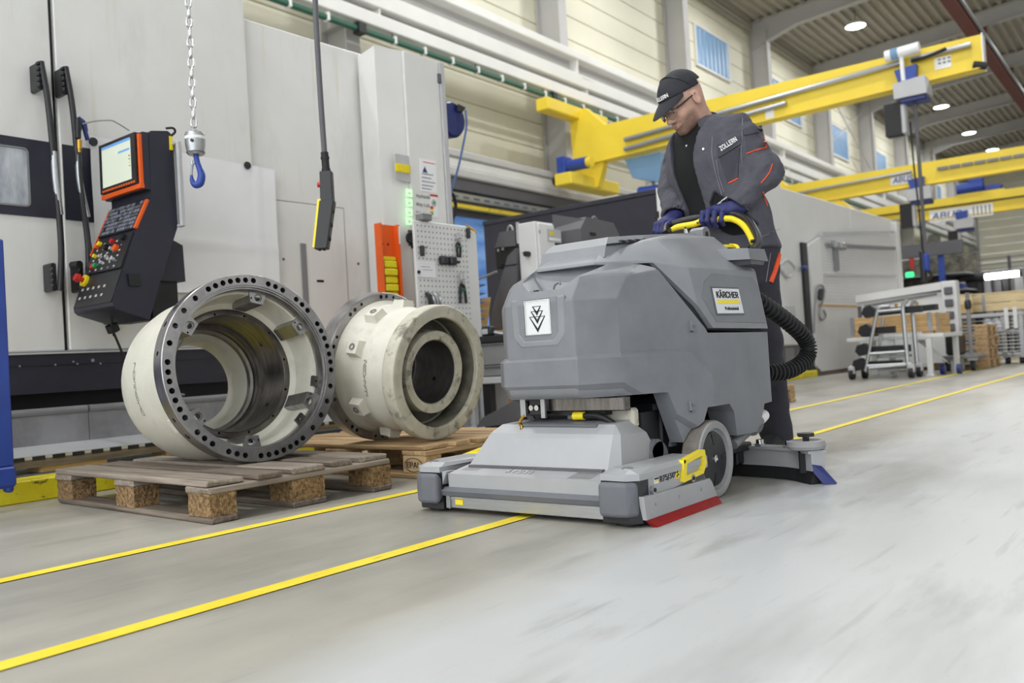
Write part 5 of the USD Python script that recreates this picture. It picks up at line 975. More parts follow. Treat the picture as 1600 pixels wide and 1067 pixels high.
pe = Thing('pendant_control', 'black and yellow crane pendant control hanging on a thick dark hose', 'crane remote', loc=tuple(pt(506, 350, X=-3.4)))
XE = -3.4
pe.part('hose', tube([pt(q[0], q[1], X=XE) for q in ((489, -160), (492.5, 0), (497, 90), (502, 170), (507, 240))], 0.014, 14, 6), 'grey_dark')
pa, pb = pt(507, 238, X=XE), pt(510, 272, X=XE)
pe.part('hose_clamp', [cyl(pa, pb, 0.019, n=18), cyl(pa + (pb - pa) * .2, pa + (pb - pa) * .32, 0.0215, n=18), cyl(pa + (pb - pa) * .75, pb, 0.022, n=18)], 'black_rubber')
g0, g1, g2 = pt(510, 270, X=XE), pt(512, 316, X=XE), pt(503, 388, X=XE)
dn = rt0; dd = np.array([-fw[0], -fw[1], 0]) * -1; dd /= np.linalg.norm(dd)
def slab(c0, c1, w0, w1, d0, d1, off=0.0, r_=0.006): return balls([c + rt0 * (s * w + off) + dd * (q * d) for c, w, d in ((c0, w0, d0), (c1, w1, d1)) for s in (-1, 1) for q in (-1, 1)], r_, 10)
pe.part('upper_grip', slab(g0, g1, 0.024, 0.026, 0.02, 0.022), 'black_plastic')
lg = pe.part('key_body', slab(g1, g2, 0.030, 0.026, 0.028, 0.026), 'black_plastic')
pe.part('yellow_front', slab(g1 + np.array([0, 0, 0.012]) - rt0 * 0.036, g2 - rt0 * 0.032 + np.array([0, 0, 0.004]), 0.006, 0.006, 0.026, 0.026, 0, 0.003), 'yellow')
pe.part('stop_button', cyl(pt(507, 288, X=XE) - rt0 * 0.015, pt(507, 288, X=XE) - rt0 * 0.034, 0.014, n=16), 'red')
for k in range(3): c_ = g1 + (g2 - g1) * (0.2 + 0.3 * k); pe.part('button_boot', cyl(c_ + rt0 * 0.03, c_ + rt0 * 0.038, 0.012, n=14), 'black_rubber', parent=lg)
pe.part('end_plug', [cyl(g2 + rt0 * o_ - np.array([0, 0, 0.004]), g2 + rt0 * o_ - np.array([0, 0, 0.012]), 0.006, n=10) for o_ in (-0.01, 0.012)], 'black_paint')

# ------------------------------------------------------------------ behind the castings
oc = Thing('orange_channel', 'orange steel channel leaning upright with a folded yellow sling inside it', 'channel', loc=(-4.28, 4.05, 0))
def chan(z, y0=3.966, y1=4.138, x=-4.29): return [(x, y0), (x + 0.06, y0), (x + 0.06, y0 + 0.012), (x + 0.012, y0 + 0.012), (x + 0.012, y1 - 0.012), (x + 0.06, y1 - 0.012), (x + 0.06, y1), (x, y1)]
oc.part('channel', prismZ(chan(0), 0.212, 1.43), 'orange', smooth=False)
for y in (4.02, 4.07): oc.part('bolt_hole', cyl((-4.279, y, 1.30), (-4.276, y, 1.30), 0.008, n=12), 'bore')
oc.part('label', box(-4.231, -4.229, 4.126, 4.137, 1.30, 1.42), 'white_print', smooth=False)
sl = Thing('sling', 'folded yellow lifting sling lying in the orange channel', 'sling', loc=(-4.26, 4.05, 0.5))
for k in range(11): sl.part('fold', box(-4.277, -4.235 + 0.004 * (k % 2), 3.99 + 0.004 * (k % 3), 4.105, 0.62 + 0.052 * k, 0.665 + 0.052 * k, 0.006), 'tape_yellow')
sl.part('strap_end', box(-4.277, -4.25, 3.988, 4.112, 1.19, 1.215, 0.005), 'tape_yellow')

XB = -4.1
pg = Thing('tool_board', 'white perforated tool board on a stand beside the orange channel', 'tool board', loc=(XB, 4.4, 0))
pg.part('board', box(XB - 0.02, XB, 4.14, 4.665, 0.35, 1.445, 0.006), 'machine_white'); pg.part('side_wing', hull([(x, y, z) for x, y in ((XB, 4.66), (XB - 0.02, 4.66), (XB - 0.005, 4.77), (XB - 0.025, 4.77)) for z in (0.35,)] + [(XB, 4.66, 1.445), (XB - 0.02, 4.66, 1.445), (XB - 0.005, 4.77, 1.40), (XB - 0.025, 4.77, 1.40)]), 'machine_white')
pg.part('perforation', [box(XB, XB + 0.0012, 4.17 + 0.0365 * i, 4.179 + 0.0365 * i, 0.42 + 0.0365 * j, 0.431 + 0.0365 * j) for i in range(14) for j in range(28)], 'grey_mid', kind='stuff', smooth=False)
pg.part('leg', box(XB - 0.06, XB - 0.02, 4.16, 4.20, 0.0, 0.5), 'grey_light'); pg.part('leg', box(XB - 0.06, XB - 0.02, 4.66, 4.70, 0.0, 0.5), 'grey_light'); pg.part('foot', box(XB - 0.08, XB + 0.12, 4.14, 4.74, 0.0, 0.03), 'grey_light')
def on_board(px_, py_, x=XB + 0.004): return pt(px_, py_, X=x)
n_ = Thing('note', 'white note card held by a black magnet on the tool board', 'note', loc=tuple(on_board(665, 420))); plate(n_, 'card', XB + 0.003, (650, 407), (681, 434), 'paper', 0.002)
for k, (a, b) in enumerate((((655, 411), (678, 412)), ((657, 416), (672, 417)), ((660, 421), (676, 422)))): plate(n_, 'handwriting', XB + 0.005, a, (b[0], b[1] + 0.6), 'key_grey', 0.0008)
p_ = on_board(654, 425, XB + 0.006); n_.part('magnet', cyl((XB + 0.005, p_[1], p_[2]), (XB + 0.014, p_[1], p_[2]), 0.012, n=16), 'black_plastic')
p_ = on_board(657, 391, XB); t = Thing('tool_clip', 'black tool clip near the left edge of the tool board', 'clip', loc=tuple(p_)); t.part('clip', box(XB + 0.001, XB + 0.03, p_[1] - 0.012, p_[1] + 0.014, p_[2] - 0.04, p_[2] + 0.03, 0.006), 'black_plastic'); t.part('pin', cyl((XB, p_[1] + 0.03, p_[2] + 0.02), (XB + 0.03, p_[1] + 0.04, p_[2] + 0.022), 0.005, n=8), 'zinc')
p_ = on_board(729, 363, XB); t = Thing('tool_clip', 'black tool clip at the top right of the tool board', 'clip', loc=tuple(p_)); t.part('clip', box(XB + 0.001, XB + 0.03, p_[1] - 0.012, p_[1] + 0.012, p_[2] - 0.045, p_[2] + 0.03, 0.006), 'black_plastic'); t.part('pin', cyl((XB, p_[1] + 0.012, p_[2]), (XB + 0.02, p_[1] + 0.03, p_[2]), 0.004, n=8), 'zinc')
p_ = on_board(698, 408, XB); t = Thing('knob_tool', 'black twin-headed tool stuck on the middle of the tool board', 'tool', loc=tuple(p_))
for d in (-0.055, 0.03): t.part('head', box(XB + 0.002, XB + 0.05, p_[1] + d - 0.035, p_[1] + d + 0.03, p_[2] - 0.03, p_[2] + 0.03, 0.01), 'black_plastic')
t.part('shaft', cyl((XB + 0.025, p_[1] - 0.03, p_[2]), (XB + 0.025, p_[1] + 0.10, p_[2] - 0.005), 0.010, n=10), 'black_paint')
def pliers(px_, py_, label, scale=1.0, open_=0.012, grip='black_rubber'):
    p = on_board(px_, py_, XB); t = Thing('pliers', label, 'pliers', loc=tuple(p)); x = XB + 0.018; q = lambda y, z: (x, p[1] + y * scale, p[2] + z * scale)
    for s in (-1, 1):
        t.part('jaw', hull([q(s * 0.002, 0.0), q(s * 0.016, 0.01), q(s * 0.018, 0.045), q(s * 0.002, 0.06), (x + 0.012, *q(s * 0.002, 0.0)[1:]), (x + 0.012, *q(s * 0.016, 0.01)[1:]), (x + 0.012, *q(s * 0.018, 0.045)[1:]), (x + 0.012, *q(s * 0.002, 0.06)[1:])]), 'chrome', smooth=False)
        t.part('handle', tube([q(s * 0.006, -0.005), q(s * 0.018, -0.04), q(s * (0.012 + open_), -0.11)], 0.008 * scale, 8, 4), grip)
    t.part('pivot', cyl(q(0, -0.002), (x + 0.018, *q(0, -0.002)[1:]), 0.010 * scale, n=12), 'zinc')
    t.part('grip_band', box(x - 0.008, x + 0.010, p[1] - 0.026, p[1] + 0.026, p[2] - 0.045 * scale, p[2] - 0.03 * scale, 0.003), 'rail_green'); t.part('hook', cyl((XB, p[1], p[2] + 0.02), (x + 0.03, p[1], p[2] + 0.02), 0.004, n=8), 'zinc')
pliers(713, 378, 'silver pliers hanging at the upper right of the tool board', 1.0, 0.0); pliers(719, 442, 'pliers with dark grips hanging at the right middle of the tool board', 1.3)
p_ = on_board(673, 472, XB); t = Thing('socket_set', 'bunch of bright socket tools hanging low on the tool board above the casting', 'tool', loc=tuple(p_))
for d, m in ((-0.045, 'black_plastic'), (-0.01, 'chrome'), (0.025, 'zinc'), (0.055, 'chrome')): t.part('socket', tube([(XB + 0.01, p_[1] + d, p_[2] + 0.06), (XB + 0.035, p_[1] + d, p_[2] + 0.02), (XB + 0.03, p_[1] + d + 0.01, p_[2] - 0.05)], 0.013, 10, 4), m)
p_ = pt(667, 343, X=XB + 0.02); t = Thing('tool_holder', 'small grey box on the top edge of the tool board', 'box', loc=(XB, p_[1], 1.446)); t.part('case', box(XB - 0.04, XB + 0.03, p_[1] - 0.05, p_[1] + 0.045, 1.4465, 1.49, 0.006), 'grey_mid'); t.part('lid', box(XB - 0.042, XB + 0.032, p_[1] - 0.052, p_[1] + 0.047, 1.485, 1.497, 0.004), 'grey_light')
hk_ = Thing('cabinet_hook', 'black curved hook on the cabinet to the left of the tool board', 'hook', loc=tuple(pt(640, 370, X=-4.3))); hk_.part('hook', tube([pt(*q, X=-4.305) for q in ((645, 362), (637, 367), (637, 376), (643, 380), (645, 388))], 0.011, 10, 6), 'black_rubber'); hk_.part('plate', box(-4.318, -4.305, hk_.loc[1] + 0.0, hk_.loc[1] + 0.05, hk_.loc[2] - 0.06, hk_.loc[2] + 0.05, 0.003), 'black_plastic')
# blue hose reel on the cabinet
re_ = Thing('hose_reel', 'dark blue hose reel fixed to the far side of the grey cabinet', 'hose reel', loc=tuple(pt(708, 180, X=-4.5)))
rc = pt(700, 182, X=-4.5); Mre = frame(rc + np.array([-0.1, 0.06, -0.01]), (0, 1, 0), (1, 0, 0))
re_.part('drum_cover', lathe([(0, 0), (0.10, 0), (0.135, 0.02), (0.14, 0.08), (0.125, 0.105), (0, 0.11)], 36, Mre), 'blue_dark'); re_.part('hose_guide', hull([pt(725 + a, 168 + b, X=-4.5 + c) for a, b in ((-10, -6), (3, 0), (-2, 7), (-11, 5)) for c in (-0.03, 0.03)]), 'black_plastic'); re_.part('bracket', box(-4.66, -4.58, 4.99, 5.06, 2.33, 2.43), 'grey_dark')
re_.part('hose', tube([pt(*q, X=-4.45) for q in ((727, 172), (729, 195), (724, 225), (716, 262), (706, 295), (697, 320), (689, 340))], 0.0085, 10, 6), 'hose_blue'); re_.part('hose_end', cyl(pt(690, 338, X=-4.45), pt(683, 345, X=-4.45), 0.013, n=12), 'rail_green')
re_.part('supply_hose', tube([pt(*q, X=-4.75) for q in ((702, 300), (709, 306), (712, 325), (708, 340), (703, 352))], 0.014, 10, 6), 'black_rubber'); re_.part('ferrule', cyl(pt(703, 296, X=-4.75), pt(703, 303, X=-4.75), 0.018, n=12), 'red')
# air gun arm and blue spiral hose at the right of the board
k_ = np.arange(220); zc = [pt(750, 432, Y=5.0), pt(748, 525, Y=5.0)]
pg.part('coiled_hose', tube([zc[0] + (zc[1] - zc[0]) * (i / 219) + 0.034 * (rt0 * math.cos(i * 2 * np.pi / 31) + np.array([0, 0, 0.35]) * math.sin(i * 2 * np.pi / 31)) + 0.03 * np.array([0, 1, 0]) * math.sin(i * 2 * np.pi / 31) for i in k_], 0.006, 6), 'hose_blue'); pg.part('supply_pipe', tube([pt(*q, Y=5.0) for q in ((776, 424), (765, 429), (752, 434), (741, 440), (737, 446))], 0.009, 8, 5), 'zinc')
pg.part('hook_pipe', tube([pt(*q, Y=5.0) for q in ((728, 352), (737, 358), (742, 363), (742, 380), (741, 405))], 0.010, 8, 4), 'brass')
bx_ = Thing('cardboard_box', 'brown cardboard board standing behind the blue coiled hose', 'box', loc=(-4.4, 5.3, 0)); bx_.part('panel', hull([(*pt(*q, Y=5.3 + d)[:2], pt(*q, Y=5.3)[2]) for d in (0, 0.03) for q in ((742, 468), (767, 464), (757, 545), (740, 545))]), 'crate_wood', smooth=False); bx_.part('strip', hull([(*pt(*q, Y=5.25)[:2], pt(*q, Y=5.25)[2]) for q in ((733, 382), (737, 382), (742, 470), (737, 470))] + [(*pt(*q, Y=5.28)[:2], pt(*q, Y=5.28)[2]) for q in ((733, 382), (737, 382), (742, 470), (737, 470))]), 'crate_wood', smooth=False); bx_.part('base', box(-4.6, -4.15, 5.3, 5.45, 0, 0.72), 'crate_wood')

# dark machine enclosure, cabinets and chip conveyor
ne = Thing('dark_enclosure', 'large matt navy machine enclosure wall behind the white switch cabinet', 'machine enclosure', loc=(-4.6, 6.7, 0))
ne.part('front_wall', box(-6.17, -4.03, 7.3, 7.36, 0.05, 1.98, 0.004), 'navy_paint'); ne.part('top_rim', box(-6.17, -4.03, 7.285, 7.36, 1.95, 1.995, 0.003), 'navy_paint'); ne.part('side_wall', box(-4.09, -4.03, 7.36, 7.8, 0.05, 1.98, 0.004), 'navy_paint'); ne.part('corner_post', box(-4.03, -3.97, 7.28, 7.36, 0.0, 2.0, 0.004), 'machine_white')
ne.part('hinge', box(-4.05, -4.01, 7.27, 7.30, 1.72, 1.78), 'black_paint')
wc = Thing('switch_cabinet', 'white electrical switch cabinet with black rotary knob between dark machines', 'cabinet', loc=(-4.1, 5.6, 0))
a_, b_, c_ = pt(810, 347, Y=5.60), pt(835, 345, Y=5.50), pt(893, 357, X=-3.98)
wc.part('body', box(b_[0] - 0.17, b_[0], 5.50, c_[1] - 0.05, 0.35, 1.555, 0.006), 'machine_white'); wc.part('door', box(b_[0], b_[0] + 0.02, 5.52, c_[1] - 0.06, 0.37, 1.54, 0.005), 'machine_white'); wc.part('plinth', box(b_[0] - 0.16, b_[0] - 0.01, 5.52, c_[1] - 0.07, 0.0, 0.35), 'grey_dark'); wc.part('hinge_strip', box(b_[0] - 0.18, b_[0] - 0.165, 5.492, 5.52, 1.40, 1.57), 'grey_light')
k0 = pt(825, 397, Y=5.49); wc.part('rotary_knob', [cyl((k0[0], 5.5, k0[2]), (k0[0], 5.455, k0[2]), 0.022, n=16), box(k0[0] - 0.035, k0[0] + 0.03, 5.46, 5.475, k0[2] + 0.008, k0[2] + 0.016)], 'black_plastic')
XWC = b_[0] + 0.02
lb = plate(wc, 'type_plate', XWC, (854, 357), (877, 380), 'grey_light', 0.003); plate(wc, 'plate_mark', XWC + 0.003, (859, 362), (866, 368), 'tape_yellow', 0.001, parent=lb); plate(wc, 'plate_print', XWC + 0.003, (858, 371), (876, 377), 'paper', 0.001, parent=lb); plate(wc, 'warning_mark', XWC, (841, 359), (845, 365), 'grey_light', 0.002); plate(wc, 'door_lock', XWC, (865, 399), (869, 408), 'grey_mid', 0.012)
hp2 = Thing('chip_hopper', 'dark grey sloping machine housing right of the white switch cabinet', 'machine housing', loc=(-3.9, 6.1, 0))
hx = -3.94
hp2.part('housing', prismX([(5.86, 0.4), (5.86, 1.50), (5.95, 1.60), (6.36, 1.585), (6.44, 1.49), (6.44, 0.4)], hx - 0.38, hx) + hull([(x, y, z) for x, y, z in ((hx, 5.93, 1.58), (hx, 6.34, 1.57), (hx - 0.3, 5.9, 1.66), (hx - 0.3, 6.38, 1.65), (hx - 0.3, 5.9, 1.3), (hx, 5.93, 1.3), (hx, 6.34, 1.3))]), 'grey_dark', smooth=False)
k0 = pt(926, 366, X=hx); hp2.part('latch_hole', box(hx, hx + 0.008, k0[1] - 0.04, k0[1] + 0.04, k0[2] - 0.012, k0[2] + 0.016, 0.003), 'bore'); k0 = pt(932, 345, X=hx); hp2.part('lifting_eye', tube([(hx - 0.02, k0[1] - 0.03, 1.57), (hx - 0.02, k0[1] - 0.02, 1.61), (hx - 0.02, k0[1] + 0.02, 1.61), (hx - 0.02, k0[1] + 0.03, 1.57)], 0.010, 8, 4), 'grey_mid'); hp2.part('leg', [box(hx - 0.36, hx - 0.3, 5.9, 5.96, 0, 0.4), box(hx - 0.06, hx, 6.3, 6.36, 0, 0.4)], 'grey_dark', kind='stuff')
cv = Thing('chip_conveyor', 'dark grey inclined conveyor with an angular head left of the white switch cabinet', 'conveyor', loc=(-4.5, 5.5, 0))
def sheetY(q, y0, y1): return hull([(*pt(*k, Y=y0),) for k in q] + [(pt(*k, Y=y0)[0], y1, pt(*k, Y=y0)[2]) for k in q])
cv.part('head', sheetY(((773, 387), (780, 363), (803, 359), (806, 384)), 5.5, 5.95), 'grey_dark', smooth=False); cv.part('head_flank', sheetY(((774, 388), (805, 384), (806, 400), (776, 420)), 5.52, 5.9), 'black_paint', smooth=False)
cv.part('chute', sheetY(((793, 400), (806, 387), (806, 560), (757, 560), (770, 480)), 5.46, 5.85), 'grey_dark', smooth=False); cv.part('chute_seam', sheetY(((786, 415), (806, 412), (806, 413.5), (786, 416.5)), 5.452, 5.47), 'black_paint', smooth=False); cv.part('drive_side', sheetY(((806, 378), (810.5, 378), (811, 500), (806, 500)), 5.5, 5.8), 'black_paint', smooth=False)
for q in ((779, 391), (786, 389)): k0 = pt(*q, Y=5.5); cv.part('bolt', cyl((k0[0], 5.52, k0[2]), (k0[0], 5.495, k0[2]), 0.012, n=10), 'zinc')
k0 = pt(797, 357, Y=5.6); cv.part('lifting_eye', tube([(k0[0] - 0.03, 5.6, k0[2] - 0.03), (k0[0] - 0.01, 5.6, k0[2] + 0.02), (k0[0] + 0.02, 5.6, k0[2] + 0.01), (k0[0] + 0.03, 5.6, k0[2] - 0.03)], 0.010, 8, 4), 'zinc'); cv.part('base', box(-4.9, -4.40, 5.5, 6.2, 0.0, 0.62, 0.01), 'black_paint')
wb = Thing('tool_trolley', 'grey drawer workbench with a dark top seen between the casting and the scrubber', 'workbench', loc=(-3.75, 4.6, 0))
wt = pt(760, 525, Y=4.5)[2]; wb.part('worktop', box(-3.95, -3.2, 4.5, 5.0, wt - 0.045, wt, 0.004), 'black_rubber'); wb.part('carcass', box(-3.93, -3.22, 4.53, 4.98, 0.33, wt - 0.046), 'grey_mid', smooth=False)
for a, b in ((0.46, wt - 0.05), (0.385, 0.455)): d = wb.part('drawer', box(-3.92, -3.23, 4.512, 4.535, a, b, 0.004), 'grey_mid'); wb.part('drawer_handle', box(-3.91, -3.24, 4.500, 4.512, b - 0.014, b - 0.004), 'grey_dark', parent=d)
wb.part('bottom_rail', box(-3.93, -3.22, 4.50, 4.53, 0.335, 0.380, 0.006), 'grey_light')
for x in (-3.89, -3.27):
    for y in (4.56, 4.92): wb.part('leg', box(x - 0.03, x + 0.03, y - 0.03, y + 0.03, 0.0, 0.33), 'black_paint')
p_ = pt(765, 518, Y=4.62); t = Thing('scanner', 'black and white hand scanner lying on the dark bench top', 'scanner', loc=(p_[0], 4.62, wt)); t.part('head', rbox((p_[0] - 0.01, 4.62, wt + 0.036), (0.10, 0.06, 0.07), 0.02), 'black_plastic'); t.part('window', box(p_[0] - 0.045, p_[0] + 0.01, 4.585, 4.592, wt + 0.015, wt + 0.052, 0.004), 'grey_light'); t.part('handle', tube([(p_[0] + 0.03, 4.63, wt + 0.025), (p_[0] + 0.09, 4.64, wt + 0.012), (p_[0] + 0.15, 4.66, wt + 0.012)], [0.016, 0.013, 0.012], 10, 5), 'zinc')
rp = Thing('tilted_plate', 'dark blue-grey steel plate sloping to the floor behind the brush head', 'ramp', loc=(-3.6, 4.35, 0)); rp.part('plate', sheetY(((744, 668), (755, 652), (800, 628), (850, 628), (842, 640), (800, 662)), 4.38, 4.42), 'grey_dark', smooth=False); rp.part('support', box(-3.8, -3.3, 4.40, 4.46, 0.0, 0.14), 'black_paint')
one('kerb', box(-4.62, -4.50, 4.9, 5.25, 0, 0.12, 0.006), 'curb_yellow', 'low yellow kerb on the floor behind the second pallet', 'kerb'); one('paper_bin', hull([(x, y, z) for x, y, z in ((-4.32, 4.77, 0.0), (-4.08, 4.75, 0.0), (-4.32, 4.95, 0.0), (-4.08, 4.95, 0.0), (-4.36, 4.72, 0.33), (-4.04, 4.72, 0.33), (-4.36, 4.98, 0.33), (-4.04, 4.98, 0.33))]) - hull([(x, y, z) for x, y, z in ((-4.31, 4.76, 0.02), (-4.09, 4.76, 0.02), (-4.31, 4.94, 0.02), (-4.09, 4.94, 0.02), (-4.35, 4.73, 0.34), (-4.05, 4.73, 0.34), (-4.35, 4.97, 0.34), (-4.05, 4.97, 0.34))]), 'grey_light', 'pale grey open bin standing on the floor behind the tool board', 'bin', smooth=False)

# ------------------------------------------------------------------ yellow wall cranes (hall coordinates)
def zp(px_, py_, Y): return pth(px_, py_, Y=Y)
def crane(Y, top, zl, zr_, x0, x1, label, rails, first=False):
    t = hall('wall_crane', label, 'crane', group=None)
    t.part('jib', hull([(x, y, z) for x, z in ((x0, zl), (x0, top), (x1, zr_), (x1, top)) for y in (Y, Y + 0.22)]), 'crane_yellow', smooth=False)
    t.part('lower_flange', hull([(x, y, z) for x, z in ((x0, zl), (x0, zl - 0.02), (x1, zr_), (x1, zr_ - 0.02)) for y in (Y - 0.04, Y + 0.26)]), 'crane_yellow', smooth=False)
    t.part('end_plate', hull([(x1 + d, y, z) for d in (0, 0.02) for y in (Y - 0.01, Y + 0.23) for z in (zr_ - 0.03, top + 0.02)]), 'white_print', smooth=False)
    for k, (a, b) in enumerate(rails): t.part('power_track', tube([np.array(a) - (0, 0.06, 0), np.array(b) - (0, 0.06, 0)], 0.045, 10), 'zinc')
    y = Y + 0.1      # carriage on the runway
    t.part('carriage_plate', hull([(x, q, z) for x, z in ((x0 - 0.5, top + 0.35), (x0 - 0.42, 3.9), (x0 + 0.1, 3.9), (x0 + 0.25, zl - 0.1), (x0 + 0.35, top), (x0 - 0.1, top + 0.45)) for q in (Y + 0.02, Y + 0.2)]), 'crane_yellow', smooth=False)
    t.part('upper_truck', box(x0 - 0.55, x0 - 0.25, Y - 1.1, Y + 1.2, top + 0.25, top + 0.5, 0.02), 'crane_yellow'); t.part('lower_truck', box(x0 - 0.35, x0 + 0.05, Y - 0.9, Y + 1.0, 3.86, 4.10, 0.02), 'crane_yellow')
    m = t.part('travel_motor', [cyl((x0 - 0.25, Y - 0.5, 4.3), (x0 + 0.2, Y - 0.5, 4.3), 0.12, n=16), box(x0 - 0.45, x0 - 0.25, Y - 0.65, Y - 0.35, 4.12, 4.5, 0.02)], 'blue_paint'); t.part('motor_cap', cyl((x0 + 0.2, Y - 0.5, 4.3), (x0 + 0.3, Y - 0.5, 4.3), 0.1, n=16), 'crane_yellow', parent=m)
    t.part('wheel', cyl((x0 - 0.4, Y - 0.8, 3.98), (x0 - 0.32, Y - 0.8, 3.98), 0.1, n=16), 'black_rubber')
    return t
Y1 = 15.5
c1_ = crane(Y1, 5.11, 4.40, 4.60, -9.35, -2.17, 'nearest yellow wall crane jib, its pale end plate and hoist above the worker', [(zp(978, 219, Y1), zp(1408, 99, Y1)), (zp(1424, 95, Y1), zp(1518, 71, Y1)), (zp(978, 234, Y1), zp(1230, 162, Y1))])
q = zp(1408, 104, Y1); d = zp(1490, 95, Y1)
c1_.part('rating_plate', box(*[(lambda a, b: (a[0], b[0], Y1 - 0.012, Y1, b[2], a[2]))(zp(1460, 92, Y1), zp(1487, 104, Y1))][0]), 'white_print', smooth=False); c1_.part('rating_plate', box(*[(lambda a, b: (a[0], b[0], Y1 - 0.012, Y1, b[2], a[2]))(zp(1196, 173, Y1), zp(1210, 184, Y1))][0]), 'white_print', smooth=False)
q = zp(1463, 99, Y1); c1_.part('plate_print', [box(q[0] + 0.03 + 0.07 * (k % 3), q[0] + 0.07 + 0.07 * (k % 3), Y1 - 0.015, Y1 - 0.01, q[2] - 0.03 + 0.06 * (k // 3), q[2] + 0.0 + 0.06 * (k // 3)) for k in range(6)], 'key_grey', kind='stuff', smooth=False)
c1_.part('end_buffer', cyl((-2.3, Y1 + 0.0, 4.66), (-2.12, Y1 + 0.0, 4.60), 0.06, n=12), 'black_rubber'); c1_.part('cable_carrier', tube([zp(1424, 95, Y1 - .1), zp(1450, 88, Y1 - .1), zp(1478, 76, Y1 - .1), zp(1470, 80, Y1 - .1)], 0.03, 8, 5), 'black_rubber')
cp_ = Thing('coil_guard', 'pale blue and white motor unit under the foot of the nearest crane', 'motor', rz=HD, local=True); cp_.part('cover', hull([(x, y, z) for x, z in ((-8.75, 4.40), (-7.95, 4.40), (-8.0, 3.82), (-8.6, 4.0)) for y in (Y1 + 0.3, Y1 + 0.7)]), 'window_blue', smooth=False); cp_.part('motor', [cyl((-8.5, Y1 + 0.4, 3.66), (-7.75, Y1 + 0.4, 3.62), 0.15, n=18), box(-8.6, -7.7, Y1 + 0.3, Y1 + 0.6, 3.35, 3.55, 0.03)], 'blue_paint'); cp_.part('hanger', box(-8.35, -8.2, Y1 + 0.35, Y1 + 0.5, 3.3, 4.4), 'cast_worn')
def hoist(Y, px_, py_, label, s=1.0, chain_to=None, pend=None, lab2=None):
    o = zp(px_, py_, Y); t = hall('chain_hoist', label, 'hoist'); x, z = o[0], o[2]
    t.part('trolley', hull([(x + a * s, Y + b, z + c * s) for a, c in ((-0.18, 0.22), (0.22, 0.26), (0.2, 0.0), (-0.12, -0.02)) for b in (-0.15, 0.3)]), 'blue_paint', smooth=False)
    t.part('motor_housing', hull([(x + a * s, Y + b * s, z + c * s) for a, b, c in ((-0.2, -0.25, -0.05), (0.36, -0.25, 0.0), (0.42, -0.18, -0.12), (0.38, -0.25, -0.34), (-0.2, -0.25, -0.34), (-0.2, 0.25, -0.05), (0.36, 0.25, 0.0), (0.4, 0.2, -0.34), (-0.2, 0.25, -0.34))]), 'grey_light', smooth=False); t.part('gear_base', box(x - 0.12 * s, x + 0.36 * s, Y - 0.2 * s, Y + 0.2 * s, z - 0.44 * s, z - 0.34 * s, 0.02), 'blue_dark')
    t.part('chain_bag', hull([(x + a * s, Y + b * s, z + c * s) for a in (-0.42, -0.12) for b in (-0.12, 0.12) for c in (-0.38, -1.0)]), 'black_rubber'); t.part('bag_clip', box(x - 0.12 * s, x - 0.04 * s, Y - 0.14 * s, Y + 0.1 * s, z - 1.0 * s, z - 0.42 * s, 0.02), 'grey_light')
    if chain_to: t.part('load_chain', tube([(x + 0.12 * s, Y, z - 0.44 * s), (x + 0.12 * s, Y, chain_to)], 0.03, 8), 'grey_dark'); t.part('hook_block', balls([(x + 0.12 * s, Y, chain_to), (x + 0.12 * s, Y, chain_to - 0.2)], 0.06, 10), 'blue_paint'); t.part('hook', tube([(x + 0.12, Y, chain_to - 0.2), (x + 0.17, Y, chain_to - 0.32), (x + 0.1, Y, chain_to - 0.38), (x + 0.05, Y, chain_to - 0.32)], 0.025, 8, 4), 'black_paint')
    return t
h1_ = hoist(Y1, 1417, 128, 'white and blue chain hoist hanging from the nearest yellow jib', 0.85, 1.75)
o = zp(1410, 98, Y1); h1_.part('festoon_drive', [cyl((o[0] - 0.22, Y1 - 0.15, o[2] + 0.12), (o[0] + 0.3, Y1 - 0.15, o[2] + 0.14), 0.09, n=14), cyl((o[0] + 0.02, Y1 - 0.15, o[2] + 0.1), (o[0] + 0.03, Y1 - 0.15, o[2] - 0.34), 0.035, n=10)], 'white_print'); h1_.part('drive_band', cyl((o[0] - 0.13, Y1 - 0.15, o[2] + 0.125), (o[0] - 0.02, Y1 - 0.15, o[2] + 0.13), 0.095, n=14), 'window_blue')
h1_.part('control_cable', tube([zp(1422, 190, Y1), zp(1428, 260, Y1), zp(1436, 330, Y1), zp(1442, 400, Y1)], 0.015, 8), 'black_rubber'); h1_.part('pendant', balls([zp(1441, 395, Y1), zp(1444, 440, Y1)], 0.05, 10), 'black_plastic')
Y2, Y3 = 26.0, 33.0
c2_ = crane(Y2, 5.15, 4.52, 4.62, -9.35, 1.6, 'second yellow crane jib, crossing the picture right of the worker', [(zp(1240, 304, Y2), zp(1425, 268, Y2))])
for k in range(22): c2_.part('track_joint', box(-4.9 + 0.30 * k, -4.63 + 0.30 * k, Y2 - 0.07, Y2 - 0.01, 4.865, 4.95, 0.01), 'grey_mid', smooth=False)
c3_ = crane(Y3, 5.08, 4.44, 4.38, -9.35, 2.2, 'third and farthest yellow crane jib, with a large blue and white sign', [(zp(1345, 357, Y3) * (1, 1, 1), zp(1420, 340, Y3))])
c3_.part('power_track', box(-9.0, 2.0, Y3 - 0.07, Y3 - 0.01, 4.76, 4.80), 'black_rubber', smooth=False)
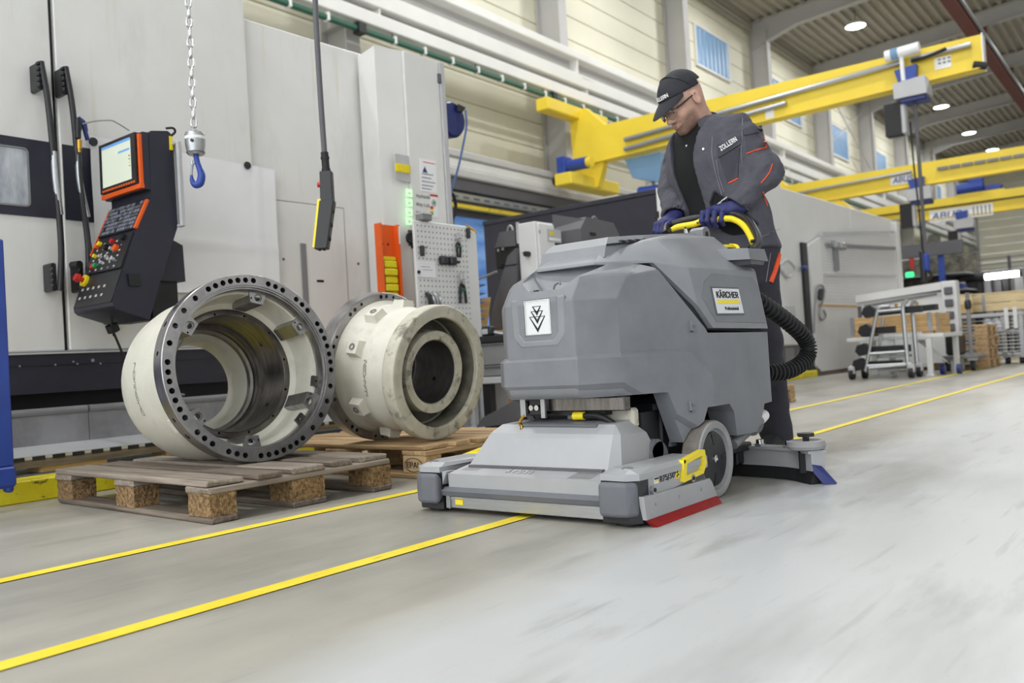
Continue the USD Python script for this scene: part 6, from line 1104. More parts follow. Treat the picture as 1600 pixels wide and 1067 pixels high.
def sign(t, Y, a, b, txt, h):
    p, q = zp(*a, Y), zp(*b, Y); w = q[0] - p[0]; s_ = t.part('sign', box(p[0], q[0], Y - 0.015, Y, q[2], p[2]), 'white_print', smooth=False)
    m = frame((p[0] + 0.06, Y - 0.016, q[2] + (p[2] - q[2] - h) / 2), (1, 0, 0), (0, -1, 0)); v, f = text(txt, h, m, 0.004, bold=True); v[:, 0] = p[0] + 0.06 + (v[:, 0] - v[:, 0].min()) * min(1.45, 0.93 * w / (np.ptp(v[:, 0]) + 1e-6)) + (v[:, 2] - v[:, 2].min()) * 0.2
    t.part('lettering', (v, f), 'blue_paint', parent=s_, smooth=False); return p, q
sign(c2_, Y2, (1391, 276), (1425, 285), 'ABUS', 0.15)
p, q = sign(c3_, Y3, (1452, 330), (1503, 342), 'ABUS', 0.20)
sp_ = c3_.part('load_sign', box(q[0], q[0] + 0.95, Y3 - 0.015, Y3, q[2], p[2]), 'white_print', smooth=False)
for k in range(5): c3_.part('sign_bar', box(q[0] + 0.35 + 0.12 * k, q[0] + 0.39 + 0.12 * k, Y3 - 0.02, Y3 - 0.012, q[2] + 0.06, p[2] - 0.05), 'key_grey', parent=sp_, smooth=False)
hoist(Y2, 1432, 294, 'small blue and white chain hoist on the second yellow jib', 1.05); hoist(Y3, 1502, 342, 'small hoist with a black bag on the farthest yellow jib', 1.0)
d3 = hall('jib_motor', 'blue motor standing on top of the farthest yellow jib', 'motor'); p = zp(1526, 298, Y3); d3.part('motor', [cyl((p[0] - 0.6, Y3 + 0.1, 5.30), (p[0] + 0.2, Y3 + 0.1, 5.30), 0.2, n=16), box(p[0] - 0.25, p[0] + 0.2, Y3, Y3 + 0.25, 5.25, 5.62, 0.04), box(p[0] + 0.2, p[0] + 0.75, Y3, Y3 + 0.25, 5.12, 5.3, 0.04)], 'blue_paint'); d3.part('foot', box(p[0] - 0.6, p[0] + 0.8, Y3, Y3 + 0.22, 5.08, 5.13), 'crane_yellow')

# ------------------------------------------------------------------ white machining centre and carts at the right
XR = -4.4
wm = Thing('white_machine', 'long white machine enclosure along the aisle behind the worker', 'machine tool', loc=(XR, 12, 0))
zt = 2.55
wm.part('left_casing', box(XR - 0.62, XR - 0.02, 9.7, 11.35, 0.45, 2.60, 0.02), 'machine_white'); wm.part('middle_casing', box(XR - 1.6, XR - 0.05, 11.36, 14.2, 0.45, zt, 0.01), 'machine_white'); wm.part('right_casing', box(XR - 1.6, XR - 0.05, 14.21, 16.5, 0.1, zt + 0.0, 0.01), 'machine_white')
wm.part('base', box(XR - 0.6, XR - 0.06, 9.75, 11.9, 0.0, 0.45), 'grey_dark', smooth=False); wm.part('base_stripe', box(XR - 0.07, XR - 0.05, 11.2, 11.5, 0.1, 0.42), 'grey_mid', smooth=False)
wm.part('black_gap', box(XR - 0.05, XR - 0.01, 11.95, 12.12, 0.02, 1.85), 'black_paint', smooth=False); wm.part('floor_strip', box(XR - 0.5, XR + 0.03, 10.2, 12.1, 0.0, 0.09, 0.01), 'curb_yellow')
for q in ((1216, 443), (1217, 452)): k0 = pt(*q, X=XR); wm.part('casing_button', box(XR - 0.02, XR - 0.005, k0[1] - 0.03, k0[1] + 0.03, k0[2] - 0.02, k0[2] + 0.02), 'grey_mid', smooth=False)
k0 = pt(1240, 490, X=XR); wm.part('notice', box(XR - 0.02, XR - 0.012, k0[1] - 0.25, k0[1] + 0.1, k0[2] - 0.1, k0[2] + 0.1), 'grey_light', smooth=False); k0 = pt(1232, 422, X=XR); wm.part('cable_loop', tube([(XR, k0[1] - 0.3, k0[2] + 0.05), (XR + 0.03, k0[1] - 0.1, k0[2] + 0.12), (XR + 0.03, k0[1] + 0.15, k0[2] + 0.02), (XR + 0.02, k0[1] - 0.05, k0[2] - 0.1), (XR, k0[1] - 0.25, k0[2])], 0.02, 8, 6), 'grey_light'); k0 = pt(1257, 419, X=XR + .02); wm.part('blue_cap', balls([(XR + 0.02, k0[1] - 0.05, k0[2]), (XR + 0.02, k0[1] + 0.05, k0[2])], 0.035, 10), 'blue_dark')
wd = wm.part('sliding_door', prismX(cs([(12.18, 0.16), (12.18, 1.80), (12.6, 1.92), (16.3, 2.18), (16.3, 0.10), (12.3, 0.10)]).offset(0.04, m3.JoinType.Round, 2.0, 12), XR - 0.02, XR + 0.02), 'machine_white')
wm.part('door_mesh', [box(XR + 0.02, XR + 0.0225, 12.6, 16.2, 1.04 + 0.045 * k, 1.044 + 0.045 * k) for k in range(21)] + [box(XR + 0.02, XR + 0.0225, 12.6 + 0.09 * k, 12.606 + 0.09 * k, 1.04, 1.95) for k in range(41)], 'grey_light', parent=wd, kind='stuff', smooth=False)
wm.part('door_rail', hull([(XR + 0.02 + d, y, z + e) for d in (0, 0.04) for y, z in ((12.75, 1.83), (16.2, 1.99)) for e in (0, 0.05)]), 'grey_mid', parent=wd, smooth=False); wm.part('door_rail', hull([(XR + 0.02 + d, y, z + e) for d in (0, 0.02) for y, z in ((12.6, 1.40), (16.2, 1.52)) for e in (0, 0.04)]), 'grey_light', parent=wd, smooth=False); wm.part('top_rail', hull([(XR + 0.02 + d, y, z + e) for d in (0, 0.03) for y, z in ((12.6, 1.99), (16.2, 2.28)) for e in (0, 0.04)]), 'grey_light', parent=wd, smooth=False)
wm.part('door_grip', box(XR + 0.02, XR + 0.08, 13.05, 13.15, 1.50, 1.84, 0.01), 'grey_mid', parent=wd); wm.part('grip_head', [box(XR + 0.02, XR + 0.10, 13.0 + 0.25 * k, 13.22 + 0.25 * k, 1.82, 1.93, 0.02) for k in range(2)], 'zinc', parent=wd, kind='stuff')
wm.part('wood_strip', box(XR + 0.02, XR + 0.03, 12.3, 14.6, 0.97, 1.0), 'crate_wood', smooth=False); wm.part('base_board', box(XR - 0.05, XR + 0.01, 12.2, 16.4, 0.0, 0.13), 'wood_y_dark', smooth=False); wm.part('end_post', box(XR - 0.1, XR + 0.06, 16.34, 16.52, 0.0, 2.5, 0.01), 'machine_white')
cb_ = Thing('hanging_cable', 'grey looped cable with a black plug hanging on the white machine door', 'cable', loc=tuple(pt(1283, 470, X=XR))); cb_.part('cable', tube([pt(*q, X=XR + 0.05) for q in ((1272, 520), (1273, 480), (1277, 450), (1284, 446), (1288, 455), (1286, 468), (1280, 490), (1284, 500), (1290, 494), (1287, 484))], 0.014, 8, 6), 'grey_mid'); cb_.part('plug', balls([pt(1283, 454, X=XR + 0.06), pt(1282, 466, X=XR + 0.06)], 0.035, 10), 'black_plastic')
# open rack with small parts behind the machine's end, and a white low guard panel
orr = Thing('far_machine_rack', 'dark open machine bay with a green light, right of the white machine', 'rack', loc=(-4.2, 18.5, 0))
orr.part('back_panel', box(-6.2, -3.75, 19.6, 19.7, 0.6, 2.05), 'cast_dark', smooth=False)
for z in (1.05, 1.3, 1.62): orr.part('shelf', box(-6.2, -3.75, 18.6, 19.6, z, z + 0.03), 'grey_mid', smooth=False)
for k in range(18): orr.part('bay_box', box(-6.1 + 0.13 * k, -6.02 + 0.13 * k, 18.6, 18.9, 1.08 + 0.24 * (k % 2), 1.16 + 0.24 * (k % 2) + 0.02 * (k % 4)), ('black_paint', 'grey_dark', 'blue_dark', 'cast_worn', 'red_oxide')[k % 5], smooth=False)
p = pt(1421, 429, Y=18.4); orr.part('green_lamp', [box(p[0] - 0.08, p[0] + 0.08, 18.4, 18.44, p[2] - 0.05, p[2] + 0.05, 0.02)], 'led_green'); p = pt(1425, 412, Y=18.45); orr.part('beacon', cyl((p[0], 18.45, p[2] - 0.1), (p[0], 18.45, p[2] + 0.15), 0.04, n=12), 'red'); orr.part('post', box(pt(1466, 420, Y=18.5)[0], pt(1475, 420, Y=18.5)[0], 18.5, 18.6, 0, 2.0), 'blue_paint'); orr.part('beam', box(-6.2, -3.75, 18.4, 18.55, 2.0, 2.25), 'grey_dark', smooth=False); orr.part('lower_panel', box(-6.2, -3.75, 18.55, 18.6, 0.0, 1.0), 'grey_light', smooth=False)
gp = Thing('barrier', 'low white framed barrier standing behind the carts', 'barrier', loc=(-3.3, 12.7, 0))
P_ = lambda px_, py_: pt(px_, py_, Y=12.7)
a, b = P_(1338, 462), P_(1475, 440); z0 = 0.0
gp.part('panel', box(a[0], b[0], 12.72, 12.76, 0.1, a[2] - 0.05), 'machine_white', smooth=False); gp.part('top_bar', hull([(x, y, z) for x, zz in ((a[0], a[2]), (b[0], b[2])) for y in (12.65, 12.78) for z in (zz, zz - 0.1)]), 'machine_white', smooth=False); gp.part('seam_bar', hull([(x, y, z) for x, zz in ((a[0] + 0.1, a[2] - 0.14), (b[0] - 0.1, b[2] - 0.14)) for y in (12.7, 12.72) for z in (zz, zz - 0.03)]), 'grey_mid', smooth=False); gp.part('end_post', box(b[0] - 0.02, b[0] + 0.16, 12.6, 12.8, 0.0, b[2], 0.01), 'machine_white'); gp.part('handle', box(a[0] + 0.02, a[0] + 0.06, 12.64, 12.7, a[2] - 0.42, a[2] - 0.15, 0.01), 'grey_dark')
for k in range(4): gp.part('switch', box(b[0] + 0.02, b[0] + 0.12, 12.56, 12.6, b[2] - 0.18 - 0.16 * k, b[2] - 0.08 - 0.16 * k, 0.01), 'grey_dark')

tc = Thing('tube_cart', 'grey tubular steel cart on castors in front of the orange wooden crate', 'cart', loc=(-3.3, 11.2, 0))
C_ = lambda px_, py_, y=10.8: pt(px_, py_, Y=y)
fl_, fr_ = C_(1352, 578), C_(1423, 578)
tc.part('left_post', tube([C_(1352, 580), C_(1370, 490), C_(1376, 480), C_(1390, 478)], 0.022, 10, 5), 'zinc'); tc.part('right_post', tube([C_(1420, 588), C_(1412, 500), C_(1411, 478), C_(1418, 469)], 0.024, 10, 5), 'zinc'); tc.part('rear_post', tube([C_(1434, 583, 11.05), C_(1427, 500, 11.05), C_(1425, 478, 11.05), C_(1430, 468, 11.05)], 0.024, 10, 5), 'zinc'); tc.part('rear_post', tube([C_(1372, 560, 11.05), C_(1380, 495, 11.05)], 0.02, 8), 'zinc')
for y0, y1 in ((553, 549), (575, 570), (487, 483)): tc.part('cross_bar', tube([C_(1358 if y0 > 500 else 1370, y0), C_(1418 if y0 > 500 else 1411, y1)], 0.02, 8), 'zinc')
for y0 in (556, 577): a = C_(1372, y0); b = C_(1416, y0 - 4); tc.part('tray', box(a[0], b[0], 10.8, 11.04, a[2] - 0.03, a[2], 0.004), 'grey_mid')
for q, y in (((1332, 582), 10.8), ((1352, 580), 11.02), ((1425, 579), 10.75), ((1437, 574), 11.02)):
    k0 = C_(*q, y); w = tc.part('castor', cyl((k0[0] - 0.03, y, 0.065), (k0[0] + 0.02, y, 0.065), 0.065, n=20), 'black_rubber'); tc.part('castor_fork', box(k0[0] - 0.04, k0[0] + 0.035, y - 0.04, y + 0.03, 0.065, 0.16, 0.01), 'grey_light', parent=w)
tc.part('foot_rail', tube([C_(1330, 573), C_(1424, 568)], 0.02, 8), 'zinc')
wt_ = Thing('white_table', 'white low steel table frame on straight legs carrying the orange crate', 'table', loc=(-3.0, 11.4, 0))
a, b = pt(1338, 530, Y=11.5), pt(1486, 522, Y=11.5); zt_ = (a[2] + b[2]) / 2
wt_.part('table_top', box(a[0], b[0], 11.12, 12.1, zt_ - 0.03, zt_ + 0.02, 0.006), 'machine_white')
for x, y in ((b[0] - 0.17, 11.13), (b[0] - 0.05, 11.9), (a[0] + 0.52, 11.13), (a[0] + 0.05, 12.0)): l = wt_.part('leg', box(x - 0.03, x + 0.03, y, y + 0.06, 0.0, zt_ - 0.03, 0.004), 'machine_white'); wt_.part('leg_foot', box(x - 0.045, x + 0.045, y - 0.015, y + 0.075, 0, 0.02), 'machine_white', parent=l)
wt_.part('gusset', hull([(b[0] - 0.42, 11.55, zt_ - 0.05), (b[0] - 0.05, 11.55, zt_ - 0.36), (b[0] - 0.32, 11.55, zt_ - 0.05), (b[0] - 0.42, 11.57, zt_ - 0.05), (b[0] - 0.05, 11.57, zt_ - 0.36), (b[0] - 0.32, 11.57, zt_ - 0.05)]), 'machine_white', smooth=False)
for x in (b[0] - 0.12, b[0] + 0.06): wt_.part('castor', cyl((x - 0.02, 11.5, 0.06), (x + 0.03, 11.5, 0.06), 0.06, n=18), 'blue_dark')
oc_ = Thing('wooden_crate', 'orange-brown wooden crate with metal corner straps on the white table', 'crate', loc=(-3.0, 11.5, zt_))
zb0 = zt_ + 0.021; cx0, cx1 = a[0] + 0.02, b[0] - 0.1
for k in range(3): oc_.part('side_board', jbox(cx0, cx1, 11.25, 11.28, zb0 + 0.082 * k + (0.03 if k == 0 else 0), zb0 + 0.082 * k + 0.08, 0.002), 'crate_wood', smooth=False)
for k in range(3): oc_.part('end_board', jbox(cx1 - 0.03, cx1, 11.28, 11.95, zb0 + 0.082 * k, zb0 + 0.082 * k + 0.08, 0.002), 'crate_wood', smooth=False)
oc_.part('floor_board', box(cx0, cx1, 11.28, 11.95, zb0 + 0.03, zb0 + 0.05), 'crate_wood', smooth=False)
for x in (cx0 + 0.02, cx1 - 0.16): oc_.part('runner', box(x, x + 0.12, 11.26, 11.9, zb0, zb0 + 0.03), 'wood_y_fresh', smooth=False)
for x in (cx0, cx1 - 0.09): s_ = oc_.part('corner_strap', box(x, x + 0.05, 11.24, 11.25, zb0 + 0.03, zb0 + 0.25), 'zinc', smooth=False)
oc_.part('end_strap', box(cx1, cx1 + 0.006, 11.3, 11.36, zb0, zb0 + 0.25), 'zinc', smooth=False)
for k, (q, lab) in enumerate((((1360, 487), 'black end piece sticking out at the top of the tube cart'), ((1354, 516), 'black end piece second from the top at the left of the tube cart'), ((1350, 546), 'black end piece third from the top at the left of the tube cart'), ((1345, 569), 'lowest black end piece at the left of the tube cart'))):
    o = pt(*q, Y=10.85); t = Thing('black_profile', lab, 'machine part', loc=(o[0], 10.85, o[2])); L = (0.55, 0.30, 0.5, 0.45)[k]
    t.part('end_cap', hull([(o[0] + x, 10.78 + y, o[2] + z) for y in (0, 0.12) for x, z in ((-0.085, -0.02), (-0.04, -0.075), (0.06, -0.06), (0.08, 0.02), (0.02, 0.075), (-0.06, 0.05))]), 'black_paint', smooth=False); t.part('bar', box(o[0] + 0.02, o[0] + 0.02 + L, 10.84, 10.9, o[2] - 0.05, o[2] + 0.03), 'black_paint', smooth=False)
o = pt(1405, 470, Y=11.5); bk = Thing('black_tool_bar', 'long black machine part with bright fittings lying on the orange crate', 'machine part', loc=(o[0], 11.5, o[2])); zc_ = zb0 + 0.25
bk.part('bar', hull([(x, y, z) for x, zz in ((o[0] - 0.42, zc_ + 0.03), (o[0] + 0.42, zc_ + 0.06)) for y in (11.45, 11.6) for z in (zz - 0.03, zz + 0.04)]), 'black_paint', smooth=False)
for d in (-0.16, -0.02, 0.22): f_ = bk.part('fitting', [cyl((o[0] + d, 11.43, zc_ + 0.01), (o[0] + d, 11.43, zc_ + 0.10), 0.032, n=14)], 'grey_light'); bk.part('fitting_stem', cyl((o[0] + d, 11.43, zc_ + 0.1), (o[0] + d, 11.43, zc_ + 0.14), 0.018, n=10), 'brass', parent=f_)
bk.part('end_ball', balls([(o[0] - 0.42, 11.5, zc_ + 0.06)], 0.04, 12), 'zinc')

def stack_pallet(x, y, rz, z, label, first=None):
    if first is None:
        t = Thing('stacked_pallet', label, 'pallet', loc=(x, y, z), rz=rz, local=True, group='stacked pallets'); pallet(t, 'wood_x_fresh', 'wood_y_fresh', 'wood_y_fresh', worn=False); return t
    first.copy((x, y, z), rz, label)
ord_ = ('lowest', 'second', 'third', 'fourth', 'top')
sp0 = stack_pallet(-2.80, 6.40, 0.0, 0.0, 'lowest wooden pallet, sticking out of the stack behind the scrubber')
for k in range(1, 4): stack_pallet(-2.98, 6.30, 0.0, 0.1445 * k, f'{("second", "third", "top")[k - 1]} wooden pallet from the floor in the stack behind the scrubber', sp0)
for k in range(4): stack_pallet(-2.40, 12.88, 0.03 * (k % 2), 0.1445 * k, f'{ord_[k]} pallet of the far stack beside the wire rack', sp0)
tr2 = Thing('platform_truck', 'grey platform truck with an upright push bar before the far pallet stack', 'hand truck', loc=(-2.6, 12.0, 0))
a, b = pt(1496, 572, Y=11.9), pt(1552, 563, Y=12.4); zd = 0.16
tr2.part('deck', box(-2.80, -2.40, 12.15, 12.8, zd, zd + 0.04, 0.006), 'grey_mid'); p = pt(1514, 500, Y=12.2); tr2.part('push_bar', tube([(p[0], 12.2, zd), (p[0], 12.2, 0.98)], 0.024, 10), 'grey_mid'); tr2.part('bar_head', balls([(p[0], 12.2, 0.80), (p[0], 12.2, 0.86)], 0.04, 10), 'black_plastic')
for x in (-2.75, -2.46): tr2.part('castor', cyl((x - 0.025, 12.25, 0.065), (x + 0.02, 12.25, 0.065), 0.065, n=18), 'black_rubber'); tr2.part('castor_plate', box(x - 0.05, x + 0.05, 12.2, 12.3, 0.13, 0.16), 'zinc')
tr2.part('black_tray', box(-2.78, -2.62, 12.3, 12.7, zd + 0.045, zd + 0.3, 0.02), 'black_plastic')
wr = Thing('wire_rack', 'grey steel rack trolley with upright frames beside the far pallets', 'rack', loc=(-2.5, 14.4, 0))
a = pt(1566, 494, Y=14.2); zt2 = pt(1575, 493, Y=14.2)[2]
for x, y in ((-2.42, 14.15), (-2.20, 14.15), (-3.4, 14.15), (-2.42, 14.7), (-2.20, 14.7)): wr.part('upright', box(x - 0.025, x + 0.025, y - 0.025, y + 0.025, 0.09, zt2), 'zinc', smooth=False)
wr.part('top_shelf', box(-3.45, -2.17, 14.1, 14.75, zt2, zt2 + 0.05), 'grey_light', smooth=False)
for z in (0.12, 0.45): wr.part('shelf', box(-3.45, -2.17, 14.12, 14.73, z, z + 0.025), 'zinc', smooth=False)
for k in range(12): wr.part('wire', cyl((-3.4, 14.12, 0.18 + 0.05 * k), (-2.2, 14.12, 0.18 + 0.05 * k), 0.006, n=6), 'zinc')
for x in (-2.36, -2.25): wr.part('white_panel', box(x - 0.03, x + 0.02, 14.08, 14.10, 0.5, 0.8), 'machine_white', smooth=False)
for x in (-2.4, -2.22, -3.35): wr.part('castor', cyl((x - 0.03, 14.2, 0.05), (x + 0.03, 14.2, 0.05), 0.05, n=16), 'black_rubber')
for k, x in enumerate((-2.62, -2.5)): wr.part('parts_bag', balls([(x, 14.2, 0.62), (x + 0.05, 14.2, 0.5)], 0.07, 10), 'silver_plate')
pc = Thing('pale_crate', 'long pale timber crate top behind the wire rack at the right edge', 'crate', loc=(-2.6, 16, 0))
for k in range(2): pc.part('board', jbox(-3.55, -1.2, 16.0, 16.05, 0.80 + 0.14 * k, 0.93 + 0.14 * k, 0.003), 'crate_pale', smooth=False)
pc.part('lid_board', jbox(-3.55, -1.2, 16.0, 16.8, 1.075, 1.10, 0.003), 'crate_pale', smooth=False); pc.part('lower_board', jbox(-2.35, -1.2, 15.95, 16.0, 0.1, 0.8, 0.003), 'crate_pale', smooth=False); pc.part('leg', [box(-3.5, -3.38, 16.05, 16.2, 0, 0.8), box(-2.3, -2.18, 16.05, 16.2, 0, 0.8), box(-1.4, -1.28, 16.05, 16.2, 0, 0.8)], 'crate_wood', kind='stuff'); pc.part('corner_iron', box(-3.02, -2.97, 15.99, 16.0, 0.8, 1.07), 'zinc', smooth=False)
pb = Thing('planed_crate', 'smaller brown timber crate left of the long pale crate', 'crate', loc=(-3.6, 15.4, 0)); pb.part('front_board', jbox(-3.75, -3.05, 15.4, 15.44, 0.78, 0.92, 0.003), 'crate_wood', smooth=False); pb.part('front_board', jbox(-3.75, -3.05, 15.4, 15.44, 0.925, 1.06, 0.003), 'crate_pale', smooth=False); pb.part('lid', jbox(-3.75, -3.05, 15.4, 15.9, 1.062, 1.085, 0.003), 'crate_pale', smooth=False); pb.part('support', box(-3.7, -3.1, 15.46, 15.8, 0, 0.78), 'cast_dark', smooth=False)
# far machines, lamp tube and a mezzanine rail before the end wall
fm = Thing('far_machine', 'grey far machine group with dark arms behind the pale crate', 'machine', loc=(-3.0, 19.5, 0))
fm.part('back_panel', box(-5.0, 1.0, 21.0, 21.1, 0.0, 1.75), 'grey_mid', smooth=False)
for q, w, m in ((1518, 11, 'black_paint'), (1533, 6, 'black_paint'), (1543, 7, 'grey_mid'), (1562, 5, 'grey_dark'), (1571, 5, 'black_paint'), (1594, 8, 'grey_mid')): a, b = pt(q - w / 2, 470, Y=19.5), pt(q + w / 2, 430, Y=19.5); fm.part('column', hull([(a[0], 19.5, 0.0), (b[0] + 0.04, 19.5, 0.0), (a[0] - 0.03, 19.5, b[2]), (b[0], 19.5, b[2]), (a[0], 19.8, 0.0), (b[0] + 0.04, 19.8, 0.0), (a[0] - 0.03, 19.8, b[2]), (b[0], 19.8, b[2])]), m, smooth=False)
a = pt(1508, 430, Y=19.4); b = pt(1542, 433, Y=19.4); fm.part('arm', tube([pt(1497, 438, Y=19.4), pt(1512, 433, Y=19.4), pt(1538, 432, Y=19.4)], 0.09, 10, 4), 'black_paint'); fm.part('spindle', balls([pt(1499, 440, Y=19.4), pt(1503, 443, Y=19.4)], 0.07, 10), 'grey_light'); p = pt(1580, 466, Y=19.6); fm.part('yellow_tray', box(p[0] - 0.25, p[0] + 0.2, 19.6, 19.9, p[2] - 0.1, p[2] + 0.03), 'crane_yellow')
a, b = pt(1539, 433, Y=19.0), pt(1593, 427, Y=19.0)
fm.part('lamp_tube', tube([a, b], 0.058, 14), 'lamp_glow'); fm.part('lamp_cap', tube([b, b + (b - a) * 0.06], 0.065, 14), 'black_plastic'); fm.part('lamp_bracket', tube([a + (b - a) * 0.5 + (0, 0.05, 0.0), a + (b - a) * 0.5 + (0, 0.5, 0.05), a + (b - a) * 0.5 + (0, 0.6, -0.2)], 0.02, 8), 'grey_dark')
gy = hall('far_gantry', 'dark grey gallery with railings across the far end of the hall', 'gallery'); 
for z0, z1, m in ((3.1, 3.5, 'grey_dark'), (3.62, 3.68, 'grey_mid'), (3.9, 3.95, 'grey_mid'), (4.2, 4.26, 'grey_mid'), (2.2, 2.9, 'wall_grey')): gy.part('rail' if z1 - z0 < .1 else 'panel', box(-9.2, 6, 52, 52.1, z0, z1), m, smooth=False)
for x in np.arange(-9, 6, 2.2): gy.part('post', box(x, x + 0.14, 52.0, 52.15, 0, 4.3), 'grey_dark', smooth=False)
dm = hall('dark_gate_frame', 'dark frame with blue posts under the far gallery', 'frame'); dm.part('lintel', box(-9.6, -7.4, 44, 44.3, 2.6, 3.6), 'black_paint', smooth=False); dm.part('post', box(-8.6, -8.25, 43.9, 44.2, 0, 3.0), 'blue_paint', smooth=False); dm.part('trim', box(-9.5, -7.6, 43.9, 44.0, 2.9, 3.0), 'crane_yellow', smooth=False); dm.part('back', box(-9.6, -7.4, 44.3, 44.4, 0, 2.6), 'cast_dark', smooth=False)

# ------------------------------------------------------------------ the worker
pe_ = Thing('person', 'man in dark cap and grey work jacket steering the scrubber, looking down', 'person', loc=(-1.72, 3.66, 0))
yb = math.radians(18); bf = np.array([-math.sin(yb), -math.cos(yb), 0]); bl = np.array([math.cos(yb), -math.sin(yb), 0]); BC = np.array([-1.735, 3.675, 0])
def B(l, f, z): return BC + l * bl + f * bf + np.array([0, 0, z])
yh, ph, rh = math.radians(26), math.radians(33), math.radians(3)
hf = np.array([-math.sin(yh), -math.cos(yh), 0]); hu = hf * math.sin(ph) + np.array([0, 0, math.cos(ph)]); hf = hf * math.cos(ph) - np.array([0, 0, math.sin(ph)]); hl = np.cross(hu, hf)
HC = pt(1067, 160, Y=3.50); HR = np.stack([hf, hl, hu], 1)
def Hd(f, l, u): return HC + HR @ np.array([f, l, u])
NB = B(0, 0.03, 1.44)
def head_sd(P):
    q = (P - HC) @ HR
    d = sd_ell(q, (-0.012, 0, 0.030), (0.100, 0.077, 0.094))
    d = smin(d, sd_ell(q, (0.032, 0, -0.035), (0.066, 0.059, 0.086)), 0.03)
    d = smin(d, sd_ell(q, (0.036, 0, -0.080), (0.050, 0.051, 0.036)), 0.025)
    d = smin(d, sd_cone(q, (0.074, -0.010, -0.104), (0.074, 0.010, -0.104), 0.017), 0.02)
    for s in (-1, 1):
        d = smin(d, sd_ell(q, (0.058, s * 0.040, -0.030), (0.030, 0.020, 0.022)), 0.02)
        d = smax(d, -sd_ell(q, (0.106, s * 0.032, 0.002), (0.018, 0.021, 0.014)), 0.012)
    d = smin(d, sd_cone(q, (0.089, -0.036, 0.021), (0.089, 0.036, 0.021), 0.009), 0.014)
    d = smin(d, sd_cone(q, (0.094, 0, 0.004), (0.116, 0, -0.036), 0.008, 0.0125), 0.010)
    for s in (-1, 1): d = smin(d, np.linalg.norm(q - np.array([0.104, s * 0.013, -0.041]), axis=1) - 0.0085, 0.006)
    for s in (-1, 1): d = smin(d, sd_ell(q, (0.036, s * 0.030, 0.002), (0.06, 0.024, 0.010)), 0.01)
    d = smin(d, sd_cone(q, (0.092, -0.017, -0.069), (0.092, 0.017, -0.069), 0.0085), 0.012)
    for s in (-1, 1):
        e = sd_ell(q, (-0.012, s * 0.081, -0.004), (0.022, 0.0105, 0.035)); e = smax(e, -sd_ell(q, (-0.007, s * 0.093, -0.001), (0.012, 0.010, 0.022)), 0.004)
        d = smin(d, e, 0.006)
    n0 = Hd(-0.032, 0, -0.040); d = smin(d, sd_cone(P, n0, NB, 0.058, 0.062), 0.03)
    return smin(d, sd_ell(P, NB + (0, 0, -0.03), (0.13, 0.09, 0.06)), 0.04)
hv, hfc = surfnet(head_sd, np.minimum(HC - 0.16, NB - (0.16, 0.12, 0.09)), np.maximum(HC + 0.16, NB + 0.15), 0.0042)
# limbs and trunk under the clothes, joined to the head as one body mesh
SHL, SHR = B(0.172, 0.03, 1.412), B(-0.180, 0.02, 1.378)
ELL, ELR = pt(1197, 268, Y=3.575), pt(1053, 292, Y=3.68)
WRL, WRR = pt(1152, 322, Y=3.505), pt(1054, 338, Y=3.55)
HIL, HIR = B(0.185, -0.02, 0.88), B(-0.02, -0.03, 0.88)
KNL, KNR = np.array([-1.545, 3.64, 0.50]), np.array([-1.79, 3.68, 0.50]); ANL, ANR = np.array([-1.55, 3.74, 0.09]), np.array([-1.83, 3.84, 0.09])
def ell_trunk(P, off):
    q = P - BC; x, y, z = q @ bl, q @ bf, q[:, 2]
    Q = np.stack([x, (y - 0.22 * (z - 1.05) * (z > 1.05) * 0.9) * 1.42, z], 1)
    return chain(Q, [(0.095, -0.02, 0.86), (0.060, 0.0, 1.07), (0.012, 0.02, 1.26), (0, 0.01, 1.35)], [0.192 + off, 0.180 + off, 0.184 + off, 0.150 + off], 0.06) * 0.85
def body_sd(P):
    d = ell_trunk(P, -0.02)
    for a in ((SHL, ELL, WRL), (SHR, ELR, WRR)): d = smin(d, chain(P, a, (0.052, 0.042, 0.028)), 0.03)
    for a in ((HIL, KNL, ANL), (HIR, KNR, ANR)): d = smin(d, chain(P, a, (0.085, 0.055, 0.038)), 0.04)
    return smin(d, sd_cone(P, B(-0.12, 0.03, 1.40), B(0.12, 0.03, 1.41), 0.06), 0.05)
bv, bfc = surfnet(body_sd, (-2.12, 3.36, 0.02), (-1.38, 3.98, 1.52), 0.014)
q_ = (hv - HC) @ HR
stub = np.clip((-0.030 - q_[:, 2] - 0.55 * np.clip(q_[:, 0] - 0.055, 0, 0.06)) / 0.026, 0, 1) * np.clip((q_[:, 0] + 0.002) / 0.03, 0, 1) * np.clip((q_[:, 2] + 0.135) / 0.02, 0, 1)
stub = np.maximum(stub, 0.9 * np.exp(-((q_[:, 2] + 0.058) / 0.008) ** 2) * (q_[:, 0] > 0.08) * (np.abs(q_[:, 1]) < 0.035)) * np.clip(1 - np.exp(-((q_[:, 2] + 0.070) / 0.009) ** 2) * (q_[:, 0] > 0.08) * (np.abs(q_[:, 1]) < 0.022), 0, 1)
pb_ = pe_.part('body', [(hv, hfc), (bv, bfc)], 'skin', smooth=True)
UsdGeom.PrimvarsAPI(stage.GetPrimAtPath(pb_)).CreatePrimvar('stubble', Sdf.ValueTypeNames.FloatArray, 'vertex').Set(Vt.FloatArray.FromNumpy(np.r_[stub, np.zeros(len(bv))].astype(np.float32)))
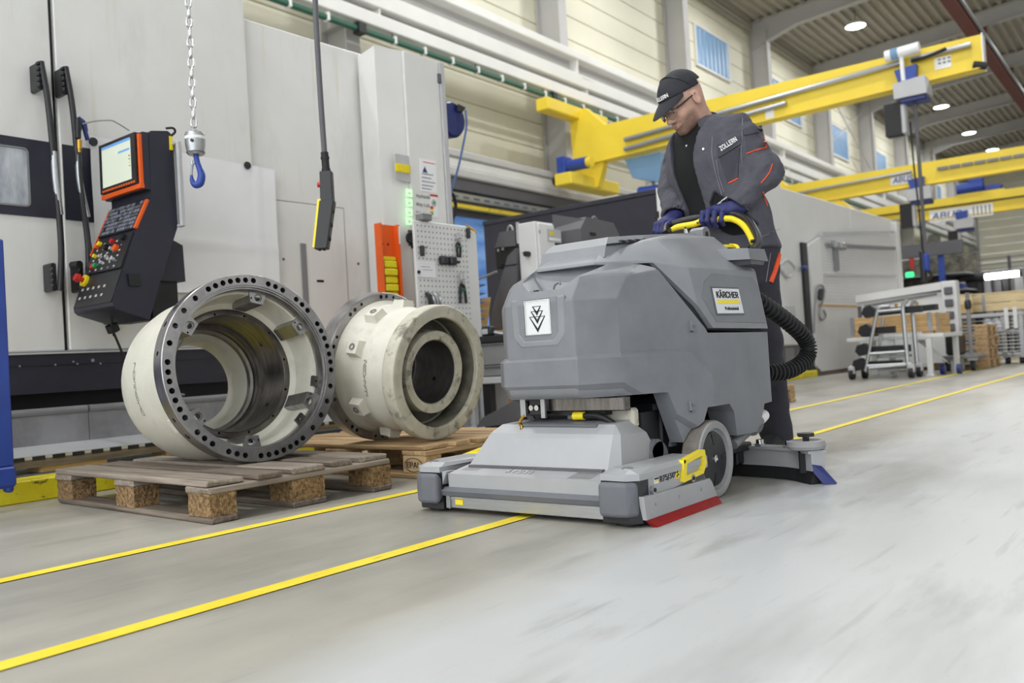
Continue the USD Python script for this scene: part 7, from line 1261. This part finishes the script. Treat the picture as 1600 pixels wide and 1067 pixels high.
pe_.part('mouth', [tube([Hd(0.088, -0.024, -0.070), Hd(0.0985, -0.010, -0.0665), Hd(0.1005, 0, -0.068), Hd(0.0985, 0.010, -0.0665), Hd(0.088, 0.024, -0.070)], [0.002, 0.0045, 0.0045, 0.0045, 0.002], 8, 4), tube([Hd(0.088, -0.022, -0.073), Hd(0.0975, 0, -0.077), Hd(0.088, 0.022, -0.073)], [0.002, 0.0055, 0.002], 8, 5)], 'lips', smooth=60)
for s, nm in ((-1, 'eye'), (1, 'eye')):
    e = pe_.part(nm, balls([Hd(0.0865, s * 0.031, 0.000)], 0.0115, 20), 'eye_white', smooth=True)
    pe_.part('eyelid', tube([Hd(0.090, s * 0.018, 0.0), Hd(0.0985, s * 0.029, -0.0005), Hd(0.0905, s * 0.046, -0.002)], [0.003, 0.0052, 0.003], 8, 5), 'skin', parent=e, smooth=True)
    pe_.part('iris', balls([Hd(0.0940, s * 0.031, -0.0055)], 0.0053, 12), 'black_paint', parent=e)
    pe_.part('eyebrow', tube([Hd(0.0975, s * 0.016, 0.0225), Hd(0.0985, s * 0.032, 0.0275), Hd(0.088, s * 0.050, 0.0205)], [0.003, 0.0042, 0.002], 8, 5), 'brow')
# cap
def cap_sd(P, o=0.0):
    q = (P - HC) @ HR; d = sd_ell(q, (-0.014, 0, 0.034), (0.113 + o, 0.089 + o, 0.105 + o))
    return smax(d, -(q[:, 2] - (0.040 + 0.10 * q[:, 0] + 0.02 * (q[:, 0] < -0.06))), 0.006)
def cap_full(P):
    q = (P - HC) @ HR; seam = np.abs(q[:, 0] - 0.030); return cap_sd(P) + 0.0018 * np.exp(-(seam / 0.004) ** 2) + 0.0012 * np.exp(-(q[:, 1] / 0.003) ** 2) + 0.003 * (meshkit.fbm(q * (30, 18, 30), 2, 3) - 0.5)
cv_, cf_ = surfnet(cap_full, HC - 0.18, HC + 0.18, 0.005)
cpp = pe_.part('cap', (cv_, cf_), 'cap', smooth=True)
V_, nS, nT = [], 25, 8
for side_ in (0.0, 0.0045):
    for i in range(nS):
        a = math.radians(-62 + 124 * i / (nS - 1))
        for j in range(nT):
            t = j / (nT - 1); r0 = np.array([-0.014 + 0.112 * math.cos(a), 0.088 * math.sin(a)]); ln = 0.006 + 0.074 * max(math.cos(a * 90 / 62), 0.0) ** 0.75; r1 = r0 + np.array([ln, -0.05 * ln * math.sin(a)])
            p = r0 + (r1 - r0) * t; V_.append(Hd(p[0], p[1], 0.042 + 0.1 * r0[0] - t * (0.030 + 0.012 * t) * ln / 0.08 - 1.6 * t ** 0.5 * p[1] ** 2 - side_))
V_ = np.array(V_); F_ = []; N_ = nS * nT
for i in range(nS - 1):
    for j in range(nT - 1):
        a = i * nT + j; F_ += [(a, a + nT, a + nT + 1), (a, a + nT + 1, a + 1), (N_ + a, N_ + a + nT + 1, N_ + a + nT), (N_ + a, N_ + a + 1, N_ + a + nT + 1)]
for i in range(nS - 1): a = i * nT + nT - 1; F_ += [(a, a + nT, N_ + a + nT), (a, N_ + a + nT, N_ + a)]
for s_ in (0, nS - 1):
    for j in range(nT - 1): a = s_ * nT + j; F_ += [(a, a + 1, N_ + a + 1), (a, N_ + a + 1, N_ + a)]
pe_.part('peak', (V_, np.array(F_)), 'cap', parent=cpp, smooth=50)
for k, ch in enumerate('ZOLLERN'):
    a = math.radians(-24 + 8.0 * k); c = np.array([math.cos(a), math.sin(a)]); o = Hd(-0.014 + 0.1115 * c[0], 0.0885 * c[1], 0.062); nr = HR @ np.array([c[0] / 0.112, c[1] / 0.089, 0.0]); nr = nr / np.linalg.norm(nr) + HR[:, 2] * 0.25
    pe_.part('cap_lettering', text(ch, 0.016, frame(o, HR @ np.array([-c[1], c[0], 0]), nr), 0.002, bold=True, center=True), 'white_print', parent=cpp, smooth=False)
pe_.part('cap_tape', tube([Hd(-0.014 + 0.1135 * math.cos(t) * 0.36 + 0.0, 0.0905 * math.sin(t) * 1.0, 0.036 + 0.106 * 0.93 * math.cos(t)) for t in np.linspace(-1.35, 1.35, 15)], 0.0022, 6), 'black_paint', parent=cpp)
# safety glasses
gl = pe_.part('glasses', [tube([Hd(0.094, s * 0.060, 0.004), Hd(0.060, s * 0.072, 0.006), Hd(0.02, s * 0.081, 0.010), Hd(-0.010, s * 0.084, 0.012)], [0.0042, 0.0042, 0.0032, 0.0025], 8, 4) for s in (-1, 1)] + [tube([Hd(0.094, -0.060, 0.006), Hd(0.114, -0.034, 0.010), Hd(0.118, 0, 0.008), Hd(0.114, 0.034, 0.010), Hd(0.094, 0.060, 0.006)], 0.0018, 8, 5)], 'black_plastic')
for s in (-1, 1):
    G_ = [(0.117, s * 0.006, 0.006), (0.115, s * 0.032, 0.010), (0.098, s * 0.058, 0.004), (0.098, s * 0.056, -0.016), (0.110, s * 0.036, -0.030), (0.116, s * 0.014, -0.024)]
    pe_.part('lens', hull([Hd(a + d, b, c) for a, b, c in G_ for d in (0, 0.0015)]), 'clear', parent=gl, smooth=40)

# clothes
def sleeve(P, side, off=0.0):
    a = (SHL, ELL, WRL) if side > 0 else (SHR, ELR, WRR); return chain(P, a, (0.078 + off, 0.068 + off, 0.056 + off), 0.03)
def jacket_core(P):
    d = ell_trunk(P, 0.012)
    d = smin(d, sd_cone(P, B(-0.12, 0.02, 1.405), B(0.12, 0.025, 1.425), 0.070), 0.07)
    for s in (-1, 1): d = smin(d, sleeve(P, s), 0.035)
    w = smin(sleeve(P, 1), sleeve(P, -1), 0.01)
    return d, w
def jacket_sd(P):
    d, w = jacket_core(P); q = P - BC; l, f, z = q @ bl, q @ bf, q[:, 2]
    arm = np.clip(1 - np.abs(w) / 0.03, 0, 1)
    n1_ = meshkit.fbm(np.stack([P[:, 0] * 9 + P[:, 2] * 12, P[:, 1] * 9, P[:, 2] * 20 - P[:, 0] * 14], 1), 3, 11) - 0.5
    n2_ = meshkit.fbm(np.stack([P[:, 0] * 12, P[:, 1] * 12, P[:, 2] * 5], 1), 3, 21) - 0.5
    d = d + 0.034 * n1_ * arm + 0.024 * n2_ * (1 - arm) - 0.006 * np.clip((1.0 - z) / 0.1, 0, 1)
    d = smax(d, -(z - 0.885 - 0.08 * (l - 0.12)), 0.006)
    wz = np.interp(z, [0.88, 1.0, 1.2, 1.33, 1.42, 1.5], [0.050, 0.054, 0.062, 0.068, 0.085, 0.10]); lc = np.interp(z, [0.9, 1.1, 1.3, 1.4], [0.03, 0.018, 0.004, 0.004])
    cut = np.maximum(np.abs(l - lc) - wz, -(f - 0.02)); d = smax(d, -cut, 0.006)
    d = smax(d, -(sd_cone(P, NB - (0, 0, 0.05), NB + (hf * 0.02) + (0, 0, 0.12), 0.078, 0.082)), 0.006)
    for Wp, E_ in ((WRL, ELL), (WRR, ELR)):
        ax = (Wp - E_) / np.linalg.norm(Wp - E_); t = (P - Wp) @ ax; near = np.linalg.norm(P - Wp, axis=1) < 0.12
        d = np.where(near, smax(d, t - 0.002, 0.004), d); d = np.where(near, np.maximum(d, -(np.maximum(sd_cone(P, E_, Wp + ax * 0.1, 0.046, 0.044), -(t + 0.03)))), d)
    return d
jv, jf = surfnet(jacket_sd, (-2.13, 3.36, 0.86), (-1.36, 3.97, 1.54), 0.0075)
ja = pe_.part('jacket', (jv, jf), 'jacket', smooth=True)
def shirt_sd(P):
    q = P - BC; d = smin(ell_trunk(P, -0.004), sd_cone(P, B(-0.09, 0.02, 1.405), B(0.09, 0.025, 1.42), 0.062), 0.06)
    d = smin(d, sd_cone(P, NB - (0, 0, 0.03), NB + (0, 0, 0.028) - hf * 0.01, 0.078, 0.072), 0.03)
    return d + 0.012 * (meshkit.fbm(q * (14, 14, 6), 3, 5) - 0.5)
sv, sf = surfnet(shirt_sd, (-2.05, 3.42, 0.86), (-1.42, 3.92, 1.54), 0.011)
pe_.part('shirt', (sv, sf), 'shirt', smooth=True)
def trouser_sd(P):
    d = sd_ell(P, B(0.085, -0.03, 0.90), (0.185, 0.125, 0.11))
    for a in ((HIL, KNL, ANL), (HIR, KNR, ANR)): d = smin(d, chain(P, a, (0.104, 0.080, 0.068)), 0.03)
    d = d + 0.022 * (meshkit.fbm(P * (9, 9, 16), 3, 8) - 0.5)
    return smax(d, -(P[:, 2] - 0.055), 0.004)
tv, tf = surfnet(trouser_sd, (-2.05, 3.46, 0.03), (-1.36, 3.98, 1.02), 0.012)
tro = pe_.part('trousers', (tv, tf), 'trousers', smooth=True)
for A, nm in ((ANL, 'shoe'), (ANR, 'shoe')):
    c = np.array([A[0], A[1], 0]); sh_ = pe_.part(nm, balls([c + (0, 0.055, 0.05), c + (0, -0.05, 0.055), c + (0.01, -0.14, 0.035), c + (0, 0.0, 0.085), c + (-0.02, -0.13, 0.033)], [0.045, 0.048, 0.032, 0.05, 0.03], 14), 'black_rubber', smooth=60)
    pe_.part('sole', prismZ(m3.CrossSection.batch_hull([cs([(c[0] + a + 0.042 * math.cos(t), c[1] + b + 0.045 * math.sin(t)) for t in np.arange(16) * np.pi / 8]) for a, b in ((0, 0.06), (0, -0.14))]), 0.0, 0.022), 'grey_dark', parent=sh_)

def trace(px_, py_, sd=jacket_sd, t0=3.0, lift=0.0):
    """The point of the cloth that is seen at a pixel of the photograph."""
    d = ray(px_, py_); t = t0
    for _ in range(60):
        e = float(sd((CAM + d * t)[None])[0]); t += e * 0.7
        if abs(e) < 3e-4 or t > 6: break
    p = CAM + d * t; h = 0.004; g = np.array([float(sd((p + h * k)[None])[0] - sd((p - h * k)[None])[0]) for k in np.eye(3)]); g /= np.linalg.norm(g) + 1e-9
    return p + g * lift, g
def dense(q, n):
    q = np.array(q, float); s = np.r_[0, np.cumsum(np.linalg.norm(np.diff(q, axis=0), axis=1))]; t = np.linspace(0, s[-1], n); return np.stack([np.interp(t, s, q[:, k]) for k in (0, 1)], 1)
def piping(name, q, r_, m, n=10, sd=jacket_sd, parent=None):
    P = [trace(a, b, sd, lift=0.001) for a, b in dense(q, n)]; P = [p for p, g in P]
    pe_.part(name, tube(P, r_, 6, 3), m, parent=parent, smooth=60)
def patch(name, quad, m, th=0.006, n=7, sd=jacket_sd, parent=None):
    a, b, c, d = [np.array(k, float) for k in quad]; G = []
    for i in range(n):
        for j in range(n):
            u, w = i / (n - 1), j / (n - 1); x = (a * (1 - u) + b * u) * (1 - w) + (d * (1 - u) + c * u) * w; G.append(trace(x[0], x[1], sd))
    top = np.array([p + g * th for p, g in G]); bot = np.array([p - g * 0.004 for p, g in G]); N = n * n; Fc = []
    for i in range(n - 1):
        for j in range(n - 1): k = i * n + j; Fc += [(k, k + n, k + n + 1), (k, k + n + 1, k + 1), (N + k, N + k + n + 1, N + k + n), (N + k, N + k + 1, N + k + n + 1)]
    e = [i * n for i in range(n)] + [(n - 1) * n + j for j in range(1, n)] + [i * n + n - 1 for i in range(n - 2, -1, -1)] + [j for j in range(n - 2, 0, -1)]
    for k in range(len(e)): p, q = e[k], e[(k + 1) % len(e)]; Fc += [(p, N + p, N + q), (p, N + q, q)]
    m_ = trimesh.Trimesh(np.vstack([top, bot]), Fc, process=False); m_.fix_normals(); return pe_.part(name, m_, m, parent=parent, smooth=40)
patch('chest_flap', ((1120, 228), (1158, 213), (1158, 226), (1122, 247)), 'jacket_trim', 0.007, parent=ja)
patch('chest_pocket', ((1125, 247), (1156, 230), (1153, 277), (1137, 286)), 'jacket_trim', 0.004, parent=ja)
p0, g0_ = trace(1141, 231); g0_ = g0_ / np.linalg.norm(g0_); a0_, _ = trace(1127, 237); a1_, _ = trace(1152, 221)
L_ = np.linalg.norm(a1_ - a0_); tv_ = meshkit.text_mesh('ZOLLERN', 0.020, 0.001, True); v_ = np.array(tv_.vertices); v_[:, 0] -= v_[:, 0].min(); v_[:, 0] *= L_ * 1.02 / v_[:, 0].max()
lt = [trace(*(np.array([1127, 236.5]) + (np.array([1152, 221]) - np.array([1127, 236.5])) * u), lift=0.0085)[0] for u in np.linspace(0, 1, 9)]; lt = np.array(lt); uu = np.linspace(0, 1, 9)
fm4 = frame(a0_ + g0_ * 0.013, a1_ - a0_, g0_); pe_.part('jacket_lettering', (v_ @ fm4[:3, :3].T + fm4[:3, 3], np.array(tv_.faces)), 'white_print', parent=ja, smooth=False)
piping('orange_tab', [(1138, 286.5), (1153, 279)], 0.0042, 'orange_trim', 6, parent=ja)
patch('sleeve_flap', ((1160, 203), (1190, 196), (1193, 206), (1163, 212)), 'jacket_trim', 0.008, parent=ja)
patch('sleeve_pocket', ((1164, 212), (1192, 207), (1195, 230), (1167, 239)), 'jacket_trim', 0.004, parent=ja)
piping('orange_piping', [(1167, 240), (1180, 235), (1196, 231)], 0.0032, 'orange_trim', 8, parent=ja); piping('orange_piping', [(1192.5, 207), (1195, 219), (1197, 231)], 0.0038, 'orange_trim', 6, parent=ja)
piping('orange_piping', [(1207, 256), (1203, 268), (1197, 277), (1189, 286)], 0.0025, 'orange_trim', 9, parent=ja); piping('orange_piping', [(1192, 300), (1195, 311), (1199, 322)], 0.003, 'orange_trim', 6, parent=ja); piping('orange_tab', [(1073, 316), (1078, 316)], 0.0055, 'orange_trim', 3, parent=ja)
for q in ([(1113, 214), (1112, 240), (1118, 270), (1128, 305)], [(1119, 250), (1123, 275), (1131, 300)], [(1080, 245), (1085, 275), (1085, 320)], [(1160, 185), (1160, 205), (1158, 235), (1160, 255)]): piping('seam', q, 0.0016, 'stitch', 9, parent=ja)
piping('hem_seam', [(1184, 372), (1200, 366), (1219, 357)], 0.0016, 'stitch', 8, parent=ja)
for q in ((1073, 228), (1099, 233)):
    p, g = trace(*q, lambda P: np.minimum(jacket_sd(P), shirt_sd(P))); pe_.part('snap_button', cyl(p - g * 0.002, p + g * 0.003, 0.005, n=12), 'chrome', parent=ja)
# stand-and-fall collar
def ring_pt(a, r_, h): return NB + np.array([0, 0, 0.030]) + bl * (math.sin(a) * r_ * 1.05) - bf * (math.cos(a) * r_ * 0.95 - 0.012) + np.array([0, 0, h]) + bf * (h * 0.55)
for s in (-1, 1):
    P_, n_a = [], 14
    for t_ in (0.0, 0.008):
        for i in range(n_a):
            a = s * (math.radians(2) + (math.radians(152) - math.radians(2)) * i / (n_a - 1)); dr_ = 0.020 * (i / (n_a - 1)) ** 2
            for r_, h in ((0.083 + t_ - 0.006, 0.050 - 0.026 * (i / (n_a - 1)) ** 1.5), (0.096 + t_ + dr_, 0.030 - 0.02 * (i / (n_a - 1))), (0.108 + t_ + dr_ * 2.0, -0.012 - 0.035 * (i / (n_a - 1)) ** 2)): P_.append(ring_pt(a, r_, h))
    P_ = np.array(P_); Nn = n_a * 3; Fc = []
    for i in range(n_a - 1):
        for j in range(2): k = i * 3 + j; Fc += [(k, k + 3, k + 4), (k, k + 4, k + 1), (Nn + k, Nn + k + 4, Nn + k + 3), (Nn + k, Nn + k + 1, Nn + k + 4)]
        for j in (0, 2): k = i * 3 + j; Fc += [(k, k + 3, Nn + k + 3), (k, Nn + k + 3, Nn + k)]
    for i in (0, n_a - 1):
        for j in range(2): k = i * 3 + j; Fc += [(k, k + 1, Nn + k + 1), (k, Nn + k + 1, Nn + k)]
    mm = trimesh.Trimesh(P_, Fc, process=False); mm.fix_normals(); pe_.part('collar', mm, 'jacket', parent=ja, smooth=50)
piping('orange_stripe', [(1216.5, 398), (1214, 412), (1209, 428), (1204, 441)], 0.011, 'orange_trim', 8, trouser_sd, tro)
piping('trouser_seam', [(1204, 395), (1200, 420), (1197, 440)], 0.002, 'stitch', 8, trouser_sd, tro)
# gloved hands closed over the bar: back of the hand from the wrist, four fingers down the far side, thumb underneath
def hand(W, knuckles, bar_dir, name):
    kn = [np.array(k, float) for k in knuckles]; pc = (kn[1] + kn[2]) / 2; ax = (pc - W) / np.linalg.norm(pc - W); out = bf * 0.92 + np.array([0, 0, -0.1]); fg = []
    for i, k in enumerate(kn):
        Ls = (0.92, 1.0, 0.97, 0.80)[i]; r_ = (0.0112, 0.0115, 0.011, 0.0098)[i]; sp_ = bar_dir * (i - 1.5) * 0.002
        fg.append([k, k + Ls * (out * 0.042 + np.array([0, 0, -0.009])) + sp_, k + Ls * (out * 0.054 + np.array([0, 0, -0.044])) + sp_, k + Ls * (out * 0.034 + np.array([0, 0, -0.068])) + sp_])
    tb = W + (pc - W) * 0.35 - bar_dir * 0.0
    def sd(P):
        d = None
        for i in range(3):
            for A, Bq, ra, rb in ((W + (kn[i] - pc) * 0.55, kn[i], 0.021, 0.0155), (W + (kn[i + 1] - pc) * 0.55, kn[i + 1], 0.021, 0.0155)):
                e = sd_cone(P, A, Bq, ra, rb); d = e if d is None else smin(d, e, 0.014)
        d = smin(d, sd_cone(P, W, W - ax * 0.025, 0.031, 0.030), 0.02)
        f_ = None
        for i, c in enumerate(fg):
            e = chain(P, c, [(0.0128, 0.0122, 0.0112, 0.0098)[j] * (1.0, 1.02, 1.0, 0.9)[i] for j in range(4)], 0.006); f_ = e if f_ is None else np.minimum(f_, e)
        d = smin(d, f_, 0.007)
        th = [W + ax * 0.02 + np.array([0, 0, -0.012]) + thumb_side * 0.018, W + ax * 0.05 + np.array([0, 0, -0.040]) + thumb_side * 0.036, W + ax * 0.074 + np.array([0, 0, -0.055]) + thumb_side * 0.040]
        return smin(d, chain(P, th, [0.016, 0.0135, 0.0105], 0.01), 0.012)
    thumb_side = bar_dir if name == 'right' else -bar_dir
    lo = np.min([W - 0.09] + kn, axis=0) - 0.085; hi = np.max([W + 0.09] + kn, axis=0) + 0.06
    v, f = surfnet(sd, lo, hi, 0.0034); g = pe_.part('glove', (v, f), 'glove', smooth=True)
    pe_.part('cuff', tube([W - ax * 0.03, W - ax * 0.012, W - ax * 0.004], [0.033, 0.0325, 0.030], 16, 3), 'glove_dark', parent=g, smooth=60)
    return g, W, ax, pc
bdir = np.array([1.0, 0.05, 0])
KL = [pt(q, 327.5 + 1.5 * abs(i - 1), Y=3.462) for i, q in enumerate((1108.5, 1117, 1126, 1135))]; KRt = [pt(q, 345 + 1.0 * abs(i - 1), Y=3.478) for i, q in enumerate((1053, 1046, 1039.5, 1034))]
g1_, W1_, ax1, pc1 = hand(WRL, KL[::1], bdir, 'left'); hand(WRR, KRt, -bdir, 'right')
on = W1_ + (pc1 - W1_) * 0.98; nz = np.cross(np.cross(ax1, (0, 0, 1)), ax1); tm = text('HyFlex', 0.011, frame(on + nz * 0.0225 - bf * 0.004, -ax1 * 0.9, nz * 0.75 + bf * 0.7), 0.002, bold=True)
pe_.part('glove_lettering', tm, 'white_print', parent=g1_, smooth=False)
